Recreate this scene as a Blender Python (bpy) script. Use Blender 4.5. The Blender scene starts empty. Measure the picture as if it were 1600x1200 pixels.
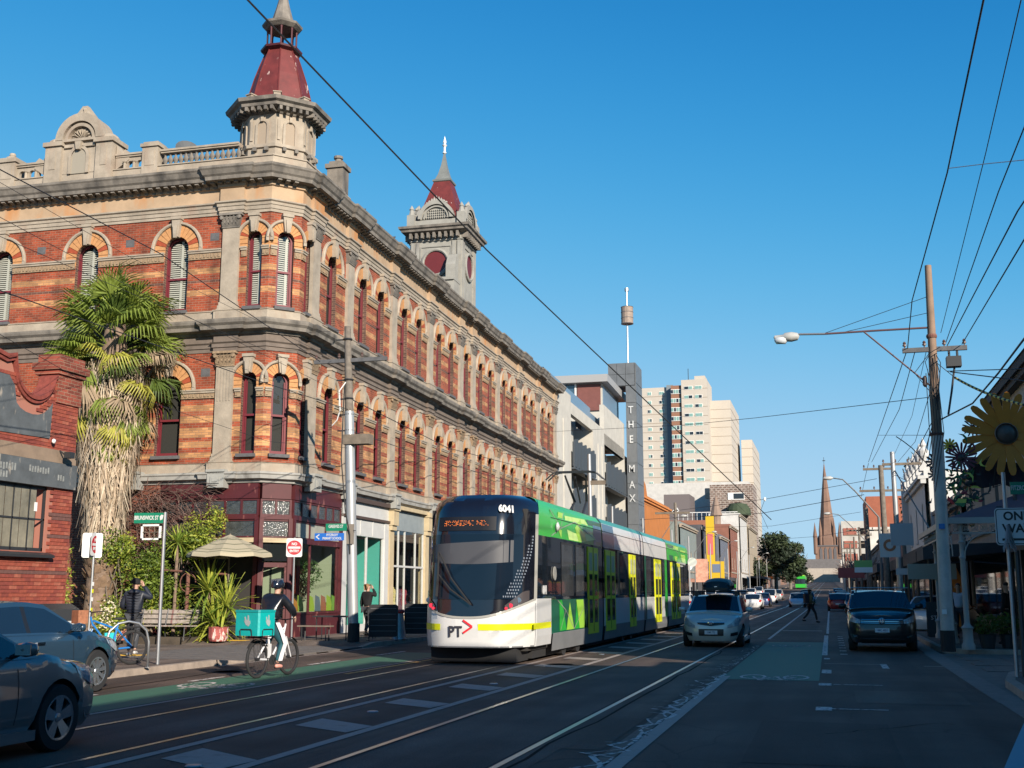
import bpy, bmesh, math, random
from mathutils import Matrix, Vector, Quaternion
random.seed(7)
R = math.radians
S = bpy.context.scene
C = S.collection

# ------------------------------------------------------------------ camera
EYE = Vector((0, 0, 1.6)); FPX = 1780.0
PITCH = math.atan(325 / FPX); YAW = math.atan(497 / math.hypot(FPX, 325))
cd = bpy.data.cameras.new('camera'); cam = bpy.data.objects.new('camera', cd); C.objects.link(cam)
cam.location = EYE; cam.rotation_euler = (math.pi / 2 + PITCH, 0, YAW)
cd.sensor_width = 36; cd.lens = 36 * FPX / 1600; cd.clip_start = 0.1; cd.clip_end = 9000
S.camera = cam

# ------------------------------------------------------------------ sky, sun, exposure
SUN_EL = R(22); SUN_DIR = Vector((math.cos(SUN_EL) * math.sin(R(137)), math.cos(SUN_EL) * math.cos(R(137)), math.sin(SUN_EL)))
W = bpy.data.worlds.new('World'); S.world = W; W.use_nodes = True
nt = W.node_tree; nt.nodes.clear()
sky = nt.nodes.new('ShaderNodeTexSky'); sky.sky_type = 'NISHITA'; sky.sun_disc = False
sky.sun_elevation = SUN_EL; sky.sun_rotation = R(137); sky.altitude = 0
sky.air_density = 0.7; sky.dust_density = 0.0; sky.ozone_density = 8.0
bg = nt.nodes.new('ShaderNodeBackground'); bg.inputs[1].default_value = 0.075
wo = nt.nodes.new('ShaderNodeOutputWorld')
spx = nt.nodes.new('ShaderNodeSeparateColor'); cmb = nt.nodes.new('ShaderNodeCombineColor'); nt.links.new(sky.outputs[0], spx.inputs[0])
SKS = 0.1
for k, (top, gam, kk) in enumerate(((.44, 3.2, 1.9e-4), (.72, 2.0, .0112), (.90, 2.4, .0115))):      # film-like response of the photograph's blue: top*x^g/(x^g+k)
    m1 = nt.nodes.new('ShaderNodeMath'); m1.operation = 'MULTIPLY'; m1.inputs[1].default_value = .075; nt.links.new(spx.outputs[k], m1.inputs[0])
    m2 = nt.nodes.new('ShaderNodeMath'); m2.operation = 'POWER'; m2.inputs[1].default_value = gam; nt.links.new(m1.outputs[0], m2.inputs[0])
    m3 = nt.nodes.new('ShaderNodeMath'); m3.operation = 'ADD'; m3.inputs[1].default_value = kk; nt.links.new(m2.outputs[0], m3.inputs[0])
    m4 = nt.nodes.new('ShaderNodeMath'); m4.operation = 'DIVIDE'; nt.links.new(m2.outputs[0], m4.inputs[0]); nt.links.new(m3.outputs[0], m4.inputs[1])
    m5 = nt.nodes.new('ShaderNodeMath'); m5.operation = 'MULTIPLY'; m5.inputs[1].default_value = top/SKS/1.62; nt.links.new(m4.outputs[0], m5.inputs[0]); nt.links.new(m5.outputs[0], cmb.inputs[k])
bg.inputs[1].default_value = SKS
nt.links.new(cmb.outputs[0], bg.inputs[0]); nt.links.new(bg.outputs[0], wo.inputs[0])
sl = bpy.data.lights.new('sun', 'SUN'); sl.energy = 5.0; sl.angle = R(0.5); sl.color = (1.0, 0.89, 0.75)
so = bpy.data.objects.new('sun', sl); C.objects.link(so)
so.rotation_euler = (-SUN_DIR).to_track_quat('-Z', 'Y').to_euler()
S.view_settings.view_transform = 'Standard'; S.view_settings.look = 'None'
S.view_settings.exposure = 0.7; S.view_settings.gamma = 1.0; S.view_settings.use_curve_mapping = False

# ------------------------------------------------------------------ points from the measured photograph
_F = Vector((-math.sin(YAW) * math.cos(PITCH), math.cos(YAW) * math.cos(PITCH), math.sin(PITCH)))
_R = Vector((math.cos(YAW), math.sin(YAW), 0)); _U = _R.cross(_F)
def ray(u, v): return _F * FPX + _R * (u - 800) - _U * (v - 600)
def at(u, v, y):
    d = ray(u, v); return EYE + d * (y / d.y)
def gr(u, v, z=0.0):
    d = ray(u, v); return EYE + d * ((z - EYE.z) / d.z)
def gz(y):                                  # the street climbs gently far away
    return 0.0 if y < 130 else min((y - 130) * 0.012, 12)

# ------------------------------------------------------------------ mesh builder
class MB:
    def __init__(s): s.v = []; s.f = []; s.m = []; s.k = 0
    def mat(s, k): s.k = k; return s
    def add(s, vs, fs):
        b = len(s.v); s.v += [tuple(p) for p in vs]
        for f in fs: s.f.append([b + i for i in f]); s.m.append(s.k)
        return s
    def box(s, x0, x1, y0, y1, z0, z1, M=None):
        vs = [(x0,y0,z0),(x1,y0,z0),(x1,y1,z0),(x0,y1,z0),(x0,y0,z1),(x1,y0,z1),(x1,y1,z1),(x0,y1,z1)]
        if M: vs = [M @ Vector(p) for p in vs]
        return s.add(vs, [(0,3,2,1),(4,5,6,7),(0,1,5,4),(1,2,6,5),(2,3,7,6),(3,0,4,7)])
    def cbox(s, c, d, M=None):
        return s.box(c[0]-d[0]/2, c[0]+d[0]/2, c[1]-d[1]/2, c[1]+d[1]/2, c[2]-d[2]/2, c[2]+d[2]/2, M)
    def tube(s, pts, rad, n=8, cap=True):
        pts = [Vector(p) for p in pts]; N = len(pts)
        if not hasattr(rad, '__len__'): rad = [rad] * N
        rings = []; up = None
        for i, p in enumerate(pts):
            a = pts[max(0, i-1)]; b = pts[min(N-1, i+1)]; d = (b - a)
            if d.length < 1e-9: d = Vector((0,0,1))
            d.normalize()
            if up is None: up = Vector((0,0,1)) if abs(d.z) < .9 else Vector((1,0,0))
            x = d.cross(up)
            if x.length < 1e-6: x = d.cross(Vector((0,1,0)))
            x.normalize(); y = x.cross(d).normalized(); up = y
            rings.append([p + (x * math.cos(2*math.pi*k/n) + y * math.sin(2*math.pi*k/n)) * rad[i] for k in range(n)])
        vs = [q for r in rings for q in r]; fs = []
        for i in range(N-1):
            for k in range(n):
                fs.append((i*n+k, i*n+(k+1)%n, (i+1)*n+(k+1)%n, (i+1)*n+k))
        if cap: fs.append(tuple(range(n-1,-1,-1))); fs.append(tuple((N-1)*n+k for k in range(n)))
        return s.add(vs, fs)
    def lathe(s, prof, n=16, c=(0,0,0), axis='z', sc=(1,1), ph=0.0, cap=True):
        vs = []; fs = []
        for r, z in prof:
            for k in range(n):
                a = 2*math.pi*k/n + ph
                if axis == 'z': vs.append((c[0]+r*math.cos(a)*sc[0], c[1]+r*math.sin(a)*sc[1], c[2]+z))
                elif axis == 'y': vs.append((c[0]+r*math.cos(a), c[1]+z, c[2]+r*math.sin(a)))
                else: vs.append((c[0]+z, c[1]+r*math.cos(a), c[2]+r*math.sin(a)))
        N = len(prof)
        for i in range(N-1):
            for k in range(n): fs.append((i*n+k, i*n+(k+1)%n, (i+1)*n+(k+1)%n, (i+1)*n+k))
        if cap and prof[0][0] > 1e-4: fs.append(tuple(range(n-1,-1,-1)))
        if cap and prof[-1][0] > 1e-4: fs.append(tuple((N-1)*n+k for k in range(n)))
        return s.add(vs, fs)
    def prism(s, poly, y0, y1, plane='xz', M=None):      # polygon extruded; plane xz -> along y
        n = len(poly)
        def P(a, b, t):
            if plane == 'xz': p = Vector((a, t, b))
            elif plane == 'xy': p = Vector((a, b, t))
            else: p = Vector((t, a, b))
            return M @ p if M else p
        vs = [P(a, b, y0) for a, b in poly] + [P(a, b, y1) for a, b in poly]
        fs = [tuple(range(n)), tuple(range(2*n-1, n-1, -1))]
        for i in range(n): j = (i+1) % n; fs.append((i, n+i, n+j, j))
        return s.add(vs, fs)
    def strip(s, la, lb):
        n = len(la); return s.add(list(la) + list(lb), [(i, i+1, n+i+1, n+i) for i in range(n-1)])
    def mesh(s, name, mats, smooth=False, recalc=True):
        me = bpy.data.meshes.new(name); me.from_pydata(s.v, [], s.f)
        if not isinstance(mats, (list, tuple)): mats = [mats]
        for m in mats: me.materials.append(m)
        if len(mats) > 1: me.polygons.foreach_set('material_index', s.m)
        if recalc:
            bm = bmesh.new(); bm.from_mesh(me); bmesh.ops.recalc_face_normals(bm, faces=bm.faces); bm.to_mesh(me); bm.free()
        if smooth is True: me.polygons.foreach_set('use_smooth', [True]*len(me.polygons))
        elif smooth: me.shade_smooth_by_angle(angle=R(smooth)) if hasattr(me, 'shade_smooth_by_angle') else smooth_angle(me, smooth)
        me.update(); return me
    def build(s, name, mats, parent=None, M=None, smooth=False, recalc=True, **kw):
        return link(name, s.mesh(name, mats, smooth, recalc), parent, M, **kw)
def smooth_angle(me, deg):
    bm = bmesh.new(); bm.from_mesh(me)
    for e in bm.edges: e.smooth = not (len(e.link_faces) == 2 and e.calc_face_angle(0) > R(deg))
    for f in bm.faces: f.smooth = True
    bm.to_mesh(me); bm.free()
WM = {}
def link(name, data, parent=None, M=None, label=None, cat=None, group=None, kind=None):
    o = bpy.data.objects.new(name, data); C.objects.link(o)
    M = M.copy() if M else Matrix.Identity(4)
    if parent:
        o.parent = parent; o.matrix_basis = WM[parent.name].inverted() @ M
    else: o.matrix_basis = M
    WM[o.name] = M
    if label: o['label'] = label
    if cat: o['category'] = cat
    if group: o['group'] = group
    if kind: o['kind'] = kind
    return o
def T(x, y=None, z=None):
    return Matrix.Translation((x, y, z) if y is not None else x)
def RZ(a): return Matrix.Rotation(a, 4, 'Z')
def RX(a): return Matrix.Rotation(a, 4, 'X')
def RY(a): return Matrix.Rotation(a, 4, 'Y')
def thing(name, loc, label, cat, group=None, rz=0.0, M=None):
    return link(name, None, None, M if M else T(*loc) @ RZ(rz), label, cat, group)
def local(parent): return WM[parent.name]
def part(mb, name, mats, parent, M=None, smooth=False, **kw):     # M relative to the parent
    return mb.build(name, mats, parent, WM[parent.name] @ (M if M else Matrix.Identity(4)), smooth, **kw)
def share(o, name, parent, M, **kw):                                # same mesh, new object; M relative to the parent
    return link(name, o.data, parent, WM[parent.name] @ M, **kw)
def copy_tree(o, M, label=None, group=None):
    kids = {}
    for q in C.objects:
        if q.parent: kids.setdefault(q.parent.name, []).append(q)
    def rec(src, par, M0):
        c = src.copy(); C.objects.link(c)
        if par: c.parent = par; WM[c.name] = WM[par.name] @ src.matrix_basis
        else: c.matrix_basis = M0; WM[c.name] = M0
        for ch in kids.get(src.name, []): rec(ch, c, None)
        return c
    r = rec(o, None, M)
    if label: r['label'] = label
    if group: r['group'] = group
    return r
def offset_path(path, off, closed=False):
    n = len(path); out = []
    for i in range(n):
        p = Vector(path[i][:2])
        if closed or 0 < i < n-1:
            a = Vector(path[i-1][:2]); b = Vector(path[(i+1) % n][:2])
            d1 = (p-a).normalized(); d2 = (b-p).normalized()
        elif i == 0: d1 = d2 = (Vector(path[1][:2])-p).normalized()
        else: d1 = d2 = (p-Vector(path[-2][:2])).normalized()
        n1 = Vector((d1.y, -d1.x)); n2 = Vector((d2.y, -d2.x)); m = n1+n2
        if m.length < 1e-6: m = n1
        m.normalize(); k = max(m.dot(n1), .35); out.append(p + m*(off/k))
    return out
def sweep(mb, path, prof, closed=False):          # prof: (outward offset, z); outward = right of travel direction
    rows = [[(q.x, q.y, z) for q in offset_path(path, o, closed)] for o, z in prof]
    n = len(path); b = [p for r in rows for p in r]; fs = []
    for j in range(len(prof)-1):
        for i in range(n if closed else n-1):
            k = (i+1) % n; fs.append((j*n+i, j*n+k, (j+1)*n+k, (j+1)*n+i))
    if not closed and len(prof) > 2:
        fs.append(tuple(j*n for j in range(len(prof)))); fs.append(tuple(j*n+n-1 for j in range(len(prof))))
    return mb.add(b, fs)
def text_mesh(s, size, ext=0.003, align='CENTER', sx=1.0, bold=0.0, spacing=1.0):
    c = bpy.data.curves.new('lettering', 'FONT'); c.body = s; c.size = size; c.extrude = ext; c.align_x = align; c.align_y = 'CENTER'
    c.offset = bold; c.space_character = spacing; c.resolution_u = 3
    o = bpy.data.objects.new('t', c); C.objects.link(o)
    dg = bpy.context.evaluated_depsgraph_get(); dg.update()
    me = bpy.data.meshes.new_from_object(o.evaluated_get(dg)); bpy.data.objects.remove(o); bpy.data.curves.remove(c)
    if sx != 1: me.transform(Matrix.Diagonal((sx, 1, 1, 1)))
    me.name = 'lettering'; return me
FACE = RX(math.pi/2)                                 # turns text lying in XY into the XZ plane, read from -Y
def lettering(s, size, mat, parent, M, **kw):        # M: frame whose X runs right along the words and -Y faces the reader
    me = text_mesh(s, size, **kw); me.materials.clear(); me.materials.append(mat)
    return link('lettering', me, parent, WM[parent.name] @ M @ FACE)

# ------------------------------------------------------------------ materials
MATS = {}
PALER = set('cement_render weathered_shaded_render cream_brick red_brick_plain carved_frieze frieze_render painted_cornice painted_block venetian_blind red_roof_paint tower_render white_shop_paint cream_paint teal_wall white_render pale_concrete pale_concrete_side white_terrace bright_white cream_facade orange_render tram_pale_strip vict_white vict_white2 brick_a brick_b brick_c canvas_beige delivery_teal delivery_teal_lid steel_pole_pale galvanised_steel peeling_slat apt_white red_block niche_shade sign_white grey_painted_render stained_render maroon_paint sign_yellow bluestone_brown greygreen mauve_grey roof_fascia sign_red'.split())
def mat(name, col, rough=.7, metal=0.0, var=0.0, vscale=2.0, bump=0.0, bscale=40.0, spec=.5, emit=0.0, coat=0.0, stain=None, coords='Object', trans=0.0, flake=0.0):
    if name in MATS: return MATS[name]
    if name in PALER: col = tuple(c*.70 for c in col)
    m = bpy.data.materials.new(name); m.use_nodes = True; t = m.node_tree; N = t.nodes; L = t.links
    b = N['Principled BSDF']; b.inputs['Base Color'].default_value = (*col, 1); b.inputs['Roughness'].default_value = rough
    b.inputs['Metallic'].default_value = metal; b.inputs['Specular IOR Level'].default_value = spec
    if coat: b.inputs['Coat Weight'].default_value = coat; b.inputs['Coat Roughness'].default_value = .04
    if trans: b.inputs['Transmission Weight'].default_value = trans
    if emit: b.inputs['Emission Color'].default_value = (*col, 1); b.inputs['Emission Strength'].default_value = emit
    if var or bump or stain:
        tc = N.new('ShaderNodeTexCoord')
    if var or stain:
        no = N.new('ShaderNodeTexNoise'); no.inputs['Scale'].default_value = vscale; no.inputs['Detail'].default_value = 6; no.inputs['Roughness'].default_value = .65
        L.new(tc.outputs[coords], no.inputs['Vector'])
        mp = N.new('ShaderNodeMapRange'); mp.inputs[1].default_value = .3; mp.inputs[2].default_value = .7
        mp.inputs[3].default_value = 1-var; mp.inputs[4].default_value = 1+var*.6; L.new(no.outputs[0], mp.inputs[0])
        mx = N.new('ShaderNodeVectorMath'); mx.operation = 'SCALE'; mx.inputs[0].default_value = col; L.new(mp.outputs[0], mx.inputs['Scale'])
        out = mx.outputs[0]
        if stain:                                       # (colour, scale, threshold, softness)
            n2 = N.new('ShaderNodeTexNoise'); n2.inputs['Scale'].default_value = stain[1]; n2.inputs['Detail'].default_value = 8; mpp = N.new('ShaderNodeMapping'); mpp.inputs['Scale'].default_value = (1.3,1.3,.4); L.new(tc.outputs[coords], mpp.inputs[0]); L.new(mpp.outputs[0], n2.inputs['Vector'])
            r2 = N.new('ShaderNodeMapRange'); r2.inputs[1].default_value = stain[2]; r2.inputs[2].default_value = stain[2]+stain[3]; L.new(n2.outputs[0], r2.inputs[0])
            mm = N.new('ShaderNodeMix'); mm.data_type = 'RGBA'; L.new(r2.outputs[0], mm.inputs[0]); L.new(out, mm.inputs[6]); mm.inputs[7].default_value = (*stain[0], 1)
            out = mm.outputs[2]
        L.new(out, b.inputs['Base Color'])
    if bump:
        nb = N.new('ShaderNodeTexNoise'); nb.inputs['Scale'].default_value = bscale; nb.inputs['Detail'].default_value = 5; L.new(tc.outputs[coords], nb.inputs['Vector'])
        bp = N.new('ShaderNodeBump'); bp.inputs['Strength'].default_value = bump; bp.inputs['Distance'].default_value = .02; L.new(nb.outputs[0], bp.inputs['Height']); L.new(bp.outputs[0], b.inputs['Normal'])
    MATS[name] = m; return m
def glass(name, tint=(.03,.04,.045), rough=.04, alpha=None):
    if name in MATS: return MATS[name]
    m = mat(name, tint, rough, 0, spec=.9)
    return m
def window_glass(name='window_glass', tint=(.93,.95,.93)):          # clear pane: part mirror, part see-through
    if name in MATS: return MATS[name]
    m = bpy.data.materials.new(name); m.use_nodes = True; t = m.node_tree; N = t.nodes; L = t.links
    for n in list(N): N.remove(n)
    o = N.new('ShaderNodeOutputMaterial'); g = N.new('ShaderNodeBsdfGlossy'); g.inputs['Roughness'].default_value = .02
    tr = N.new('ShaderNodeBsdfTransparent'); tr.inputs[0].default_value = (*tint, 1); mx = N.new('ShaderNodeMixShader')
    fr = N.new('ShaderNodeFresnel'); fr.inputs[0].default_value = 1.5; mr = N.new('ShaderNodeMapRange'); mr.inputs[3].default_value = .04; mr.inputs[4].default_value = 1.0
    L.new(fr.outputs[0], mr.inputs[0]); gm = N.new('ShaderNodeNewGeometry'); ma = N.new('ShaderNodeMath'); ma.operation = 'SUBTRACT'; ma.inputs[0].default_value = 1.0; L.new(gm.outputs['Backfacing'], ma.inputs[1])
    mb_ = N.new('ShaderNodeMath'); mb_.operation = 'MULTIPLY'; L.new(mr.outputs[0], mb_.inputs[0]); L.new(ma.outputs[0], mb_.inputs[1]); L.new(mb_.outputs[0], mx.inputs[0]); L.new(tr.outputs[0], mx.inputs[1]); L.new(g.outputs[0], mx.inputs[2]); L.new(mx.outputs[0], o.inputs[0])
    MATS[name] = m; return m
def brick_mat(name, bands=None, base=(.34,.075,.04), z0=5.0, z1=16.0, mortar=(.40,.24,.16), w=.235, h=.083, plane='xz', msize=.008, soot=.38):
    if name in MATS: return MATS[name]
    m = bpy.data.materials.new(name); m.use_nodes = True; t = m.node_tree; N = t.nodes; L = t.links
    b = N['Principled BSDF']; b.inputs['Roughness'].default_value = .85
    tc = N.new('ShaderNodeTexCoord'); sp = N.new('ShaderNodeSeparateXYZ'); L.new(tc.outputs['Object'], sp.inputs[0])
    cb = N.new('ShaderNodeCombineXYZ')
    if plane == 'xz': L.new(sp.outputs[0], cb.inputs[0])
    else: L.new(sp.outputs[1], cb.inputs[0])
    L.new(sp.outputs[2], cb.inputs[1])
    dim = lambda c: tuple(q*.74 for q in c)
    base = dim(base); mortar = dim(mortar); bands = [(z, dim(c)) for z, c in bands] if bands else None
    bt = N.new('ShaderNodeTexBrick'); bt.inputs['Scale'].default_value = 1; bt.inputs['Brick Width'].default_value = w; bt.inputs['Row Height'].default_value = h
    bt.inputs['Mortar Size'].default_value = msize; bt.inputs['Mortar Smooth'].default_value = .2
    bt.inputs['Color1'].default_value = (.62,.62,.62,1); bt.inputs['Color2'].default_value = (1.2,1.2,1.2,1); bt.inputs['Mortar'].default_value = (1,1,1,1); bt.inputs['Bias'].default_value = 0
    L.new(cb.outputs[0], bt.inputs[0])
    if bands:
        mr = N.new('ShaderNodeMapRange'); mr.inputs[1].default_value = z0; mr.inputs[2].default_value = z1; L.new(sp.outputs[2], mr.inputs[0])
        cr = N.new('ShaderNodeValToRGB'); cr.color_ramp.interpolation = 'CONSTANT'; e = cr.color_ramp.elements
        bands = sorted(bands)
        e[0].position = 0; e[0].color = (*base, 1); e[1].position = min(.9999, (bands[0][0]-z0)/(z1-z0)); e[1].color = (*bands[0][1], 1)
        for z, c in bands[1:]:
            q = e.new((z-z0)/(z1-z0)); q.color = (*c, 1)
        L.new(mr.outputs[0], cr.inputs[0]); col = cr.outputs[0]
    else:
        rg = N.new('ShaderNodeRGB'); rg.outputs[0].default_value = (*base, 1); col = rg.outputs[0]
    mu = N.new('ShaderNodeMix'); mu.data_type = 'RGBA'; mu.blend_type = 'MULTIPLY'; mu.inputs[0].default_value = 1; L.new(col, mu.inputs[6]); L.new(bt.outputs[0], mu.inputs[7])
    no = N.new('ShaderNodeTexNoise'); no.inputs['Scale'].default_value = 1.3; no.inputs['Detail'].default_value = 8; L.new(tc.outputs['Object'], no.inputs[0])
    ms = N.new('ShaderNodeMapRange'); ms.inputs[1].default_value = .3; ms.inputs[2].default_value = .7; ms.inputs[3].default_value = 1-soot; ms.inputs[4].default_value = 1.1; L.new(no.outputs[0], ms.inputs[0])
    mv = N.new('ShaderNodeMix'); mv.data_type = 'RGBA'; L.new(bt.outputs[1], mv.inputs[0]); L.new(mu.outputs[2], mv.inputs[6]); mv.inputs[7].default_value = (*mortar, 1)
    mpp = N.new('ShaderNodeMapping'); mpp.inputs['Scale'].default_value = (1.6,1.6,.22); L.new(tc.outputs['Object'], mpp.inputs[0]); n5 = N.new('ShaderNodeTexNoise'); n5.inputs['Scale'].default_value = 1.1; n5.inputs['Detail'].default_value = 7; L.new(mpp.outputs[0], n5.inputs[0])
    m5 = N.new('ShaderNodeMapRange'); m5.inputs[1].default_value = .5; m5.inputs[2].default_value = .72; m5.inputs[3].default_value = 1.0; m5.inputs[4].default_value = .62; L.new(n5.outputs[0], m5.inputs[0]); m6 = N.new('ShaderNodeMath'); m6.operation = 'MULTIPLY'; L.new(ms.outputs[0], m6.inputs[0]); L.new(m5.outputs[0], m6.inputs[1])
    sc = N.new('ShaderNodeVectorMath'); sc.operation = 'SCALE'; L.new(mv.outputs[2], sc.inputs[0]); L.new(m6.outputs[0], sc.inputs['Scale']); L.new(sc.outputs[0], b.inputs['Base Color'])
    bp = N.new('ShaderNodeBump'); bp.inputs['Strength'].default_value = .6; bp.inputs['Distance'].default_value = .01; bp.invert = True; L.new(bt.outputs[1], bp.inputs['Height']); L.new(bp.outputs[0], b.inputs['Normal'])
    MATS[name] = m; return m
def road_mat(name, col, crack=True):
    if name in MATS: return MATS[name]
    m = bpy.data.materials.new(name); m.use_nodes = True; t = m.node_tree; N = t.nodes; L = t.links
    b = N['Principled BSDF']; b.inputs['Roughness'].default_value = .8; b.inputs['Specular IOR Level'].default_value = .35
    tc = N.new('ShaderNodeTexCoord')
    mp = N.new('ShaderNodeMapping'); mp.inputs['Scale'].default_value = (1.6, .12, 1); L.new(tc.outputs['Object'], mp.inputs[0])
    n1 = N.new('ShaderNodeTexNoise'); n1.inputs['Scale'].default_value = 1; n1.inputs['Detail'].default_value = 6; L.new(mp.outputs[0], n1.inputs[0])
    n2 = N.new('ShaderNodeTexNoise'); n2.inputs['Scale'].default_value = 70; n2.inputs['Detail'].default_value = 3; L.new(tc.outputs['Object'], n2.inputs[0])
    n3 = N.new('ShaderNodeTexNoise'); n3.inputs['Scale'].default_value = .5; n3.inputs['Detail'].default_value = 8; L.new(tc.outputs['Object'], n3.inputs[0])
    def mr(src, a, bb, lo, hi):
        q = N.new('ShaderNodeMapRange'); q.inputs[1].default_value = a; q.inputs[2].default_value = bb; q.inputs[3].default_value = lo; q.inputs[4].default_value = hi; L.new(src, q.inputs[0]); return q.outputs[0]
    def mul(a, bb):
        q = N.new('ShaderNodeMath'); q.operation = 'MULTIPLY'; L.new(a, q.inputs[0]); L.new(bb, q.inputs[1]); return q.outputs[0]
    k = mul(mul(mr(n1.outputs[0], .3, .7, .6, 1.4), mr(n2.outputs[0], .35, .65, .6, 1.4)), mr(n3.outputs[0], .4, .6, .75, 1.2))
    v = N.new('ShaderNodeTexVoronoi'); v.feature = 'DISTANCE_TO_EDGE'; v.inputs['Scale'].default_value = .33
    nd = N.new('ShaderNodeVectorMath'); nd.operation = 'MULTIPLY_ADD'; nd.inputs[1].default_value = (1.2,1.2,0); L.new(n3.outputs[1], nd.inputs[0]); L.new(tc.outputs['Object'], nd.inputs[2]); L.new(nd.outputs[0], v.inputs[0])
    if crack: k = mul(k, mr(v.outputs[0], 0, .006, .55, 1.0))
    sc = N.new('ShaderNodeVectorMath'); sc.operation = 'SCALE'; sc.inputs[0].default_value = col; L.new(k, sc.inputs['Scale']); L.new(sc.outputs[0], b.inputs['Base Color'])
    bp = N.new('ShaderNodeBump'); bp.inputs['Strength'].default_value = .35; bp.inputs['Distance'].default_value = .01; L.new(n2.outputs[0], bp.inputs['Height']); L.new(bp.outputs[0], b.inputs['Normal'])
    MATS[name] = m; return m
def worn_mat(name, col, under=(.05,.052,.055), thr=.52, soft=.06, scale=9.0):     # paint worn through to the asphalt
    if name in MATS: return MATS[name]
    return mat(name, col, .7, var=.15, vscale=20, stain=(under, scale, thr, soft))
ASPHALT = road_mat('asphalt', (.074,.050,.038)); ASPHALT2 = road_mat('footpath_asphalt', (.13,.100,.080), False)
STONE = mat('cement_render', (.47,.40,.315), .85, var=.3, vscale=1.6, bump=.3, bscale=18, stain=((.28,.21,.16), 1.4, .56, .2))
STONED = mat('weathered_shaded_render', (.28,.25,.215), .9, var=.35, vscale=2.2, bump=.3, bscale=18, stain=((.065,.06,.055), 1.6, .47, .25))  # weathering, plus cornice soffit shade put into the darker base and stain
DARKSTONE = mat('bluestone', (.10,.10,.105), .85, var=.3, vscale=5, bump=.3)
MAROON = mat('maroon_paint', (.10,.017,.021), .5, var=.12, vscale=3, stain=((.2,.07,.06), 3, .63, .05))
ROOFRED = mat('red_roof_paint', (.19,.030,.027), .6, var=.3, vscale=2.5, stain=((.45,.33,.30), 4, .66, .03))
METAL = mat('galvanised_steel', (.50,.52,.54), .42, .75, var=.12, vscale=6)
DARKMETAL = mat('dark_steel', (.05,.052,.055), .5, .5)
BLACK = mat('black_rubber', (.016,.016,.017), .8)
WHITE = mat('white_paint', (.72,.72,.70), .6, var=.06)
LINE = worn_mat('line_paint', (.56,.50,.45)); LINE2 = worn_mat('worn_line_paint', (.33,.27,.235), thr=.56, soft=.25, scale=3, under=(.17,.14,.12))
WIRE = mat('wire_black', (.02,.02,.022), .6)
WOOD = mat('weathered_timber', (.16,.13,.10), .85, var=.3, vscale=4, bump=.4, bscale=14)
CHROME = mat('chrome', (.75,.75,.76), .12, 1.0)
RUBBER = mat('tyre_rubber', (.018,.018,.019), .85, bump=.2, bscale=80)
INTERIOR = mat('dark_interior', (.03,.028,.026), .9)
# ------------------------------------------------------------------ ground, road, tracks, markings
YS = [-60, -20, 0, 20, 40, 60, 90, 130, 180, 250, 350, 500, 700, 1000, 1600]
def sheet(x0, x1, z=0.0, ys=YS, y0=None, y1=None):
    ys = [y for y in ys if (y0 is None or y > y0) and (y1 is None or y < y1)]
    if y0 is not None: ys = [y0] + ys
    if y1 is not None: ys = ys + [y1]
    return MB().strip([(x0, y, z+gz(y)) for y in ys], [(x1, y, z+gz(y)) for y in ys])
m = MB(); NE = 24
far = [(6000*math.cos(2*math.pi*k/NE), 6000*math.sin(2*math.pi*k/NE), -.3) for k in range(NE)]
m.add(far, [tuple(range(NE))]); m.build('ground', mat('far_ground', (.10,.10,.09), .9, var=.3, vscale=.02), kind='structure')
city = sheet(-500, -13.15, -.06); city.build('city_ground', ASPHALT2, kind='structure')
sheet(2.75, 500, -.06).build('city_ground', ASPHALT2, kind='structure')
road = sheet(-13.15, 2.75, 0.0).build('road', ASPHALT, kind='structure')
GREEN = worn_mat('green_lane_paint', (.035,.125,.075), thr=.62, soft=.1, scale=4)
RAILSTEEL = mat('rail_steel', (.42,.40,.38), .28, .9)
GROOVE = mat('rail_groove', (.012,.012,.012), .9)
def slab(name, x0, x1, y0, y1, m_, z=.004, parent=road): return sheet(x0, x1, z, y0=y0, y1=y1).build(name, m_, parent)
CONC = road_mat('track_concrete', (.088,.061,.048), False)
for xc in (-7.85, -3.87):
    slab('track_bed', xc-1.1, xc+1.1, -40, 900, CONC, .003)
    for sx in (-1, 1):
        x = xc + sx*.8
        slab('rail', x-.035, x+.035, -40, 900, RAILSTEEL, .008)
        slab('rail_groove', x+(-.075 if sx > 0 else .036), x+(-.036 if sx > 0 else .075), -40, 900, GROOVE, .007)
# painted markings
slab('green_lane', -11.1, -9.65, -30, 29.5, GREEN, .005)
slab('green_lane', -2.05, -.27, 22.1, 38.8, GREEN, .005)
slab('edge_line', -9.6, -9.5, -30, 60, LINE2, .006)
slab('centre_line', -6.70, -6.56, -30, 120, LINE2, .006)
slab('centre_line', -5.40, -5.26, -30, 120, LINE2, .006)
for k in range(26):
    y = 10.35 + 2.93*k - 8.79
    MB().add([(-6.36,y-.1,.006),(-5.47,y-.62,.006),(-5.40,y+.05,.006),(-6.36,y+.68,.006)], [(0,1,2,3)]).build('median_block', LINE2, road)
for k in range(6):
    y = 4.0 + 5*k
    MB().lathe([(.08,0),(.07,.012),(.0,.016)], 10, (-6.05+.25*(k%2), y+.9, .004)).build('reflector_stud', METAL, road)
YELL = worn_mat('yellow_line_paint', (.55,.30,.08), thr=.56)
slab('yellow_line', -9.38, -9.26, 21.5, 60, YELL, .006)
for y0, y1 in ((24.0,25.6),(19,20.2),(15.2,16.2),(28,30)): slab('lane_dash', -11.35, -11.22, y0, y1, LINE, .006)
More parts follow.
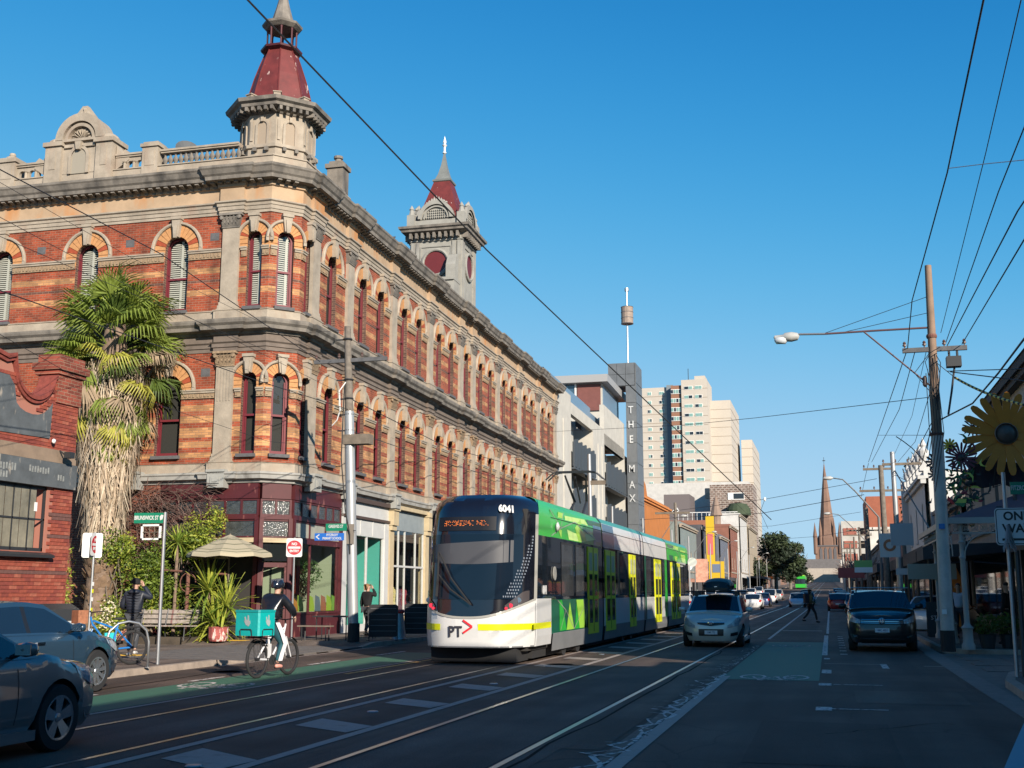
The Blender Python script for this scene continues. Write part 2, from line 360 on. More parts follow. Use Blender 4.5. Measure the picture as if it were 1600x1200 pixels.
# the worn cracked line beside the right-hand track
slab('lane_line', -2.10, -1.93, -30, 23.0, LINE2, .006)
slab('lane_line', -2.16, -2.06, 41, 300, LINE, .006)
slab('old_line_scar', -2.27, -2.12, -10, 20, mat('line_scar', (.16,.12,.09), .8, var=.4, vscale=6), .0055)
def scribble(name, x, y0, y1, seed, w=.022, dens=1.0, z=.0075):
    rr = random.Random(seed); m = MB(); y = y0; px, py = x, y0
    while y < y1:
        y += rr.uniform(.15, .4); nx = x - rr.random()**2.6*.30*dens; wd = w*rr.uniform(.4,1.4)
        m.add([(px-wd,py,z),(px+wd,py,z),(nx+wd,y,z),(nx-wd,y,z)], [(0,1,2,3)])
        if rr.random() < .22:
            bx = nx - rr.uniform(.06,.3)*dens; m.add([(nx,y-.02,z+.0012),(nx,y+.03,z+.0012),(bx,y+rr.uniform(-.1,.18),z+.0012)], [(0,1,2)])
        px, py = nx, y
    m.build(name, LINE, road)
scribble('crack_seal', -2.06, 10.0, 23.5, 0, .03); scribble('crack_seal', -2.12, 10.5, 23.0, 1, .018, 1.3, .010)
for k in range(2): scribble('crack_seal', -2.1, 24, 36, 10+k, .010, 1.2, .0075+.0025*k)
# edge line, ticks and parking marks on the right
slab('lane_line', -.28, -.14, 31.0, 45.0, LINE, .006)
slab('lane_line', -.22, -.12, 47.0, 300.0, LINE, .006)
slab('lane_line', 1.0, 1.12, 39.0, 45.0, LINE, .006)
slab('parking_line', .95, 1.05, 60.0, 80.0, LINE, .006)
for k in range(8): slab('tick_mark', .18, .36, 31.5+1.75*k, 31.85+1.75*k, LINE, .006)
for y, ln in ((9.2, .9), (16.9, .75), (21.3, .85)):
    slab('parking_mark', -.27, -.05, y-.22, y+.3, LINE, .006); slab('parking_mark', -.05, -.05+ln, y+.02, y+.1, LINE, .0062)
slab('parking_mark', -.24, -.05, 24.2, 25.3, LINE, .006)
slab('parking_mark', -.22, -.08, 29.2, 29.7, LINE, .006)
slab('parking_mark', -.2, 1.15, 27.4, 27.5, LINE2, .006); slab('parking_mark', 1.0, 1.14, 26.0, 27.6, LINE, .006)
slab('parking_mark', 1.9, 2.55, 27.0, 27.12, LINE2, .006)
def bike_symbol(cx, cy, s, rot=0, m_=LINE):
    m = MB(); z = .0075; c, sn = math.cos(rot), math.sin(rot)
    def P(x, y): return (cx+(x*c-y*sn)*s, cy+(x*sn+y*c)*s*2.2, z)
    for wx in (-.32, .32):
        n = 24; m.strip([P(wx+.2*math.cos(2*math.pi*k/n), .2*math.sin(2*math.pi*k/n)) for k in range(n+1)], [P(wx+.155*math.cos(2*math.pi*k/n), .155*math.sin(2*math.pi*k/n)) for k in range(n+1)])
    def L(a, b, w=.02):
        d = Vector((b[0]-a[0], b[1]-a[1])).normalized(); n = Vector((-d.y, d.x))*w
        m.add([P(a[0]-n.x,a[1]-n.y),P(b[0]-n.x,b[1]-n.y),P(b[0]+n.x,b[1]+n.y),P(a[0]+n.x,a[1]+n.y)], [(0,1,2,3)])
    for a, b in (((-.32,0),(-.12,.2)),((-.32,0),(-.03,-.02)),((-.03,-.02),(-.14,.26)),((-.12,.2),(.2,.22)),((-.03,-.02),(.2,.22)),((.32,0),(.19,.3)),((-.22,.27),(-.06,.27)),((.12,.31),(.22,.3))): L(a, b)
    m.build('bicycle_symbol', m_, road)
bike_symbol(-1.1, 22.9, 1.25, math.pi); bike_symbol(-1.2, 36.2, 1.1, math.pi, LINE2); bike_symbol(-10.4, 18.4, 1.2, math.pi)
slab('cross_line', -2.0, -.4, 50, 50.5, LINE2, .006)
# ------------------------------------------------------------------ footpaths and kerbs
KERB = mat('kerb_stone', (.30,.24,.19), .85, var=.3, vscale=3, bump=.3)
def path_sheet(name, rows, m_):                 # rows: (y, xl, xr, z)
    MB().strip([(xl,y,z+gz(y)) for y,xl,xr,z in rows], [(xr,y,z+gz(y)) for y,xl,xr,z in rows]).build(name, m_, kind='structure')
path_sheet('footpath', [(-60,-17.5,-13.28,.13),(23.2,-17.5,-13.28,.13),(24.4,-17.5,-13.28,.035),(31.4,-19.0,-13.28,.035),(32.4,-19.0,-13.28,.13),(60,-18.2,-13.3,.13),(130,-19.9,-13.3,.13)]+[(y,-19.9,-13.3,.13) for y in (180,250,350,500,700,1000,1600)], ASPHALT2)
def kerb(y0, y1, parent=None):
    ys = [y0]+[y for y in YS if y0 < y < y1]+[y1]; m = MB()
    pts = [(-13.28,0.131),(-13.15,0.125),(-13.12,-.01)]
    for a, b in zip(pts, pts[1:]): m.strip([(a[0],y,a[1]+gz(y)) for y in ys], [(b[0],y,b[1]+gz(y)) for y in ys])
    m.build('kerb', KERB, kind='structure')
kerb(-60, 23.2); kerb(32.4, 1600)
fp = link('pavement_crossing', MB().box(-17.4,-13.12,24.4,31.4,-.02,.04).mesh('crossing', mat('crossing_brick', (.13,.115,.105), .85, var=.25, vscale=3)), kind='structure')
for j in range(9):
    for i in range(16):
        x = -17.3+i*.26+(j%2)*.13; y = 24.5+j*.76
        MB().box(x, x+.235, y, y+.72, .036, .046+.003*random.random()).build('paving_brick', MATS['crossing_brick'], fp)
TACT = mat('tactile_yellow', (.72,.42,.05), .7, var=.1)
for x0, x1, y in ((-16.9,-15.7,24.0),(-19.3,-17.4,32.2)):
    t_ = MB().box(x0,x1,y,y+.5,.13,.137).build('tactile_strip', TACT, fp)
slab('gutter_line', -13.0, -12.9, 23, 33, LINE2, .006)
# side street on the left
MB().box(-60,-17.5,22.9,31.6,-.05,.02).build('side_road', ASPHALT2, kind='structure')
# right-hand footpath: corner block, pavers on the side street mouth, near island with curved kerb
BLUEP = mat('bluestone_paver', (.15,.125,.105), .8, var=.3, vscale=2.5, bump=.25)
def corner(name, pts, h=.13, m_=ASPHALT2):
    n = len(pts); MB().prism([(p[0],p[1]) for p in pts], -.05, h, 'xy').build(name, m_, kind='structure')
cor = [(2.95,1600),(2.95,34.5)]
path_sheet('footpath', [(y, 2.9, 9, .13) for y in [34.4]+[q for q in YS if q > 35]], ASPHALT2)
corner('footpath', [(2.9,34.4),(3.0,33.4),(3.5,32.8),(4.3,32.6),(40,32.6),(40,34.4)])
ck = [(2.78,60),(2.78,34.5),(2.88,33.3),(3.42,32.65),(4.3,32.45),(40,32.45)]
m = MB(); sweep(m, ck, [(.0,-.02),(.0,.125),(-.15,.132)]); m.build('kerb', KERB, kind='structure')
isl = [(3.0,-60),(2.72,10),(2.70,18.5),(2.8,21.5),(3.15,23.6),(3.8,24.8),(4.9,25.3),(40,25.3)]
m = MB(); sweep(m, isl, [(0,-.02),(0,.13),(.16,.137)]); m.build('kerb', KERB, kind='structure')
corner('footpath', [(p.x,p.y) for p in offset_path(isl, .15)]+[(40,-60)], .131)
pav = MB().box(2.3,12,18.5,32.6,-.03,.006).build('side_crossing', BLUEP, kind='structure')
gut = MB(); sweep(gut, [(2.34,-20),(2.32,19),(2.3,24),(2.35,32.6),(2.5,60)], [(0,.0065),(.36,.012)]); gut.build('gutter', mat('gutter_stone', (.18,.15,.13), .8, var=.25, vscale=4), kind='structure')
for j in range(7):
    for i in range(8):
        x = 3.0+i*.92+(j%2)*.3; y = 25.5+j*.98
        if x > 9.5: continue
        MB().box(x, x+.89, y, y+.95, 0, .018+.006*random.random()).build('paving_slab', BLUEP, pav)
for y0, y1, z0, z1 in ((23.2,24.4,.13,.035),(31.4,32.4,.035,.13)):
    MB().add([(-13.28,y0,z0),(-13.28,y1,z1),(-13.12,y1,min(z1,.125)),(-13.12,y0,min(z0,.125)),(-13.1,y0,-.02),(-13.1,y1,-.02)],[(0,1,2,3),(3,2,5,4)]).build('kerb_ramp', KERB, kind='structure')
PATCH = road_mat('asphalt_patch', (.050,.035,.027), False); PATCH2 = road_mat('asphalt_patch_light', (.10,.07,.052), False)
for x0,x1,y0,y1,m_ in ((-.9,.6,11.5,15.2,PATCH),(-12.6,-11.6,27,33,PATCH),(.3,1.9,18.0,20.2,PATCH2),(-2.9,-2.35,12,30,PATCH2),(-12.9,-12.2,9,20,PATCH),(-1.8,-.6,44,58,PATCH),(-6.5,-5.45,30,34,PATCH)): slab('asphalt_patch', x0,x1,y0,y1,m_,.0035)
SEAL = mat('tar_seal', (.018,.013,.010), .95, spec=.1)
def tar(pts, w=.03):
    m = MB(); P_ = [Vector((a,b,.0045)) for a,b in pts]; rr = random.Random(len(pts)); Q_ = []
    for a, b in zip(P_, P_[1:]):
        for k in range(10): q = a.lerp(b, k/10); Q_.append(q+Vector((rr.uniform(-.05,.05),rr.uniform(-.03,.03),0)))
    m.strip([tuple(q+Vector((-w*rr.uniform(.6,1.3),0,0))) for q in Q_],[tuple(q+Vector((w*rr.uniform(.6,1.3),0,0))) for q in Q_]); m.build('crack_seal', SEAL, road)
tar([(-2.95,9),(-2.9,20),(-2.92,34)],.02); tar([(-12.1,10),(-11.7,16),(-12.2,24)]); tar([(-.1,14),(1.2,15.5),(2.3,15)],.012)
for x, y in ((-5.9,25.6),(-11.9,21.5)):
    mh = MB().lathe([(0,.008),(.29,.008)],24,(x,y,0)).lathe([(.29,.0085),(.34,.0085)],24,(x,y,0),cap=False).build('manhole_cover', mat('cast_iron',(.06,.048,.04),.8,.0,var=.4,vscale=30), road)
# a block of stone setts along the near island's kerb
# ------------------------------------------------------------------ the corner hotel
_d = R(1.48); D3 = Vector((-math.sin(_d), math.cos(_d), 0)); N3 = Vector((math.cos(_d), math.sin(_d), 0))
PA = Vector((-17.169, 34.817, 0)); PB = Vector((-17.90, 34.05, 0))
PB = PA - (N3 + D3) / math.sqrt(2) * 1.12
def frame(o, x, y): return Matrix(((x.x, y.x, 0, o.x), (x.y, y.y, 0, o.y), (0, 0, 1, o.z), (0, 0, 0, 1)))
FM = frame(PA, D3, -N3); FL = frame(PB, N3, D3); FC = frame(PB, (N3 + D3).normalized(), (D3 - N3).normalized())
CREAM = (.66, .33, .135); RED = (.44, .082, .030); RED2 = (.48, .13, .06); DK = (.16, .07, .05)
bands = [(5.0,RED),(6.02,CREAM),(6.2,RED),(6.34,CREAM),(6.56,RED),(6.7,CREAM),(7.03,RED),(7.2,CREAM),(7.42,RED2),(7.58,CREAM),(7.8,RED),(8.0,DK),(8.1,RED),(11.0,DK),(11.1,RED),(11.62,CREAM),(11.84,RED),(12.12,DK),(12.19,RED),(12.42,CREAM),(12.62,RED),(12.86,RED)]
BRICKH = brick_mat('banded_brick', bands, RED); QUOIN = brick_mat('dark_quoin_brick', None, (.15,.085,.065), plane='yz')
CREAMB = mat('cream_brick', CREAM, .85, var=.2, vscale=9, bump=.3); REDB = mat('red_brick_plain', RED, .85, var=.3, vscale=9)
TERRA = mat('carved_frieze', (.42,.30,.19), .85, var=.35, vscale=14, bump=.8, bscale=30)
WINFRAME = mat('maroon_window_frame', (.15,.022,.030), .45, var=.1)
BLIND = mat('venetian_blind', (.62,.60,.54), .6); PANE = window_glass(); DARKPANE = mat('dark_pane', (.012,.013,.015), .03, spec=1.0)
hotel = thing('corner_hotel', (PA.x, PA.y, 0), 'three storey Victorian red and cream brick hotel with a corner turret, left of the tram', 'building')
def hp(mb, name, mats, F, smooth=False, parent=None, M=None, **kw): return mb.build(name, mats, parent or hotel, F @ M if M else F, smooth, **kw)
def arch_pts(c, w, zs, n=12, r=None):
    r = r or w/2
    return [(c - r*math.cos(math.pi*k/n), zs + r*math.sin(math.pi*k/n)) for k in range(n+1)]
def wall(mb, s0, s1, z0, z1, ops, dep=.26, y=0.0):
    ops = sorted(ops); x = s0
    def quad(a, b, c, d): mb.mat(0).add([(a,y,c),(b,y,c),(b,y,d),(a,y,d)], [(0,1,2,3)])
    for c, w, zb, zs in ops:
        l, r = c-w/2, c+w/2
        quad(x, l, z0, z1); quad(l, r, z0, zb)
        ap = arch_pts(c, w, zs); h = len(ap)//2
        for pts, ex in ((ap[:h+1], l), (ap[h:], r)):
            poly = [(p[0], y, p[1]) for p in pts]
            if ex == l: poly = [(l,y,z1)] + poly + [(pts[-1][0],y,z1)]
            else: poly = [(pts[0][0],y,z1)] + poly + [(r,y,z1)]
            mb.add(poly, [tuple(range(len(poly)))])
        ol = [(l,zb)] + ap + [(r,zb),(l,zb)]
        mb.mat(1)
        for a, b in zip(ol, ol[1:]): mb.add([(a[0],y,a[1]),(b[0],y,b[1]),(b[0],y+dep,b[1]),(a[0],y+dep,a[1])], [(0,1,2,3)])
        x = r
    quad(x, s1, z0, z1)
# facade descriptions --------------------------------------------------
PILM = [1.12, 4.39, 9.34, 14.39, 19.45, 21.77, 26.9, 32.2, 37.5, 43.0]
WINM = [2.75]
for a, b in zip(PILM[1:4], PILM[2:5]): WINM += [a+1.5, a+3.5]
WINM += [20.6]
for a, b in zip(PILM[5:9], PILM[6:10]): WINM += [a+1.6, a+3.6]
WINL = [-3.53, -7.08, -10.6]; PILL = [-1.43, -12.3]
CF = [('M', FM, 0, 43.4, [(.62,.5)]+[(c,.86) for c in WINM]), ('C', FC, 0, 1.12, [(.56,.6)]), ('L', FL, -13, 0, [(-.56,.55)]+[(c,.92) for c in WINL])]
for tag_, F, s0, s1, wl in CF:
    mb = MB()
    wall(mb, s0, s1, 5.4, 10.4, [(c, w, 6.12, 8.9-w/2) for c, w in wl])
    wall(mb, s0, s1, 10.4, 15.6, [(c, w, 11.16, 13.85-w/2) for c, w in wl])
    hp(mb, 'wall', [BRICKH, QUOIN], F, recalc=False)
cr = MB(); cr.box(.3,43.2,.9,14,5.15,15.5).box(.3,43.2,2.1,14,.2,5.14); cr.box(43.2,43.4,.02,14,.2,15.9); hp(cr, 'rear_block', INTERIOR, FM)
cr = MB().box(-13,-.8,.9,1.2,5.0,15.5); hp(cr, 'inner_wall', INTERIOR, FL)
# window kit: meshes shared by every window of the same width
KIT = {}
def kit(w, floor):
    k = (w, floor)
    if k in KIT: return KIT[k]
    H = (13.85-w/2-11.16) if floor else (8.9-w/2-6.12)
    fr = MB(); r = w/2
    for rr_, y0, y1 in ((.07, .16, .24),):
        o = [(-r+.001,0.02)]+[(p[0], p[1]) for p in arch_pts(0, w-.004, H)]+[(r-.001,0.02)]
        i = [(-r+rr_,.10)]+[(p[0], p[1]) for p in arch_pts(0, 0, H, r=r-rr_)]+[(r-rr_,.10)]
        for a, b, c_, d_ in zip(o, o[1:], i, i[1:]):
            fr.add([(a[0],y0,a[1]),(b[0],y0,b[1]),(d_[0],y0,d_[1]),(c_[0],y0,c_[1]),(c_[0],y1,c_[1]),(d_[0],y1,d_[1])], [(0,1,2,3),(3,2,5,4)])
    fr.box(-r, r, .13, .24, .01, .12); fr.box(-r+.05, r-.05, .15, .22, H*.52, H*.52+.07)
    for sx in (-1,1): fr.box(sx*(r-.1)-.02, sx*(r-.1)+.02, .18, .22, .1, H)
    g = MB(); p = [(-r+.05,.1)]+arch_pts(0, 0, H, r=r-.05)+[(r-.05,.1)]; g.add([(a,.2,b) for a, b in p], [tuple(range(len(p)))])
    bl = MB(); top = H + r*.75
    n = int(top/.075)
    for q in range(2, n):
        z = q*.075; hw = r-.1 if z < H else math.sqrt(max(.01,(r-.1)**2-(z-H)**2))
        bl.add([(-hw,.215,z-.024),(hw,.215,z-.024),(hw,.24,z+.026),(-hw,.24,z+.026)], [(0,1,2,3)])
    bl.box(.06, .15, .204, .212, .12, top)
    dk = MB().add([(a,.255,b) for a, b in p], [tuple(range(len(p)))])
    sl_ = MB().box(-r-.06, r+.06, -.14, .2, -.11, .0)
    vo = MB(); nv = 13; r0, r1 = r, min(.86, r+.42) if w > .7 else r+.3
    for q in range(nv):
        a0 = math.pi*q/nv+.012; a1 = math.pi*(q+1)/nv-.012
        vo.mat(1 if q in (1, nv-2) else 0)
        P = [(-rr*math.cos(a), rr*math.sin(a)) for rr, a in ((r0,a0),(r1,a0),(r1,(a0+a1)/2),(r1,a1),(r0,a1),(r0,(a0+a1)/2))]
        vo.prism([(a, b+H) for a, b in P], -.035, .02)
    for sx in (-1,1):
        for q in range(2):
            x0, x1 = sorted((sx*(r+.0), sx*r1)); vo.mat(0).box(x0, x1, -.03, .02, H-.08-(q+1)*.17+.09, H-.09-q*.17+.08)
    ho = MB(); rh = r1+.02; rt = r1+.13; n = 18
    arc = [(math.cos(math.pi*k/n), math.sin(math.pi*k/n)) for k in range(n+1)]
    prof = [(rh,-.0),(rh,-.07),(rh+.03,-.11),(rt-.02,-.11),(rt,-.07),(rt,0)]
    for (ra,ya),(rb,yb) in zip(prof, prof[1:]):
        ho.strip([(ra*c_,ya,H+ra*s_) for c_, s_ in arc], [(rb*c_,yb,H+rb*s_) for c_, s_ in arc])
    for sx in (-1,1): x0, x1 = sorted((sx*rh, sx*rt)); ho.box(x0, x1, -.09, 0, H-.12, H)
    ke = MB(); t0 = H+r-.04; t1 = H+rt+.16
    ke.prism([(-.10,t0),(.10,t0),(.17,t1-.1),(-.17,t1-.1)], -.18, 0); ke.box(-.2,.2,-.22,0,t1-.1,t1); ke.prism([(-.05,t0-.05),(.05,t0-.05),(.09,t0+.4),(-.09,t0+.4)], -.235, -.17)
    KIT[k] = dict(H=H, frame=fr.mesh('frame', WINFRAME), pane=g.mesh('pane', PANE), blind=bl.mesh('blind', BLIND), back=dk.mesh('back', INTERIOR),
        sill=sl_.mesh('sill', DARKSTONE), arch=vo.mesh('arch', [CREAMB, REDB], recalc=True), hood=ho.mesh('hood', STONE), key=ke.mesh('keystone', STONE))
    return KIT[k]
rb = random.Random(3)
for tag_, F, s0, s1, wl in CF:
    for c, w in wl:
        for fl in (0, 1):
            K = kit(w, fl); z = 11.16 if fl else 6.12
            Mx = F @ T(c, 0, z)
            win = link('window', K['frame'], hotel, Mx)
            link('pane', K['pane'], win, Mx); 
            far_ = (tag_ == 'M' and c > 10)
            if fl and (tag_ != 'M' or rb.random() < .15): link('blind', K['blind'], win, Mx)
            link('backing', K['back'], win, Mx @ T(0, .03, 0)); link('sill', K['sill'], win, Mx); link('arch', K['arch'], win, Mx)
            if w > .7 or tag_ != 'M': link('hood_mould', K['hood'], win, Mx)
            link('keystone', K['key'], win, Mx)
# impost bands between the windows
def spans(s0, s1, wl, pil):
    cuts = sorted([(c-w/2-.0, c+w/2+.0) for c, w in wl] + [(p-.36, p+.36) for p in pil]); x = s0; out = []
    for a, b in cuts:
        if a - x > .08: out.append((x, a))
        x = b
    if s1 - x > .08: out.append((x, s1))
    return out
PILS = {'M': PILM, 'C': [], 'L': PILL}
for tag_, F, s0, s1, wl in CF:
    for z, zt in ((8.05, 8.33), (12.95, 13.27)):
        for a, b in spans(s0, s1, wl, PILS[tag_]):
            m = MB(); m.box(a+.01, b-.01, -.09, .02, zt-.10, zt); m.box(a, b, -.12, .02, zt-.03, zt+.02)
            hp(m, 'impost_band', STONE, F)
            m = MB(); m.box(a+.015, b-.015, -.05, .02, z, zt-.10)
            for q in range(int((b-a)/.14)): m.box(a+.04+q*.14, a+.11+q*.14, -.075, -.04, z+.05, zt-.13)
            hp(m, 'impost_frieze', TERRA, F)
# small air bricks
for F, s, z in [(FL,-2.1,13.75),(FL,-5.4,13.75),(FL,-9.0,13.75),(FL,-2.2,8.95),(FM,1.6,13.7)]:
    hp(MB().box(s-.13,s+.13,-.012,.02,z-.1,z+.1).box(s-.17,s+.17,-.006,.02,z-.14,z+.14), 'air_brick', DARKSTONE, F)
# pilasters
def pilaster_kit(z0, z1, flute):
    sh = MB(); sh.box(-.31,.31,-.12,.02,z0+.3,z1-.5)
    if flute:
        for k in range(5): sh.box(-.24+k*.11,-.19+k*.11,-.135,-.119,z1-1.7,z1-.6)
    ba = MB(); ba.box(-.40,.40,-.2,.02,z0-.32,z0+.06); ba.box(-.37,.37,-.17,.02,z0+.06,z0+.18); ba.box(-.34,.34,-.145,.02,z0+.18,z0+.3)
    ca = MB(); ca.box(-.33,.33,-.15,.02,z1-.52,z1-.46); ca.prism([(-.29,z1-.46),(.29,z1-.46),(.36,z1-.08),(-.36,z1-.08)],-.16,.02); ca.box(-.42,.42,-.24,.02,z1-.08,z1)
    for row in range(2):
        for k in range(5):
            x = -.27+k*.135; zz = z1-.45+row*.18
            ca.add([(x-.06,-.16,zz),(x+.06,-.16,zz),(x+.05,-.22,zz+.13),(x-.05,-.22,zz+.13),(x,-.25,zz+.17),(x,-.2,zz+.11)], [(0,1,2,3),(3,2,4),(2,5,3)])
    for sx in (-1,1): ca.lathe([(.02,-.03),(.075,-.02),(.075,.02),(.02,.03)], 8, (sx*.33,-.2,z1-.15), 'y')
    return sh.mesh('shaft', STONE), ba.mesh('base', STONE), ca.mesh('capital', TERRA if flute else STONED)
PK = [pilaster_kit(5.84, 9.62, True), pilaster_kit(11.05, 14.5, False)]
for F, lst in ((FM, PILM), (FL, PILL)):
    for p in lst:
        for sh, ba, ca in PK:
            Mx = F @ T(p, 0, 0); o = link('pilaster', sh, hotel, Mx); link('base', ba, o, Mx); link('capital', ca, o, Mx)
# cornices: swept round the corner, breaking forward over each pilaster
def xy(F, s, o=0): p = F @ Vector((s, -o, 0)); return (p.x, p.y)
def path_w(j=.12, e=.42):
    pts = [xy(FL, -13)]
    for p in sorted(PILL):
        if p-e > -13: pts += [xy(FL, p-e), xy(FL, p-e, j)]
        pts += [xy(FL, p+e, j)] + ([xy(FL, p+e)])
    pts += [(PB.x, PB.y), (PA.x, PA.y)]
    for p in PILM:
        pts += [xy(FM, p-e), xy(FM, p-e, j), xy(FM, p+e, j)]
        if p+e < 43.3: pts += [xy(FM, p+e)]
    pts += [xy(FM, 43.45, j), tuple((FM @ Vector((43.45, .8, 0)))[:2])]
    return pts
PW = path_w(); P0_ = [xy(FL,-13),(PB.x,PB.y),(PA.x,PA.y),xy(FM,43.4)]
I4 = Matrix.Identity(4)
def cornice(name, prof, m_, path=PW): mb = MB(); sweep(mb, path, prof); return mb.build(name, m_, hotel, I4)
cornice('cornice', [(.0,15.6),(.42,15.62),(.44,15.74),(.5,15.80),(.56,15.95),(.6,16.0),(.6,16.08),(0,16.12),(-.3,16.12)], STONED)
cornice('frieze', [(0,14.92),(.03,14.92),(.03,15.42),(.10,15.45),(.12,15.6),(0,15.6)], mat('frieze_render', (.56,.40,.26), .85, var=.2, vscale=1.2, stain=((.42,.20,.08), .9, .52, .15)))
cornice('architrave', [(0,14.5),(.04,14.5),(.04,14.6),(.07,14.61),(.07,14.74),(.10,14.75),(.11,14.84),(.17,14.88),(.17,14.93),(0,14.93)], STONE)
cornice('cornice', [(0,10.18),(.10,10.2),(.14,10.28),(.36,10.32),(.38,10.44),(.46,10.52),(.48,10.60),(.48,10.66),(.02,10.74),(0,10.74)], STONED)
cornice('sill_course', [(0,10.72),(.07,10.72),(.07,11.02),(.10,11.04),(.10,11.07),(0,11.07)], STONE)
cornice('architrave', [(0,9.62),(.03,9.62),(.03,9.74),(.07,9.76),(.07,9.88),(.13,9.93),(.03,9.94),(.03,10.18),(0,10.2)], mat('dark_architrave', (.15,.12,.10), .9, var=.3, vscale=2))  # lower architrave coloured darker and browner than the other render
cornice('cornice', [(0,5.14),(.06,5.16),(.08,5.24),(.24,5.28),(.26,5.40),(.30,5.44),(.30,5.50),(0,5.54)], mat('painted_cornice', (.44,.43,.40), .7, var=.25, vscale=2, stain=((.12,.11,.10), 1.4, .58, .15)))
cornice('sill_course', [(0,5.52),(.06,5.52),(.06,5.80),(.10,5.84),(0,5.84)], STONE)
# brackets under the top cornice
bk = MB(); bk.prism([(-.0,15.44),(.10,15.44),(.14,15.52),(.38,15.56),(.38,15.62),(0,15.62)], -.07, .07, 'xz', Matrix(((0,-1,0,0),(-1,0,0,0),(0,0,1,0),(0,0,0,1))))
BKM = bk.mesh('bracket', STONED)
nb = 0
for F, a, b in ((FL,-12.9,-.2),(FC,.15,1.0),(FM,.25,43.2)):
    s = a
    while s < b:
        if nb < 290: link('bracket', BKM, hotel, F @ T(s, 0, 0)); nb += 1
        s += .30 if F is not FM else (.30 if s < 12 else .34)
# decorative painted brackets above the shops
for F, s in ((FL,-1.43),(FL,-4.6),(FL,-8.2),(FM,1.12),(FM,4.39),(FM,9.34),(FM,14.39)):
    m = MB(); m.box(s-.3,s+.3,-.42,.02,4.98,5.5); m.box(s-.34,s+.34,-.46,.02,5.5,5.58); m.box(s-.16,s+.16,-.46,-.4,5.12,5.36); m.box(s-.09,s+.09,-.475,-.45,5.17,5.31)
    hp(m, 'console_block', mat('painted_block', (.42,.42,.39), .7, var=.15), F)
# parapet, piers, balustrade
m = MB(); sweep(m, [xy(FL,-13),(PB.x,PB.y),(PA.x,PA.y),xy(FM,4.0)], [(-.02,16.1),(.12,16.1),(.12,16.5),(.16,16.5),(.16,16.54),(-.3,16.54),(-.3,16.1)]); m.build('parapet', STONE, hotel, I4)
bal = MB().lathe([(.035,0),(.09,.0),(.09,.04),(.05,.06),(.045,.1),(.095,.18),(.08,.28),(.04,.36),(.045,.4),(.07,.42),(.07,.46)], 10).mesh('baluster', STONED, smooth=40)
def rail(F, a, b): hp(MB().box(a,b,-.08,.2,17.0,17.06).box(a,b,-.12,.24,17.06,17.13), 'handrail', STONE, F)
for a, b in ((-4.35,-1.3),(-12.9,-11.0)):
    rail(FL, a, b); n = int((b-a)/.2)
    for k in range(n): link('baluster', bal, hotel, FL @ T(a+.12+k*.205, .06, 16.54))
def pier(F, s, w, zt, dome=False):
    m = MB(); m.box(s-w/2,s+w/2,-.18,w-.2,16.1,zt-.2); m.box(s-w/2-.06,s+w/2+.06,-.24,w-.14,zt-.2,zt-.08); m.box(s-w/2+.02,s+w/2-.02,-.16,w-.22,zt-.08,zt)
    m.box(s-w/2+.12,s+w/2-.12,-.195,-.17,16.55,zt-.32)
    if dome: m.lathe([(.26,0),(.2,.08),(.1,.1),(.12,.16),(.1,.24),(0,.27)], 12, (s,.1,zt))
    hp(m, 'parapet_pier', STONE, F)
pier(FL, -4.72, .62, 17.45); pier(FL, -10.62, .7, 17.4, True)
def arcade(F, a, b, n):
    m = MB(); w = (b-a)/n; wall(m, a, b, 16.54, 17.0, [(a+w*(k+.5), w*.62, 16.55, 16.74) for k in range(n)], .14, -.02); hp(m, 'arcade', STONE, F, recalc=False)
    m = MB(); wall(m, a, b, 16.54, 17.0, [(a+w*(k+.5), w*.62, 16.55, 16.74) for k in range(n)], -.001, .12); hp(m, 'arcade', STONE, F, recalc=False)
    rail(F, a, b)
    for k in range(1, n): hp(MB().lathe([(.055,0),(.05,.22),(.09,.26)], 8, (a+w*k,-.07,16.54)), 'colonnette', STONE, F)
arcade(FL, -6.15, -5.03, 3); arcade(FL, -10.27, -9.02, 3)
ped = MB(); ped.box(-8.95,-6.2,-.16,.5,16.1,17.72)
for s in (-8.62,-6.53): ped.box(s-.33,s+.33,-.28,.56,16.1,17.58); ped.box(s-.4,s+.4,-.36,.62,17.58,17.74); ped.box(s-.12,s+.12,-.3,-.26,16.7,17.4)
ped.box(-8.2,-6.95,-.24,.5,17.5,17.62)
hp(ped, 'parapet_pediment', STONE, FL)
c0 = -7.58
pa = MB()
ring = lambda r0, r1, y0, y1, mb, zc=17.8, n=20: [mb.strip([(c0+ra*math.cos(math.pi*k/n),ya,zc+ra*math.sin(math.pi*k/n)) for k in range(n+1)], [(c0+rb_*math.cos(math.pi*k/n),yb,zc+rb_*math.sin(math.pi*k/n)) for k in range(n+1)]) for (ra,ya),(rb_,yb) in zip([(r0,y0),(r0,y1),(r1,y1),(r1,y0)], [(r0,y1),(r1,y1),(r1,y0),(r0,y0)])]
ring(.5,.62,.0,-.24,pa); ring(.68,.98,.0,-.30,pa); ring(.0,.99,.1,.0,pa); pa.box(c0-1.0,c0+1.0,-.28,.4,17.72,17.82); pa.prism([(c0+.98*math.cos(math.pi*k/16),17.8+.98*math.sin(math.pi*k/16)) for k in range(17)], -.02, .45)
hp(pa, 'arched_pediment', STONE, FL)
sh_ = MB()
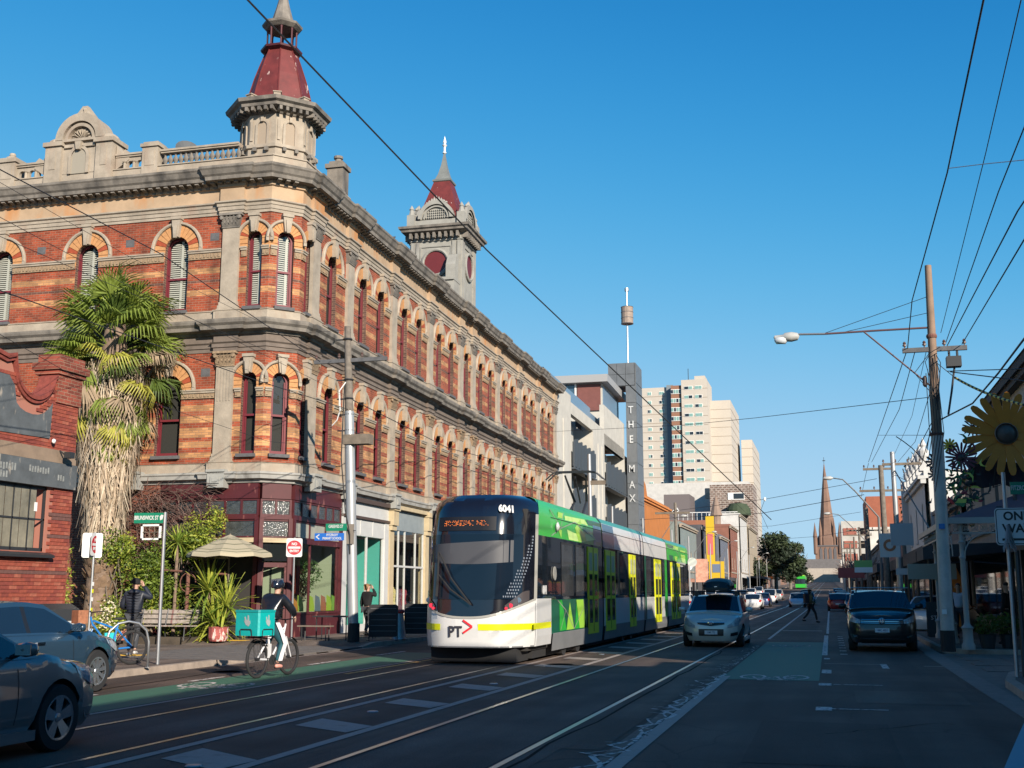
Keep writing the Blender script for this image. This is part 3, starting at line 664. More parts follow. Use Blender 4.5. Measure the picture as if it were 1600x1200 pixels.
for k in range(9):
    a = math.pi*(k+.5)/9; p0 = (c0+.1*math.cos(a),17.84+.1*math.sin(a)); p1 = (c0+.46*math.cos(a),17.84+.46*math.sin(a)); n_ = (-math.sin(a),math.cos(a))
    sh_.add([(p0[0],-.05,p0[1]),(p1[0]-n_[0]*.07,-.1,p1[1]-n_[1]*.07),(p1[0]*1.0+.04*math.cos(a),-.05,p1[1]+.04*math.sin(a)),(p1[0]+n_[0]*.07,-.1,p1[1]+n_[1]*.07),((p0[0]+p1[0])/2,-.17,(p0[1]+p1[1])/2)], [(0,1,4),(1,2,4),(2,3,4),(3,0,4)])
hp(sh_, 'shell_ornament', STONE, FL)
cre = MB()
for k in range(-4,5):
    h = .55-.12*abs(k); x = c0+k*.14; z = 18.62-.05*abs(k)-(.012*k*k)
    cre.lathe([(.0,0),(.10,.05),(.07,h*.5),(.11,h*.7),(.0,h)], 7, (x,0,z))
cre.prism([(c0-.7,18.4),(c0+.7,18.4),(c0+.1,19.15),(c0-.1,19.15)], -.05, .1)
hp(cre, 'acroterion', STONE, FL)
nic = MB(); nic.prism([(c0-.3,16.5),(c0+.3,16.5)]+[(c0+.3*math.cos(math.pi*k/10),17.15+.3*math.sin(math.pi*k/10)) for k in range(11)], -.20, -.15)
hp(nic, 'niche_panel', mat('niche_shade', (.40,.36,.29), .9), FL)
nb_ = MB(); n=14
nb_.strip([(c0+.3*math.cos(math.pi*k/n),-.24,17.15+.3*math.sin(math.pi*k/n)) for k in range(n+1)],[(c0+.42*math.cos(math.pi*k/n),-.24,17.15+.42*math.sin(math.pi*k/n)) for k in range(n+1)])
nb_.box(c0-.42,c0-.3,-.24,-.1,16.5,17.15); nb_.box(c0+.3,c0+.42,-.24,-.1,16.5,17.15); nb_.prism([(c0-.07,17.38),(c0+.07,17.38),(c0+.13,17.68),(c0-.13,17.68)],-.34,-.1); hp(nb_, 'niche_surround', STONE, FL)
for sx in (-1,1): hp(MB().lathe([(.36,0),(.34,.1),(.22,.2),(0,.24)], 12, (c0+sx*1.05,.05,17.74)), 'pediment_cap', STONE, FL)
for sx in (-1,1): hp(MB().prism([(c0+sx*1.42,16.54),(c0+sx*1.95,16.9),(c0+sx*1.95,17.13),(c0+sx*1.78,17.3),(c0+sx*1.6,17.2),(c0+sx*1.42,17.5)], -.05,.25), 'side_scroll', STONE, FL)
# main-facade parapet: low wall, chimney-like pier and small blocks
hp(MB().box(3.75,4.35,.1,.75,16.1,17.75).box(3.68,4.42,.03,.82,17.75,17.92).box(3.8,4.3,.15,.7,17.92,18.05).lathe([(.16,0),(.12,.14),(.18,.16),(.18,.26)],10,(4.05,.42,18.05)), 'parapet_pier', STONED, FM)
for s in (5.6,9.2,10.8,12.6,24,27,29.5,32,34.6,37.4,40,42.4):
    hp(MB().box(s,s+.6,-.05,.5,16.05,16.32).lathe([(.28,0),(.26,.1),(.0,.2)],10,(s+.3,.2,16.32)), 'parapet_block', STONED, FM)
# ---- corner turret, octagonal
tc_ = (PA+PB)/2 + (D3-N3).normalized()*1.22; ta = math.atan2(-D3.y+N3.y*0, -D3.x)   # face normals aligned with the street walls
PH = math.atan2(N3.y, N3.x) + math.pi/8
turret = link('corner_turret', MB().lathe([(1.36,16.1),(1.36,16.84),(1.44,16.86),(1.44,16.98),(1.32,17.0),(1.32,18.15)], 8, ph=PH).mesh('turret', STONE), hotel, T(tc_.x, tc_.y, 0))
tcm = T(tc_.x, tc_.y, 0)
def tp(mb, name, m_, M=None, **kw): return mb.build(name, m_, turret, tcm @ M if M else tcm, **kw)
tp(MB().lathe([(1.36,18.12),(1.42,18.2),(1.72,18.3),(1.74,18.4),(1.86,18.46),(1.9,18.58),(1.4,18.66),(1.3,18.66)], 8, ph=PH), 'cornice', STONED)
tp(MB().lathe([(1.22,18.66),(1.2,18.8),(1.08,19.3),(.92,19.9),(.74,20.45),(.56,20.95)], 8, ph=PH), 'roof', ROOFRED)
rib = MB()
for k in range(8):
    a = PH+2*math.pi*k/8; rib.tube([(r_*math.cos(a),r_*math.sin(a),z_) for r_, z_ in ((1.23,18.66),(1.09,19.3),(.93,19.9),(.75,20.45),(.57,20.95))], .025, 5)
tp(rib, 'roof_rib', ROOFRED)
tp(MB().lathe([(.58,20.93),(.74,21.0),(.76,21.07),(.62,21.1),(.5,21.12),(.0,21.12)], 8, ph=PH), 'lantern_base', MAROON)
for k in range(8):
    a = PH+2*math.pi*k/8; tp(MB().lathe([(.055,21.1),(.035,21.2),(.035,21.75),(.05,21.85)], 8, (.52*math.cos(a),.52*math.sin(a),0)), 'lantern_column', MAROON)
tp(MB().lathe([(.5,21.85),(.58,21.87),(.72,21.98),(.74,22.06),(.5,22.12),(.42,22.2),(.25,22.8),(.06,23.6),(0,24.2)], 8, ph=PH), 'lantern_roof', STONED)
ap_ = 1.32*math.cos(math.pi/8)
for k in range(8):
    a = PH-math.pi/8+2*math.pi*k/8; Mx = RZ(a+math.pi/2)
    m = MB(); w_ = .17
    m.strip([(w_*math.cos(math.pi*q/10),-ap_-.05,17.68+w_*math.sin(math.pi*q/10)) for q in range(11)],[((w_+.09)*math.cos(math.pi*q/10),-ap_-.05,17.68+(w_+.09)*math.sin(math.pi*q/10)) for q in range(11)])
    m.strip([((w_+.09)*math.cos(math.pi*q/10),-ap_-.05,17.68+(w_+.09)*math.sin(math.pi*q/10)) for q in range(11)],[((w_+.09)*math.cos(math.pi*q/10),-ap_,17.68+(w_+.09)*math.sin(math.pi*q/10)) for q in range(11)])
    for sx in (-1,1): m.box(min(sx*w_,sx*(w_+.09)),max(sx*w_,sx*(w_+.09)),-ap_-.05,-ap_,17.0,17.68)
    m.box(-.05,.05,-ap_-.1,-ap_,17.83,18.02)
    m.box(-.46,-.36,-ap_-.04,-ap_,17.15,17.9)
    tp(m, 'niche_surround', STONE, Mx)
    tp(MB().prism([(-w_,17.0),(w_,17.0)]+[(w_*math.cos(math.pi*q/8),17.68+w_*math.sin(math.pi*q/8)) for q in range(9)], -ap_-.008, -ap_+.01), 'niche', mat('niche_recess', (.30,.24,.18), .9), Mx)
    for q in range(5): tp(MB().box((q-2)*.24-.05,(q-2)*.24+.05,-ap_-.38,-ap_,18.14,18.28), 'dentil', STONED, Mx)
    for q in (-1,1): tp(MB().box(q*.22-.06,q*.22+.06,-ap_-.17,-ap_,16.72,16.86), 'dentil', STONED, Mx)
    tp(MB().box(-.14,.14,-.12,.12,18.6,18.86).box(-.17,.17,-.15,.15,18.86,18.9), 'roof_block', STONE, RZ(PH+2*math.pi*k/8) @ T(1.28,0,0))
# ---- mid-facade square tower with the round maroon dial
s0_, w_t, d_t = 19.62, 2.6, 2.75
TWF = FM @ T(s0_, .02, 0)
tower = link('square_tower', MB().box(0,w_t,0,d_t,15.5,20.0).mesh('tower', mat('tower_render', (.40,.39,.35), .85, var=.2, vscale=1.4, stain=((.18,.17,.16),1.1,.6,.15))), hotel, TWF)
TR = MATS['tower_render']
def wp(mb, name, m_, M=None, **kw): return mb.build(name, m_, tower, TWF @ M if M else TWF, **kw)
tpth = [(0,d_t),(0,0),(w_t,0),(w_t,d_t)]; CX, CY = w_t/2, d_t/2
def square(off): return [(-off,d_t+off),(-off,-off),(w_t+off,-off),(w_t+off,d_t+off)]
def sq_sweep(prof, m_, name): mb = MB(); sweep(mb, [(0,d_t),(0,0),(w_t,0),(w_t,d_t)], prof, closed=True); wp(mb, name, m_)
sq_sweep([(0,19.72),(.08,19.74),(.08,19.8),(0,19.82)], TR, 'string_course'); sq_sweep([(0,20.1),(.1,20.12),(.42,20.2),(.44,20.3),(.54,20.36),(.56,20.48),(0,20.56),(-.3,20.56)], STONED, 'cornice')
sq_sweep([(-.02,20.5),(.06,20.5),(.06,20.9),(-.3,20.9)], TR, 'attic_base')
wp(MB().box(.02,w_t-.02,.02,d_t-.02,19.9,20.9), 'attic', TR)
FR = RZ(-math.pi/2)      # local faces: side turned to the camera is -X of the tower frame
faces4 = [T(0,0,0), T(0,d_t,0) @ RZ(-math.pi/2), T(w_t,0,0) @ RZ(math.pi/2), T(w_t,d_t,0) @ RZ(math.pi)]
for i, Fm in enumerate(faces4):
    wd = w_t if i in (0,3) else d_t; cx = wd/2
    m = MB(); n = 28; r = .62
    for (ra,ya),(rb_,yb) in zip([(r,-.0),(r,-.1),(r+.06,-.14),(r+.16,-.1)],[(r,-.1),(r+.06,-.14),(r+.16,-.1),(r+.16,0)]):
        m.strip([(cx+ra*math.cos(2*math.pi*k/n),ya,18.55+ra*math.sin(2*math.pi*k/n)) for k in range(n+1)],[(cx+rb_*math.cos(2*math.pi*k/n),yb,18.55+rb_*math.sin(2*math.pi*k/n)) for k in range(n+1)])
    for x0 in (.0,.28,wd-.5,wd-.22): m.box(x0+.02,x0+.2,-.07,0,16.3,19.7)
    m.box(cx-.86,cx-.8,-.05,0,17.7,19.4); m.box(cx+.8,cx+.86,-.05,0,17.7,19.4); m.box(cx-.86,cx+.86,-.05,0,19.4,19.46)
    wp(m, 'dial_surround', TR, Fm)
    wp(MB().lathe([(0,0),(r,0),(r,.02),(0,.02)],28,(cx,-.03,18.55),'y'), 'dial', mat('dial_maroon',(.12,.014,.016),.5,var=.1), Fm)
    for q in range(9): wp(MB().box(.0+q*wd/8.6,.12+q*wd/8.6,-.36,0,19.84,20.12), 'bracket', STONED, Fm)
    m = MB(); zc = 20.95; n = 18
    for ra, rb_, y_ in ((.0,.98,-.02),(.62,.7,-.12),(.76,.98,-.18)):
        m.strip([(cx+ra*math.cos(math.pi*k/n),y_,zc+ra*math.sin(math.pi*k/n)) for k in range(n+1)],[(cx+rb_*math.cos(math.pi*k/n),y_,zc+rb_*math.sin(math.pi*k/n)) for k in range(n+1)])
        m.strip([(cx+rb_*math.cos(math.pi*k/n),y_,zc+rb_*math.sin(math.pi*k/n)) for k in range(n+1)],[(cx+rb_*math.cos(math.pi*k/n),.12,zc+rb_*math.sin(math.pi*k/n)) for k in range(n+1)])
    m.prism([(cx+.98*math.cos(math.pi*k/14),zc+.98*math.sin(math.pi*k/14)) for k in range(15)], .0, .2)
    wp(m, 'arched_gable', TR, Fm)
    m = MB()
    for q in range(-5,6):
        for j in range(4):
            x = q*.11; z = .06+j*.13
            if x*x+z*z < .33: m.lathe([(0,-.05),(.05,0),(0,.03)],5,(cx+x,-.06,zc+z),'y')
    wp(m, 'carved_tympanum', TR, Fm)
    m = MB()
    for q in range(-4,5): m.lathe([(0,0),(.09,.04),(.07,.12),(.0,.36-.06*abs(q))],6,(cx+q*.13,-.02,zc+math.sqrt(max(.01,.96-(q*.13)**2))-.03))
    wp(m, 'crest', TR, Fm)
for x, y in ((0,0),(w_t,0),(0,d_t),(w_t,d_t)):
    wp(MB().box(x-.2,x+.2,y-.2,y+.2,20.55,21.2).lathe([(.2,0),(.14,.12),(.1,.3),(.14,.36),(0,.6)],8,(x,y,21.2)), 'pinnacle', TR)
r2 = math.sqrt(2)
wp(MB().lathe([(w_t/2*r2*.88,20.9),(w_t/2*r2*.80,21.3),(w_t/2*r2*.62,22.1),(w_t/2*r2*.44,22.9),(w_t/2*r2*.34,23.35)],4,(CX,CY,0),ph=math.pi/4), 'roof', ROOFRED)
wp(MB().lathe([(.60,23.3),(.72,23.36),(.74,23.44),(.56,23.52),(.38,23.85),(.2,24.4),(.07,25.0),(.05,25.1)],4,(CX,CY,0),ph=math.pi/4), 'spirelet', mat('grey_spire',(.17,.18,.17),.6,var=.2))
wp(MB().lathe([(.05,25.05),(.12,25.1),(.06,25.2),(.06,25.45),(.14,25.55),(.05,25.62),(.1,25.72),(.0,26.1)],10,(CX,CY,0)), 'finial', WHITE)
# scrolled buttress beside the dial
m = MB(); m.prism([(-.15,16.3),(-1.1,16.3),(-1.1,17.3),(-.75,17.5),(-.75,18.2),(-.4,18.8),(-.15,18.9)], .1, .6)
m.box(-1.25,-.1,.02,.68,17.25,17.4); m.box(-1.15,-.1,.04,.66,16.2,17.3)
wp(m, 'buttress', TR)
# satellite dish and birds on the parapet
dish = thing('satellite_dish', tuple((FL @ Vector((-3.9,.9,16.9)))[:]), 'small grey satellite dish behind the hotel balustrade, right of a parapet pier', 'satellite dish')
part(MB().lathe([(.0,0),(.2,.03),(.42,.14),(.43,.14),(.2,.0),(.0,-.02)],16), 'reflector', mat('dish_grey',(.07,.08,.09),.7), dish, T(0,0,.5) @ RZ(.7) @ RX(1.1))
part(MB().tube([(0,0,-.4),(0,0,.5)],.03), 'mast', DARKMETAL, dish)
for k, (s, z, lb) in enumerate([(5.8,16.5,'dark pigeon perched alone just past the parapet chimney of the hotel'),(9.4,16.5,'leftmost of the pigeons on the hotel parapet blocks'),(11.05,16.5,'second pigeon perched on the hotel parapet blocks'),(12.8,16.5,'rightmost pigeon, lower down on the hotel parapet blocks')]):
    p = FM @ Vector((s, .1, z)); b = thing('pigeon', tuple(p), lb, 'bird', 'pigeons on the hotel parapet', rz=k)
    part(MB().lathe([(0,-.16),(.035,-.12),(.06,0),(.075,.08),(.05,.14),(.03,.17),(.035,.2),(.0,.24)],8), 'body', mat('pigeon_grey',(.05,.055,.065),.7), b, T(0,0,.10) @ RY(.9), smooth=True)
    part(MB().tube([(0,.02,.1),(0,.02,0)],.006,4).tube([(0,-.02,.1),(0,-.02,0)],.006,4), 'legs', mat('pigeon_leg',(.2,.08,.06)), b)
# ------------------------------------------------------------------ shops at street level of the hotel
SAGE = mat('sage_wall', (.33,.38,.27), .8); TEAL = mat('teal_wall', (.13,.62,.54), .7); GREYBD = mat('grey_board', (.22,.25,.26), .7, var=.15)
CREAMP = mat('cream_paint', (.66,.53,.33), .6, var=.12, vscale=3, stain=((.4,.28,.17),3,.62,.08)); LATT = mat('lattice_brown', (.06,.03,.02), .8)
def shop(name, F, s0, s1, M=None): return link(name, None, hotel, F @ T(s0, 0, 0))
def leaded(s, F, x0, x1, z0, z1, n, post=MAROON, pane=None):
    f = MB(); w = (x1-x0)/n
    for k in range(n+1): f.box(x0+k*w-.035, x0+k*w+.035, -.03, .06, z0, z1)
    for z in (z0, z1-.05): f.box(x0, x1, -.025, .055, z, z+.05)
    f.build('transom_frame', post, s, F)
    for k in range(n): MB().box(x0+k*w+.035, x0+(k+1)*w-.035, .01, .02, z0+.05, z1-.05).build('pane', pane or LEAD, s, F)
LEAD = mat('textured_glass', (.055,.06,.06), .12, bump=.9, bscale=22, spec=1.0, var=.5, vscale=5)
LEADC = mat('pale_reflection_glass', (.33,.33,.28), .18, var=.2, vscale=2, spec=.8)  # pale colour stands in for the reflection on the right transom row
def cafe(F, x0, x1, npane, kind):
    s = shop('cafe_front', F, 0, 0)
    MB().box(x0, x1, -.05, .1, 4.64, 5.13).build('fascia', MAROON, s, F)
    leaded(s, F, x0, x1, 4.08, 4.62, npane)
    MB().box(x0-.05, x1+.03, -.07, .08, 3.96, 4.09).build('rail', MAROON, s, F)
    leaded(s, F, x0, x1, 3.36, 3.95, max(1,npane//2), pane=(LEADC if kind == 'right' else LEAD))
    MB().box(x0-.05, x1+.03, -.08, .1, 3.20, 3.35).build('rail', CREAMP if kind != 'right' else MAROON, s, F)
    for x in (x0, x1): MB().box(x-.07, x+.07, -.09, .12, .12, 4.0).build('post', MAROON, s, F)
    return s
s = cafe(FL, -3.6, -.05, 6, 'left')
MB().box(-3.6,-.05,.05,.1,.12,3.2).build('dark_opening', INTERIOR, s, FL)
s = cafe(FC, .06, 1.06, 2, 'door')
m = MB().box(.12,.2,-.02,.06,.15,2.45).box(.92,1.0,-.02,.06,.15,2.45).box(.12,1.0,-.02,.06,2.4,2.55).box(.2,.92,0,.05,.15,.75); m.build('door_frame', MAROON, s, FC)
MB().box(.2,.92,.01,.02,.75,2.42).build('door_pane', PANE, s, FC); MB().box(.12,1.0,-.01,.03,2.6,3.15).build('door_transom', DARKPANE, s, FC)
MB().box(.86,.9,-.07,-.02,1.0,1.3).build('door_handle', CHROME, s, FC)
s = cafe(FM, .1, 4.2, 6, 'right')
MB().box(.1,4.2,-.06,.1,.1,.86).build('stall_riser', MAROON, s, FM); MB().box(.1,4.2,-.09,.12,.86,.93).build('window_sill', MAROON, s, FM)
for x in (1.55, 3.95): MB().box(x-.03,x+.03,-.03,.05,.93,3.2).build('mullion', MAROON, s, FM)
MB().box(.15,4.15,.0,.012,.93,3.2).build('pane', PANE, s, FM)
MB().box(4.2,4.28,.1,2.1,.1,3.4).build('inside_wall', SAGE, s, FM); room = MB().add([(.1,.1,.1),(.1,2.0,.1),(.1,2.0,3.4),(.1,.1,3.4)],[(0,1,2,3)]).add([(.1,2.0,.1),(4.2,2.0,.1),(4.2,2.0,3.4),(.1,2.0,3.4)],[(0,1,2,3)]); room.build('inside_wall', SAGE, s, FM)
MB().box(.1,1.9,.7,.78,.9,3.3).build('inside_screen', INTERIOR, s, FM); MB().box(1.2,1.45,.3,.36,1.3,2.7).build('red_curtain', mat('red_curtain',(.30,.03,.02),.8), s, FM)
lt = MB()
for k in range(-8, 12):
    for sg in (-1,1):
        a = Vector((2.6+k*.24, 1.2, 1.35)); 
        for q in range(7):
            x0 = a.x+sg*q*.2; x1 = x0+sg*.2
            if 2.25 < min(x0,x1) and max(x0,x1) < 4.2: lt.box(-.012,.012,0,.02,0,.283,T(x0,1.2,1.35+q*.2) @ RY(sg*math.pi/4))
lt.build('lattice', LATT, s, FM, kind='stuff')
rg = random.Random(4)
for k, (cx, col) in enumerate([(.55,(.45,.19,.03)),(1.0,(.30,.42,.05)),(1.9,(.30,.42,.05)),(2.45,(.12,.16,.2)),(2.95,(.33,.13,.07)),(3.45,(.30,.42,.05)),(3.9,(.18,.34,.06))]):
    MB().prism([(cx-.24,.95),(cx+.24,.95),(cx+.24,1.1),(cx+.1,1.42),(cx-.24,1.5)], .03,.04).build('window_decal', mat('decal%d'%k, col, .6), s, FM)
LEAFM = mat('house_leaf', (.05,.11,.02), .6, var=.4, vscale=8)
def leaves(mb, c, rad, n, size, rr, shell=.55, flat=1.0):
    for _ in range(n):
        v = Vector((rr.gauss(0,1), rr.gauss(0,1), rr.gauss(0,1))); v.normalize(); r = shell + (1-shell)*rr.random()
        p = Vector((c[0]+v.x*rad[0]*r, c[1]+v.y*rad[1]*r, c[2]+v.z*rad[2]*r))
        a = Vector((rr.gauss(0,1), rr.gauss(0,1), rr.gauss(0,.7)*flat)); a.normalize(); b = a.cross(v+Vector((rr.gauss(0,.6),rr.gauss(0,.6),rr.gauss(0,.6))))
        if b.length < 1e-4: continue
        b.normalize(); s_ = size*rr.uniform(.6,1.4)
        mb.add([p-a*s_, p-b*s_*.42, p+a*s_, p+b*s_*.42], [(0,1,2,3)])
    return mb
hb = thing('hanging_plant', tuple((FM @ Vector((3.1,.6,2.35)))[:]), 'bushy green fern hanging inside the maroon cafe window', 'plant')
leaves(MB(), (0,0,-.1), (.4,.3,.55), 420, .05, rg).build('foliage', LEAFM, hb, WM[hb.name], kind='stuff'); part(MB().lathe([(.05,-.1),(.14,.0),(.15,.08)],10), 'pot', DARKMETAL, hb)
part(MB().tube([(0,0,.08),(0,0,.95)],.01,4), 'cord', WIRE, hb)
# white and teal shop
s = shop('teal_shop_front', FM, 0, 0)
WP = mat('white_shop_paint', (.70,.70,.68), .5, var=.08, vscale=2)
m = MB().box(4.3,4.75,-.08,.15,.12,4.9).box(8.75,9.2,-.08,.15,.12,4.4).box(4.75,8.75,-.05,.15,3.72,4.4).box(4.3,9.2,-.06,.2,4.4,5.0); m.build('surround', WP, s, FM)
for k in range(3): MB().box(4.75+k*1.33,4.8+k*1.33+.03,-.07,-.04,3.75,4.38).build('panel_bead', WP, s, FM)
MB().box(4.2,9.3,-.2,.0,4.98,5.14).build('cornice', mat('dark_trim',(.07,.045,.035),.6), s, FM)
MB().box(4.3,9.2,-.14,.02,4.36,4.46).build('cornice', mat('dark_trim',(.07,.045,.035),.6), s, FM)
MB().box(4.85,8.75,1.6,1.66,.1,3.7).build('inside_wall', TEAL, s, FM); MB().box(8.6,8.66,.1,1.6,.1,3.7).build('inside_wall', TEAL, s, FM); MB().box(4.75,8.75,.1,1.6,.1,.14).build('inside_floor', mat('pale_floor',(.4,.42,.4),.6), s, FM)
for x in (4.78,6.9,8.7): MB().box(x-.05,x+.05,-.03,.05,.12,3.72).build('mullion', WP, s, FM)
MB().box(4.75,8.75,-.03,.06,.12,.4).build('stall_riser', WP, s, FM)
MB().box(4.8,8.7,.0,.012,.4,3.72).build('pane', PANE, s, FM)
for k, (x,z) in enumerate([(5.2,2.7),(5.5,2.3),(5.9,2.75),(6.3,3.0),(6.5,2.5),(5.75,1.9)]):
    MB().prism([(x,z),(x+.06,z+.22),(x+.13,z+.2),(x+.09,z-.04)], .3,.32).build('hanging_ornament', WHITE if k % 2 else mat('copper_leaf',(.2,.1,.06),.5), s, FM)
# cream shop with grey blind box and clothes in the window
s = shop('cream_shop_front', FM, 0, 0)
MB().box(9.25,9.75,-.12,.2,.12,4.3).box(13.9,14.4,-.12,.2,.12,4.3).build('pier', CREAMP, s, FM)
for x in (9.5,14.15): MB().box(x-.3,x+.3,-.3,.1,4.3,5.0).box(x-.34,x+.34,-.36,.1,4.9,5.1).box(x-.27,x+.27,-.22,.1,4.1,4.3).build('corbel', CREAMP, s, FM)
MB().box(9.2,14.5,-.24,.02,5.0,5.16).build('cornice', CREAMP, s, FM); MB().box(9.8,13.9,-.05,.1,4.15,4.98).build('signboard', GREYBD, s, FM)
MB().box(9.75,13.9,-.03,.06,.12,.62).build('stall_riser', CREAMP, s, FM)
for x in (9.8,10.6,11.4,12.8,13.85): MB().box(x-.03,x+.03,-.03,.05,.62,4.15).build('mullion', WP, s, FM)
MB().box(9.75,13.9,-.04,.05,2.62,2.7).build('transom', WP, s, FM); MB().box(9.8,13.85,.0,.012,.62,4.15).build('pane', PANE, s, FM)
MB().add([(9.75,1.8,.1),(13.9,1.8,.1),(13.9,1.8,4.2),(9.75,1.8,4.2)],[(0,1,2,3)]).build('inside_wall', mat('grey_inside',(.34,.34,.33),.8), s, FM)
for k, (x, col) in enumerate([(11.5,(.05,.07,.11)),(12.0,(.55,.45,.2)),(12.6,(.12,.05,.08)),(13.3,(.25,.03,.05))]):
    g_ = thing('dress_form', tuple((FM @ Vector((x,.7,.12)))[:]), ['navy dress on a stand behind the cream shop window','yellow patterned dress on a stand in the cream shop window','dark plum coat on a stand in the cream shop window','red dress on the rightmost stand in the cream shop window'][k], 'dress', 'dresses in the cream shop window')
    part(MB().lathe([(.26,.35),(.2,.9),(.13,1.15),(.19,1.45),(.17,1.55),(.05,1.62),(.04,1.7)],12,sc=(1,.6)), 'dress', mat('dress%d'%k, col, .8, var=.4, vscale=18), g_, smooth=True); part(MB().lathe([(.16,0),(.15,.02),(.02,.03),(.02,.4)],10), 'stand', DARKMETAL, g_)
# remaining shopfronts toward the far end
cols = [(.04,.045,.05),(.20,.21,.2),(.33,.28,.2),(.07,.06,.06),(.5,.5,.47),(.1,.12,.16)]
for k, (a, b) in enumerate([(14.45,19.4),(19.5,21.7),(21.8,26.8),(27,32.1),(32.3,37.4),(37.6,42.9)]):
    s = shop('shop_front', FM, 0, 0); cm = mat('shop_paint%d'%k, cols[k], .6, var=.1)
    MB().box(a,b,-.04,.1,4.1,5.1).build('fascia', cm, s, FM); MB().box(a,a+.25,-.06,.1,.12,4.1).box(b-.25,b,-.06,.1,.12,4.1).box(a,b,-.03,.06,.12,.7).build('frame', cm, s, FM)
    MB().box(a+.2,b-.2,0,.01,.7,4.1).build('pane', PANE, s, FM); MB().box(a+1.6,a+1.68,-.03,.04,.7,4.1).build('mullion', cm, s, FM)
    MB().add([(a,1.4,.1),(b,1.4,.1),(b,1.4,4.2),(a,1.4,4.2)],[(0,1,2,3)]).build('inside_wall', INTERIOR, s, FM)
# brick base wall of the left flank
MB().box(-13,-3.7,-.01,.25,0,5.2).build('base_wall', brick_mat('base_brick', None, (.30,.085,.05)), hotel, FL)
# ------------------------------------------------------------------ near brick building on the left edge
BX = -17.2
brk = thing('brick_shop_building', (BX, 23.3, 0), 'red brick building with a scooped parapet and grey painted panels, at the left edge', 'building')
BM = Matrix(((0,-1,0,BX),(1,0,0,0),(0,0,1,0),(0,0,0,1)))          # X along the street, -Y faces the road
BR1 = brick_mat('near_brick_far', None, (.36,.075,.045), plane='xz')
def bp(mb, name, m_, **kw): return mb.build(name, m_, brk, BM, **kw)
def top_z(y):
    if y > 22.35: return 6.5
    if y > 21.0:
        t = (y-21.675)/.675; return 6.55-.66*math.sqrt(max(0,1-t*t))
    return 6.62+.12*math.cos((y-21)*.9)
poly = [(12,0),(23.3,0),(23.3,6.5)]+[(22.35-k*.1, top_z(22.35-k*.1)) for k in range(0,14)]+[(20.9,6.62),(19,6.9),(17,6.5),(12,6.5)]
# wall in rectangles round the window opening (20.0..22.45, 2.56..3.95)
wb = MB()
wb.box(12,20.0,.02,.3,0,4.0).box(20.0,22.42,.02,.3,0,2.5).box(22.42,23.28,.02,.3,0,4.0)
wb.prism([(12,4.0),(23.28,4.0),(23.28,6.5)]+poly[3:-1]+[(12,6.5)], .02, .3); bp(wb, 'wall', mat('brick_backing', (.34,.14,.10), .9))
bp(MB().box(12,23.28,5,5.3,0,6.0).box(23.0,23.28,.3,5,0,6.0), 'wall', BR1)
BRK = [mat('brick_a', (.38,.085,.05), .85, var=.3, vscale=9, bump=.3), mat('brick_b', (.30,.065,.045), .85, var=.3, vscale=9, bump=.3), mat('brick_c', (.44,.13,.08), .85, var=.3, vscale=9, bump=.3), mat('brick_dark', (.13,.06,.05), .85, var=.3, vscale=9)]
bm_ = []
for k in range(4):
    b = MB().box(.004,.226,-.012,.03,.004,.078); bm_.append(b.mesh('brick', BRK[k]))
rr = random.Random(11); n_ = 0; rest = MB(); cells = []
rows = int(6.45/.083)
for j in range(rows):
    z = j*.083
    for i in range(0, 16):
        y = 20.2+(j%2)*.115+i*.23-.46
        if y > 23.2 or y < 19.7: continue
        if 2.3 < z+.04 < 4.62 and y < 22.42+.0 and (z > 2.42): continue
        if z > 3.95 and z < 4.62 and y < 23.3: continue
        if z+.08 > top_z(y+.11)-.1: continue
        if 5.06 < z+.04 < 5.9 and y < 22.3 and z < 5.9+.0: 
            if not (y > 22.25 or z > 5.56+.35*abs((y-21.7)/.5)): continue
        dark = abs(z-1.99) < .05 or abs(z-2.84) < .05 or abs(z-3.28) < .05
        cells.append((y, z, 3 if dark else rr.choice((0,0,0,1,1,2))))
cells.sort(key=lambda c: -c[0]*1.0+abs(c[1]-2.5)*.15)
for q, (y, z, k) in enumerate(cells):
    if q < 280 and y+.22 < 23.29: link('brick', bm_[k], brk, BM @ T(y, rr.uniform(-.004,.004), z))
    elif y+.22 >= 23.29: rest.mat(k).box(y+.004,23.287,-.012,.03,z+.004,z+.078)
    else: rest.mat(k).box(y+.004,y+.226,-.012+rr.uniform(-.004,.004),.03,z+.004,z+.078)
rest.build('brickwork', BRK, brk, BM, kind='stuff')
# coping along the scoop, rendered
cp = MB(); N_ = 26; L0 = [(22.4-k*1.45/N_, top_z(22.4-k*1.45/N_)) for k in range(N_+1)]+[(20.7,6.66),(20.2,6.75),(19.5,6.85),(18.5,6.8)]
for dy, dz0, dz1 in ((-.08,.0,.09),(-.04,-.08,.0)):
    for (ya,za),(yb_,zb_) in zip(L0, L0[1:]):
        cp.add([(ya,dy,za+dz0),(yb_,dy,zb_+dz0),(yb_,dy,zb_+dz1),(ya,dy,za+dz1)],[(0,1,2,3)]).add([(ya,dy,za+dz1),(yb_,dy,zb_+dz1),(yb_,.4,zb_+dz1),(ya,.4,za+dz1)],[(0,1,2,3)]).add([(ya,dy,za+dz0),(yb_,dy,zb_+dz0),(yb_,.02,zb_+dz0),(ya,.02,za+dz0)],[(0,1,2,3)])
bp(cp, 'coping', BRK[1])
pr = MB().box(22.42,23.32,-.05,.5,5.95,6.62).box(22.36,23.38,-.1,.56,6.62,6.72).box(22.3,23.44,-.16,.6,6.72,6.9).box(22.4,23.36,-.06,.52,6.9,7.1); bp(pr, 'corner_pier', brick_mat('pier_brick', None, (.38,.085,.05)))
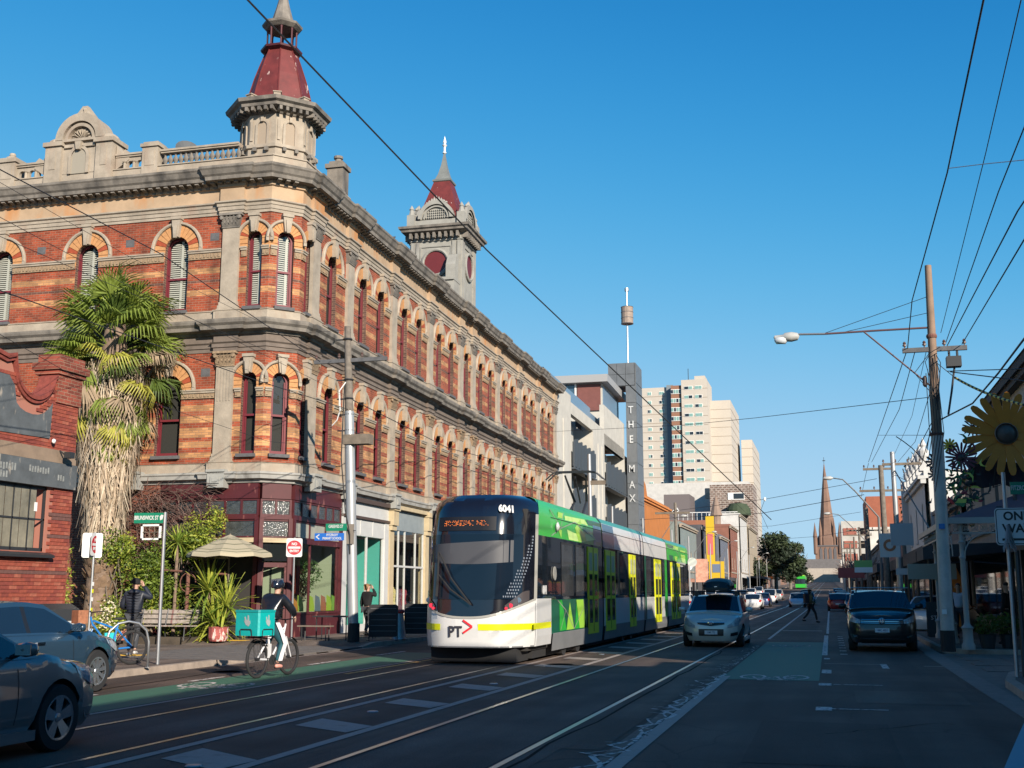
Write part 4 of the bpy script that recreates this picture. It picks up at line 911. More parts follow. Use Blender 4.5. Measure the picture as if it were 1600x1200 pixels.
GREYR = mat('grey_painted_render', (.13,.145,.155), .7, var=.3, vscale=3, stain=((.33,.29,.24),4,.6,.08))
pn = [(19.5,5.0),(22.3,5.08),(22.32,5.9)]+[(21.65+.6*math.cos(a),5.85-.3*math.sin(a)) for a in [k*math.pi/8 for k in range(1,8)]]+[(21.0,6.1),(20.8,6.3),(19.5,6.3)]
bp(MB().prism(pn, -.03, .03), 'painted_panel', GREYR)
bp(MB().box(18,23.28,-.05,.05,4.55,4.68).box(18,23.28,-.02,.04,4.68,4.85), 'string_course', mat('stained_render',(.33,.24,.17),.85,var=.25))
bp(MB().box(18,23.29,-.09,.05,3.97,4.54), 'painted_signboard', GREYR)
GHOST = mat('ghost_sign', (.24,.25,.24), .8, var=.5, vscale=12)
for k, (y0, w, z) in enumerate([(20.3,.9,4.3),(21.6,.8,4.32),(20.5,.5,4.12),(22.6,.3,4.2)]):
    mbg = MB(); r_ = random.Random(k)
    for q in range(int(w/.09)): mbg.box(y0+q*.09, y0+q*.09+.05, -.094, -.09, z-.05-.03*r_.random(), z+.05+.04*r_.random())
    bp(mbg, 'faded_lettering', GHOST, kind='stuff')
sw = link('window', MB().box(20.0,22.42,.05,.1,2.5,2.58).box(20,22.42,.05,.1,3.9,3.97).box(20.0,20.05,.05,.1,2.5,3.97).box(22.37,22.42,.05,.1,2.5,3.97).box(20.8,20.83,.05,.09,2.5,3.97).box(21.33,21.36,.05,.09,2.5,3.97).box(21.86,21.89,.05,.09,2.5,3.97).box(20,22.42,.05,.09,3.2,3.24).mesh('frame', DARKMETAL), brk, BM)
for k in range(4):
    for j in range(2):
        y0 = 20.05+k*.52+.0; MB().box(y0,y0+.5,.07,.075,2.58 if j==0 else 3.24,3.2 if j==0 else 3.9).build('pane', mat('frosted_pane',(.22,.20,.15),.25,var=.5,vscale=1.5,spec=.8), sw, BM)
MB().prism([(.05,2.5),(-.16,2.42),(-.16,2.36),(.05,2.36)], 19.9, 22.6, 'yz', BM @ Matrix(((1,0,0,0),(0,1,0,0),(0,0,1,0),(0,0,0,1)))).build('window_sill', DARKMETAL, sw, I4)
MB().box(22.05,22.15,.055,.06,3.4,3.6).build('notice', WHITE, sw, BM)
lb = MB().box(22.62,22.8,-.36,-.2,4.66,4.8).tube([(22.7,-.2,4.72),(22.7,.0,4.85)],.02,5); bp(lb, 'floodlight', DARKMETAL)
bp(MB().lathe([(0,-.05),(.05,-.03),(.06,0),(.03,.03),(0,.04)],10,(22.35,-.1,5.02),'y'), 'globe_light', WHITE, smooth=True)
# ------------------------------------------------------------------ palm
px_, py_ = -22.75, 32.5
palm = thing('palm_tree', (px_, py_, 0), 'tall fan palm with a thick skirt of dead fronds, in front of the hotel flank', 'palm tree')
TRK = mat('palm_trunk', (.20,.14,.10), .9, var=.4, vscale=8, bump=.8, bscale=12)
tk = MB(); tk.lathe([(.62,0),(.5,.5),(.42,1.5),(.40,3.5),(.42,9.6),(.3,10.6)],14); part(tk, 'trunk', TRK, palm, smooth=True)
bt = MB(); rr = random.Random(5)
for k in range(260):
    a = rr.random()*6.28; z = .4+rr.random()*2.8; r = .42; c, s_ = math.cos(a), math.sin(a); n = Vector((-s_,c,0)); o = Vector((c*r,s_*r,z))
    bt.add([o-n*.09, o+n*.09, o+n*.05+Vector((c*.16,s_*.16,.22)), o-n*.05+Vector((c*.16,s_*.16,.22))],[(0,1,2,3)])
part(bt, 'leaf_boots', mat('palm_boots', (.30,.20,.13), .9, var=.4, vscale=5), palm, kind='stuff')
DEAD = [mat('dead_frond_a',(.42,.33,.24),.9,var=.3,vscale=3), mat('dead_frond_b',(.27,.20,.13),.9,var=.3,vscale=3), mat('dead_frond_c',(.50,.42,.31),.9,var=.3,vscale=3)]
sk = MB()
for k in range(5200):
    a = rr.random()*6.283; z = 3.1+rr.random()**.8*6.0; t = (z-3.0)/6.0
    r = (.46+.60*min(1,t*1.35))*rr.uniform(.66,1.12); ln = rr.uniform(.3,1.3); w = rr.uniform(.006,.034)
    c, s_ = math.cos(a), math.sin(a); n = Vector((-s_,c,0)); o = Vector((c*r,s_*r,z)); dr = rr.uniform(-.24,.10)
    e = o+Vector((c*dr,s_*dr,-ln))+n*rr.uniform(-.3,.3)
    if e.z < 2.75: e.z = 2.75+rr.random()*.6
    sk.mat(rr.choice((0,0,1,2))).add([o-n*w, o+n*w, e+n*w*.5, e-n*w*.5],[(0,1,2,3)])
part(sk, 'dead_frond_skirt', DEAD, palm, kind='stuff', recalc=False)
def leafmat(name, col, rough=.4, tr=.35):
    if name in MATS: return MATS[name]
    m = mat(name, col, rough, var=.35, vscale=4); t = m.node_tree; b = t.nodes['Principled BSDF']; o = t.nodes['Material Output']
    tl = t.nodes.new('ShaderNodeBsdfTranslucent'); mx = t.nodes.new('ShaderNodeMixShader'); mx.inputs[0].default_value = tr
    src = b.inputs['Base Color'].links
    if src: t.links.new(src[0].from_socket, tl.inputs[0])
    else: tl.inputs[0].default_value = (*col, 1)
    t.links.new(b.outputs[0], mx.inputs[1]); t.links.new(tl.outputs[0], mx.inputs[2]); t.links.new(mx.outputs[0], o.inputs[0]); return m
PALMG = [leafmat('palm_leaf_dark',(.09,.14,.025),.6), leafmat('palm_leaf',(.20,.26,.04),.6), leafmat('palm_leaf_yellow',(.44,.42,.07),.6), leafmat('palm_leaf_fresh',(.30,.38,.04))]
def fan(seed, mt, fold=.5, droop=.5, dead=False, n=30, span=1.9):
    r_ = random.Random(seed); m = MB(); L_ = 1.1
    m.tube([(0,0,0),(.5*L_,0,.05),(L_,0,0)],[.03,.022,.018],4)
    for k in range(n):
        a = -span+2*span*k/(n-1); ln = (1.15-.35*abs(a)/span)*r_.uniform(.88,1.08)
        d = Vector((math.cos(a*.9), math.sin(a*.9), .22*math.cos(a*2)*fold)).normalized(); sd = Vector((-math.sin(a*.9), math.cos(a*.9), 0))
        p0 = Vector((L_,0,0)); w = .030
        p1 = p0+d*ln*.35+Vector((0,0,.06*math.sin(a*9))); p2 = p0+d*ln*.7+Vector((0,0,-droop*.12)); p3 = p2+Vector((d.x*.55,d.y*.55,-droop*1.4)).normalized()*ln*.36
        z_ = Vector((0,0,.02*(1 if k%2 else -1)))
        m.add([p0-sd*.008,p0+sd*.008,p1+sd*w+z_,p1-sd*w-z_,p2+sd*w*.72,p2-sd*w*.72,p3+sd*.006,p3-sd*.006],[(0,1,2,3),(3,2,4,5),(5,4,6,7)])
    return m.mesh('frond', mt, recalc=False)
FANS = [fan(1,PALMG[0],.6,.7), fan(2,PALMG[1],.5,.9), fan(3,PALMG[1],.4,1.4), fan(4,PALMG[2],.4,1.5), fan(5,PALMG[3],1.6,.1,span=.5,n=14), fan(6,DEAD[1],.4,1.8)]
rr = random.Random(21); PMx = WM[palm.name]
for k in range(100):
    t = k/99; el = R(82)-t*R(152)+rr.uniform(-.4,.4); az = k*2.39996+rr.uniform(-.4,.4)
    z = 10.35-2.9*t**1.3+rr.uniform(-.35,.25); sc = rr.uniform(.8,1.2)*(.78 if t < .08 else 1.08 if t < .65 else .92)
    if t < .05: me = FANS[4]
    elif t < .4: me = FANS[rr.choice((0,1,1,2))]
    elif t < .75: me = FANS[rr.choice((0,1,2,2,3,5))]
    else: me = FANS[rr.choice((2,3,2,5,5,3))]
    link('frond', me, palm, PMx @ T(.12*math.cos(az),.12*math.sin(az),z) @ RZ(az) @ RY(-el) @ RX(rr.uniform(-.5,.5)) @ Matrix.Scale(sc,4))
# ------------------------------------------------------------------ garden bed
GL = [leafmat('shrub_dark',(.08,.13,.02),.55), leafmat('shrub_mid',(.20,.28,.035),.55), leafmat('shrub_light',(.40,.44,.06),.55)]
soil = MB().box(-32,-19.0,32.2,33.9,-.02,.22).build('garden_bed', mat('soil',(.07,.055,.04),.95,var=.4), kind='structure')
def shrub(x, y, z, rad, n, lb, ls=.06, seed=0, mats=GL, w=(0,1,1,2)):
    o = thing('shrub', (x, y, .1), lb, 'shrub', 'shrubs in the garden bed'); r_ = random.Random(seed)
    m = MB()
    for q in range(7):
        c = (r_.uniform(-.55,.55)*rad[0], r_.uniform(-.5,.5)*rad[1], z+r_.uniform(-.6,.6)*rad[2]); rs = r_.uniform(.45,.75)
        m.mat(r_.choice(w)); 
        for _ in range(4): m.mat(r_.choice(w)); leaves(m, c, (rad[0]*rs,rad[1]*rs,rad[2]*rs), n//28, ls, r_, .3)
    part(m, 'foliage', mats, o, kind='stuff', recalc=False)
    st = MB()
    for q in range(5): st.tube([(r_.uniform(-.1,.1),0,0),(r_.uniform(-.3,.3)*rad[0],r_.uniform(-.2,.2),z*.6),(r_.uniform(-.6,.6)*rad[0],r_.uniform(-.3,.3),z+rad[2]*.4)],[.03,.02,.008],5)
    part(st, 'stem', WOOD, o); return o
shrub(-24.1,31.9,1.7,(1.0,.7,1.6),2600,'tall yellow-green shrub right of the brick building, behind the no entry sign back',seed=1,w=(1,2,2,0))
shrub(-22.4,32.6,1.0,(1.1,.6,.9),2200,'low leafy shrub with dark gaps at the foot of the palm',seed=2)
shrub(-21.2,32.9,2.2,(1.2,.7,1.3),2800,'dense green shrub right of the palm trunk, above the man in the puffer jacket',seed=3,w=(0,1,1,1))
shrub(-20.6,33.1,1.2,(1.1,.6,.8),2000,'green shrub behind the left half of the bench',seed=4,w=(0,1,0,2))
shrub(-19.5,33.4,3.4,(.8,.5,.9),1800,'loose light green climber growing beside the cafe transom windows',seed=5,ls=.05,w=(1,2,1,2))
shrub(-20.4,33.2,3.0,(1.0,.5,.5),1500,'green shrub mass below the small white window frame',seed=6,w=(1,1,0,2))
shrub(-22.0,32.4,2.6,(1.3,.7,1.1),3000,'broad sunlit shrub between the palm trunk and the white window frame',seed=12,w=(1,2,1,0))
shrub(-20.9,32.6,1.9,(.9,.6,.9),2400,'sunlit shrub behind the street name pole, left of the bench',seed=13,w=(1,1,2,0))
shrub(-20.2,33.0,.35,(1.2,.35,.3),1200,'low ground plants under the slatted bench',seed=7,w=(0,1,1,2))
fl = shrub(-21.6,31.4,.75,(.55,.4,.55),1400,'shrub with cream flower heads beside the parked bicycle',seed=8,w=(1,1,2,2))
m = MB(); r_ = random.Random(2)
for q in range(70): m.lathe([(0,-.03),(.04,0),(0,.03)],5,(r_.uniform(.0,.45),r_.uniform(-.5,-.2),r_.uniform(.4,1.25)))
part(m, 'flower', mat('cream_flower',(.62,.56,.40),.8), fl, kind='stuff')
# bare vine on the wall
vine = thing('bare_vine', (-21.5, 33.9, 0), 'leafless brown vine tangled over the hotel wall right of the palm', 'vine')
m = MB(); r_ = random.Random(9)
for q in range(900):
    s_ = r_.uniform(-6.2,-1.7); z = r_.uniform(2.6,5.0)-max(0,(-s_-4.6))*.5; a = r_.uniform(-1.2,1.2); p = Vector((s_,-.12-r_.random()*.45,z)); pts = [FL @ p]
    for w in range(4):
        a += r_.uniform(-.6,.6); p = p+Vector((math.cos(a)*.18,r_.uniform(-.05,.05),math.sin(a)*.13-.02)); pts.append(FL @ p)
    m.tube([tuple(q_-Vector((-21.5,33.9,0))) for q_ in pts], r_.uniform(.006,.014), 3, False)
part(m, 'twig', mat('vine_twig',(.14,.085,.07),.9,var=.4,vscale=6), vine, kind='stuff', recalc=False)
# little white window frame hanging in the shrubs
fr = thing('white_window_frame', tuple(at(236,832,32.6)), 'small white square lattice frame among the shrubs, left of the green street sign pole', 'frame')
m = MB().box(-.36,.36,-.03,.03,-.24,-.18).box(-.36,.36,-.03,.03,.2,.26).box(-.36,-.3,-.03,.03,-.24,.26).box(.3,.36,-.03,.03,-.24,.26); part(m, 'frame', WHITE, fr)
m = MB().box(-.06,-.04,-.02,.0,-.2,.22).box(.12,.14,-.02,.0,-.2,.22).box(-.3,.3,-.02,0,.0,.02); part(m, 'glazing_bar', WOOD, fr)
# yuccas: every blade its own part
YUC = [leafmat('yucca_green',(.18,.27,.04),.5), leafmat('yucca_yellow',(.42,.46,.07),.5)]
BL = []
for k in range(3):
    m = MB(); L_ = .75; dr = (.05,.25,.5)[k]; pts = [Vector((L_*t, 0, -dr*t*t)) for t in (0,.3,.65,1)]; w = (.018,.032,.026,.002)
    m.strip([tuple(p+Vector((0,-w[i],.008))) for i, p in enumerate(pts)], [tuple(p) for p in pts]).strip([tuple(p) for p in pts], [tuple(p+Vector((0,w[i],.008))) for i, p in enumerate(pts)])
    BL.append([m.mesh('blade', YUC[c], recalc=False) for c in (0,1)])
def yucca(x, y, z, heads, n, lb, sc=1.0, seed=0):
    o = thing('yucca_plant', (x, y, .15), lb, 'yucca', 'spiky yuccas in the garden bed'); r_ = random.Random(seed)
    for hx, hy, hz in heads:
        part(MB().tube([(hx*.2,hy*.2,0),(hx*.7,hy*.7,hz*.5),(hx,hy,hz)],[.06,.05,.05],7), 'stem', TRK, o)
        for k in range(n):
            t = k/n; el = R(85)-t*R(115); az = k*2.4
            me = BL[0 if t < .4 else 1 if t < .8 else 2][1 if r_.random() < .6 else 0]
            link('blade', me, o, WM[o.name] @ T(hx,hy,hz) @ RZ(az) @ RY(-el) @ Matrix.Scale(sc*r_.uniform(.8,1.15),4))
yucca(-18.6,32.5,0,[(0,0,.55),(.4,.1,1.0),(-.25,.1,1.5),(.2,0,.25)],52,'large bright yucca clump between the bench and the cyclist, beside the umbrella',1.45,1)
yucca(-20.9,32.7,0,[(0,0,1.0)],40,'yellowing yucca with drooping leaves behind the bench, left of the yucca clump',.9,2)
yucca(-20.1,32.7,0,[(0,0,3.0)],46,'tall yucca head standing above the shrubs, left of the striped umbrella',.85,3)
yucca(-21.9,31.9,0,[(0,0,.55)],34,'grassy yucca tuft right of the man in the puffer jacket',.75,4)
# rusty pergola post and rail
pg = thing('rusty_pergola', (-19.6,32.6,0), 'rusty metal arbour with a rail and scroll bracket behind the bench', 'pergola')
RUST = mat('rusty_steel',(.16,.07,.05),.85,var=.35,vscale=5)
part(MB().tube([(0,0,0),(0,0,2.25)],.06,8), 'post', RUST, pg); part(MB().tube([(-1.9,0,2.35),(1.3,.1,2.15)],.035,6), 'rail', RUST, pg)
part(MB().tube([(.0+.35*math.cos(a)*.8,0,1.9+.3*math.sin(a)) for a in [k*.5 for k in range(12)]],.018,5), 'scroll', RUST, pg)
# bench, every slat a part
bn = thing('slatted_bench', (-20.1,32.1,.13), 'weathered slatted timber bench with peeling pale paint, in front of the yuccas', 'bench', rz=.04)
SLAT = mat('peeling_slat',(.42,.36,.31),.85,var=.3,vscale=6,stain=((.2,.1,.09),7,.58,.08))
for k in range(3): part(MB().box(-1.1,1.1,-.02,.02,0,.12), 'slat', SLAT, bn, T(0,.22+.03*k,.5+.15*k) @ RX(-.15))
for k in range(3): part(MB().box(-1.15,1.15,-.06,.06,0,.035), 'slat', SLAT, bn, T(0,-.2+.15*k,.42))
for x in (-.85,0,.85):
    part(MB().tube([(x,-.22,0),(x,-.2,.4),(x,.14,.4),(x,.3,.95)],.022,6), 'leg', DARKMETAL, bn); part(MB().tube([(x,.2,0),(x,.1,.4)],.022,6), 'leg', DARKMETAL, bn)
def tin(x, y, lb, col, r=.3, h=.42):
    o = thing('painted_planter', (x,y,.13), lb, 'planter', 'painted planters along the garden bed'); part(MB().lathe([(r*.85,0),(r,.1),(r,h-.04),(r+.02,h),(r-.04,h),(r-.05,h-.06)],14), 'pot', mat('planter_'+col[0], col[1], .8, var=.4, vscale=9, stain=((.6,.5,.45),9,.55,.05)), o); part(MB().lathe([(0,h-.05),(r-.04,h-.06)],12), 'soil', MATS['soil'], o)
tin(-18.05,31.9,'red and white painted planter under the yucca clump, left of the cyclist',('red',(.33,.08,.07)))
tin(-21.35,31.7,'small brick red planter left of the bench, near the man',('brick',(.36,.12,.08)),.2,.35)
# market umbrella
um = thing('market_umbrella', (-18.35,32.9,.13), 'open striped beige market umbrella beside the maroon cafe', 'umbrella')
CAN = [mat('canvas_beige',(.50,.44,.31),.85), mat('canvas_stripe',(.13,.13,.08),.85)]
n8 = 8; prs = [(0,3.28),(.35,3.13),(.42,3.1),(.72,2.97),(.78,2.945),(1.08,2.81),(1.12,2.79),(1.24,2.73),(1.28,2.71),(1.34,2.66),(1.36,2.57)]
m = MB()
for i in range(len(prs)-1):
    m.mat(1 if i in (1,3,5,7) else 0)
    (r0,z0),(r1,z1) = prs[i], prs[i+1]
    for k in range(n8):
        a0, a1 = 2*math.pi*k/n8, 2*math.pi*(k+1)/n8; am = (a0+a1)/2; c8 = .93
        sag0, sag1 = .06*r0, .06*r1
        P = lambda r, a, z: (r*math.cos(a), r*math.sin(a), z)
        m.add([P(r0,a0,z0),P(r1,a0,z1),P(r1*c8,am,z1-sag1*.5),P(r0*c8,am,z0-sag0*.5)],[(0,1,2,3)]).add([P(r0*c8,am,z0-sag0*.5),P(r1*c8,am,z1-sag1*.5),P(r1,a1,z1),P(r0,a1,z0)],[(0,1,2,3)])
part(m, 'canopy', CAN, um, M=RZ(.3), recalc=False)
part(MB().tube([(0,0,0),(0,0,3.3)],.028,8), 'pole', WOOD, um)
for k in range(8): part(MB().tube([(0,0,3.2),(1.3*math.cos(.3+k*math.pi/4),1.3*math.sin(.3+k*math.pi/4),2.66)],.012,4), 'rib', WOOD, um)
part(MB().lathe([(.3,0),(.3,.06),(.05,.1),(.05,.3)],14), 'base', DARKMETAL, um)
# bins
for k, (x, y, lb) in enumerate([(-16.5,22.0,'grey litter bin with dark hood and white notice, at the brick building corner'),(-16.35,21.0,'second litter bin seen through the windows of the grey sedan')]):
    o = thing('litter_bin', (x,y,.13), lb, 'bin', 'litter bins by the brick building', rz=-.3)
    part(MB().box(-.35,.35,-.35,.35,0,.86), 'body', mat('bin_panel',(.42,.46,.48),.5,var=.1), o); part(MB().prism([(-.38,.86),(.38,.86),(.36,1.1),(.05,1.22),(-.36,1.12)],-.38,.38), 'hood', DARKMETAL, o)
    part(MB().box(-.1,.1,-.4,-.38,.84,1.0), 'notice', WHITE, o); part(MB().box(-.2,.25,-.36,-.351,.2,.55), 'sticker', mat('bin_sticker',(.25,.33,.4),.6), o)
# ------------------------------------------------------------------ tram
TX = -7.85; HW = 1.325; TF = 24.75
tram = thing('tram', (TX, TF, 0), 'long green and white articulated tram with a black cab front, seen from its rear end', 'tram')
TM = WM[tram.name]
TBLK = mat('tram_black', (.006,.007,.012), .12, spec=.7, coat=.5); TWHT = mat('tram_white', (.56,.56,.55), .3, var=.05, coat=.2); TGRN = mat('tram_green', (.03,.38,.04), .3, coat=.2)
TLIME = mat('tram_lime', (.33,.62,.06), .3, coat=.2); TDGR = mat('tram_dark_green', (.012,.10,.055), .3, coat=.2); TTEAL = mat('tram_teal', (.05,.26,.20), .35); TYEL = mat('tram_yellow', (.66,.68,.01), .35)
TBLUE = mat('tram_slate', (.06,.12,.19), .3, coat=.2); TGREY = mat('tram_skirt', (.17,.175,.18), .45, var=.15); TGLS = mat('tram_glass', (.010,.014,.020), .02, spec=1.0); SCRN = mat('tram_windscreen', (.006,.012,.022), .05, spec=.4)
TSTRIP = mat('tram_pale_strip', (.42,.41,.37), .4)
def setb(z): 
    pts = [(.2,.05),(.9,0),(1.4,.06),(2.9,.24),(3.4,.34),(3.66,.46),(3.84,.85)]
    for (a,b),(c,d) in zip(pts, pts[1:]):
        if z <= c: return b+(d-b)*(z-a)/(c-a)
    return 1.15
def hwz(z):
    pts = [(.2,.97),(.6,1.0),(1.4,1.0),(2.9,.995),(3.4,.985),(3.62,.965),(3.76,.91),(3.84,.78)]
    for (a,b),(c,d) in zip(pts, pts[1:]):
        if z <= c: return HW*(b+(d-b)*(z-a)/(c-a))
    return HW*.78
def fp_(px, z, off=0.0):
    x = px*hwz(z)*(1+off*.5); y = setb(z)+1.12*abs(px)**4.0-off; return (x, y, z)
PX = [-1,-.985,-.97,-.93,-.88,-.8,-.7,-.55,-.4,-.2,0,.2,.4,.55,.7,.8,.88,.93,.97,.985,1]
ZF = [.38,.6,.8,1.0,1.2,1.42,1.7,2.0,2.4,2.92,3.1,3.4,3.55,3.68,3.77,3.82,3.84]
def maskz(px): return 1.04+.42*abs(px)**2.4
mb = {}
for i in range(len(PX)-1):
    pm = (PX[i]+PX[i+1])/2
    zz = sorted(set(ZF+[round(maskz(pm),3)]))
    for a, b in zip(zz, zz[1:]):
        zm = (a+b)/2
        if b <= maskz(pm)+1e-3: k = 'bumper'
        elif abs(pm) > .96 and zm < 3.4: k = 'corner_strip'
        else: k = 'front_mask'
        m = mb.setdefault(k, MB()); m.add([fp_(PX[i],a),fp_(PX[i+1],a),fp_(PX[i+1],b),fp_(PX[i],b)],[(0,1,2,3)])
def weld(me):
    bm = bmesh.new(); bm.from_mesh(me); bmesh.ops.remove_doubles(bm, verts=bm.verts, dist=.0008); bm.to_mesh(me); bm.free(); smooth_angle(me, 35)
def wpart(m, name, mt, parent, M=I4, **kw):
    me = m.mesh(name, mt, recalc=True); weld(me); return link(name, me, parent, WM[parent.name] @ M, **kw)
for k, mt in (('bumper',TWHT),('corner_strip',TSTRIP),('front_mask',TBLK)): wpart(mb[k], k, mt, tram)
def fpatch(name, px0, px1, z0f, z1f, mt, off=.012, n=14, zn=6, parent=None, **kw):
    m = MB()
    for i in range(n):
        a, b = px0+(px1-px0)*i/n, px0+(px1-px0)*(i+1)/n
        for j in range(zn):
            def Z(p, t): lo, hi = (z0f(p) if callable(z0f) else z0f), (z1f(p) if callable(z1f) else z1f); return lo+(hi-lo)*t
            m.add([fp_(a,Z(a,j/zn),off),fp_(b,Z(b,j/zn),off),fp_(b,Z(b,(j+1)/zn),off),fp_(a,Z(a,(j+1)/zn),off)],[(0,1,2,3)])
    return wpart(m, name, mt, parent or tram, **kw)
scr = fpatch('windscreen', -.9, .84, lambda p: 1.44+.0*p, lambda p: 2.9, SCRN, n=20, zn=10)
fpatch('sun_blind', -.78, .72, lambda p: 2.32-.1*(1-p*p), lambda p: 2.72-.12*(p+1)*(p<0)*.0+.06*p, mat('sun_blind', (.05,.052,.06), .6), .016, zn=2)
fpatch('display_box', -.62, .45, 2.98, 3.3, mat('display_black', (.004,.004,.006), .5), .016, zn=2)
LED = mat('led_amber', (1.0,.25,.05), .5, emit=.35); m = MB(); r_ = random.Random(8)
for k in range(46):
    p = -.50+k*.018
    for j in range(5):
        if r_.random() < (.45 if k % 4 else .08):
            z = 3.10+j*.026; c = fp_(p, z, .022); m.box(c[0]-.006,c[0]+.006,c[1]-.004,c[1]+.002,z-.006,z+.006)
wpart(m, 'destination_text', LED, tram, kind='stuff')
def seg_text(s, size, mt, px, z, off=.02, sx=.8, bold=.012):
    p = fp_(px, z, off); q = fp_(px+.02, z, off); up = fp_(px, z+.05, off); ax = (Vector(q)-Vector(p)).normalized(); u_ = (Vector(up)-Vector(p)).normalized(); n_ = ax.cross(u_)
    me = text_mesh(s, size, .003, sx=sx, bold=bold); me.materials.clear(); me.materials.append(mt)
    return link('lettering', me, tram, TM @ Matrix(((ax.x,u_.x,n_.x,p[0]),(ax.y,u_.y,n_.y,p[1]),(ax.z,u_.z,n_.z,p[2]),(0,0,0,1))))
SIGNW = mat('sign_white', (.75,.75,.74), .5)
seg_text('6041', .24, SIGNW, .60, 3.47, .045)
fpatch('mask_rim', -.99, .99, lambda p: maskz(p)-.03, lambda p: maskz(p)+.02, TSTRIP, .014, 24, 1)
fpatch('yellow_stripe', -.98, -.48, .76, .90, TYEL, .006, 8, 1); fpatch('yellow_stripe', .2, .995, .76, .90, TYEL, .006, 10, 1)
fpatch('skirt_line', -.98, .98, .38, .41, TGREY, .01, 12, 1)  # thin grey strip along the bumper's lower edge
seg_text('PT', .33, mat('print_dark',(.03,.03,.04),.5), -.20, .72, .02, .9, .008)
m = MB()
for za, zb_ in ((.98,.84),(.70,.84)):
    a = Vector(fp_(-.06,za,.022)); b = Vector(fp_(.10,zb_,.022)); d = (b-a).normalized(); n_ = Vector((-d.z,0,d.x))*.022
    m.prism([(a.x-n_.x,a.z-n_.z),(b.x-n_.x,b.z-n_.z),(b.x+n_.x,b.z+n_.z),(a.x+n_.x,a.z+n_.z)], a.y-.004, a.y)
wpart(m, 'chevron_logo', mat('print_red',(.6,.02,.03),.5), tram)
fpatch('door_seam', .985, .99, .4, 1.35, TGREY, .004, 1, 4)
m = MB()
for j in range(20):
    z = 1.5+j*.072; base = .965-.20*((2.95-z)/1.5)**2*(1)
    for i in range(max(1,int(1+5*((2.95-z)/1.45)))):
        p = base-i*.032+.0
        if p > .6: c = fp_(p-.02, z, .02); m.box(c[0]-.013,c[0]+.013,c[1]-.006,c[1],z-.018,z+.018)
wpart(m, 'dot_pattern', mat('dot_grey', (.22,.25,.30), .5), tram, kind='stuff')
for s_ in (-1, 1):
    lo = lambda p: maskz(p)+.03; fpatch('lamp_cluster', *( (.62,.92) if s_ > 0 else (-.92,-.62)), lo, lambda p: maskz(p)+.03+.26*(1-abs(abs(p)-.86)*2.6), mat('lamp_housing',(.06,.05,.05),.15,spec=1), .016, 8, 3)
    for px, z, r, mt in ((.70,1.30,.05,mat('tail_red',(.55,.03,.06),.2,emit=.25)),(.8,1.42,.06,CHROME),(.64,1.24,.035,MATS['tail_red'])):
        c = fp_(s_*px, z, .03); part(MB().lathe([(0,-.01),(r,-.01),(r,.02),(0,.02)],12,c,'y'), 'lamp', mt, tram)
for p0, p1 in (((-.42,1.32),(-.62,2.0)),((-.42,1.32),(-.66,2.5))):
    part(MB().tube([fp_(p0[0]+.5,p0[1],.09),fp_(-.28,(p0[1]+p1[1])/2,.10),fp_(p1[0]+.1 if p1[1] < 2.3 else -.52,p1[1],.10)],.018,5), 'wiper', BLACK, tram)
part(MB().tube([fp_(-.52,1.9,.10),fp_(-.53,2.5,.10)],.022,5).tube([fp_(-.53,1.5,.10),fp_(-.52,2.0,.10)],.03,5), 'wiper_blade', BLACK, tram)
# sides, built in stretches; y measured from the nose
L_END = 55.8-TF
def side(y0, y1, z0, z1, mt, name, off=0.0, sides=(1,), n=1):
    zs = [z0]+[z for z in (.6,1.4,2.9,3.4,3.65,3.78) if z0+.01 < z < z1-.01]+[z1]
    for sd in sides:
        m = MB()
        for a, b in zip(zs, zs[1:]):
            m.add([(sd*(hwz(a)+off),y0,a),(sd*(hwz(a)+off),y1,a),(sd*(hwz(b)+off),y1,b),(sd*(hwz(b)+off),y0,b)],[(0,1,2,3)])
        wpart(m, name, mt, tram)
yy = lambda Y: Y-TF
secs = [(25.45,33.95),(34.1,41.9),(42.05,48.2),(48.3,55.8)]
body = MB()
def roofstrip(y0, y1, mt, name):
    m = MB(); z = [3.65,3.78,3.84,3.86]; x = [hwz(3.65),hwz(3.78),hwz(3.84),0]
    pr = [(-x[i],z[i]) for i in range(4)]+[(x[i],z[i]) for i in (2,1,0)]
    m.strip([(a,yy(y0),b) for a, b in pr],[(a,yy(y1),b) for a, b in pr]); wpart(m, name, mt, tram)
# nose side closers: from the curved nose to the first side stretch
m = {}
zz = [.38,.6,.8,1.0,1.2,1.45,1.7,2.0,2.4,2.92,3.1,3.4,3.55,3.65,3.68,3.77,3.82,3.84]
for sd in (-1,1):
    for a, b in zip(zz, zz[1:]):
        k = 'cab_side_white' if b <= 1.46 else 'cab_side_black' if b <= 2.93 else 'cab_side_green'
        e = yy(27.35); m.setdefault(k, MB()).add([fp_(sd,a),(sd*hwz(a),e,a),(sd*hwz(b),e,b),fp_(sd,b)],[(0,1,2,3)])
for k, mt in (('cab_side_white',TWHT),('cab_side_black',TGLS),('cab_side_green',TGRN)): wpart(m[k], k, mt, tram)
side(yy(25.6),yy(27.3),.76,.90,TYEL,'yellow_stripe',.004)
me = text_mesh('6041', .27, .003, sx=.8, bold=.012); me.materials.clear(); me.materials.append(SIGNW)
link('lettering', me, tram, TM @ T(hwz(1.65)+.012, yy(26.65), 1.64) @ RZ(math.pi/2) @ FACE)
part(MB().lathe([(0,-.02),(.02,-.02),(.02,.02),(0,.02)],8), 'bumper_bolt', BLACK, tram, T(.9,.45,.55))
m = MB(); m.lathe([(.0,0),(.55,.0),(.55,.012),(.0,.012)],20,(HW+.0,yy(27.3),.15),'x'); 
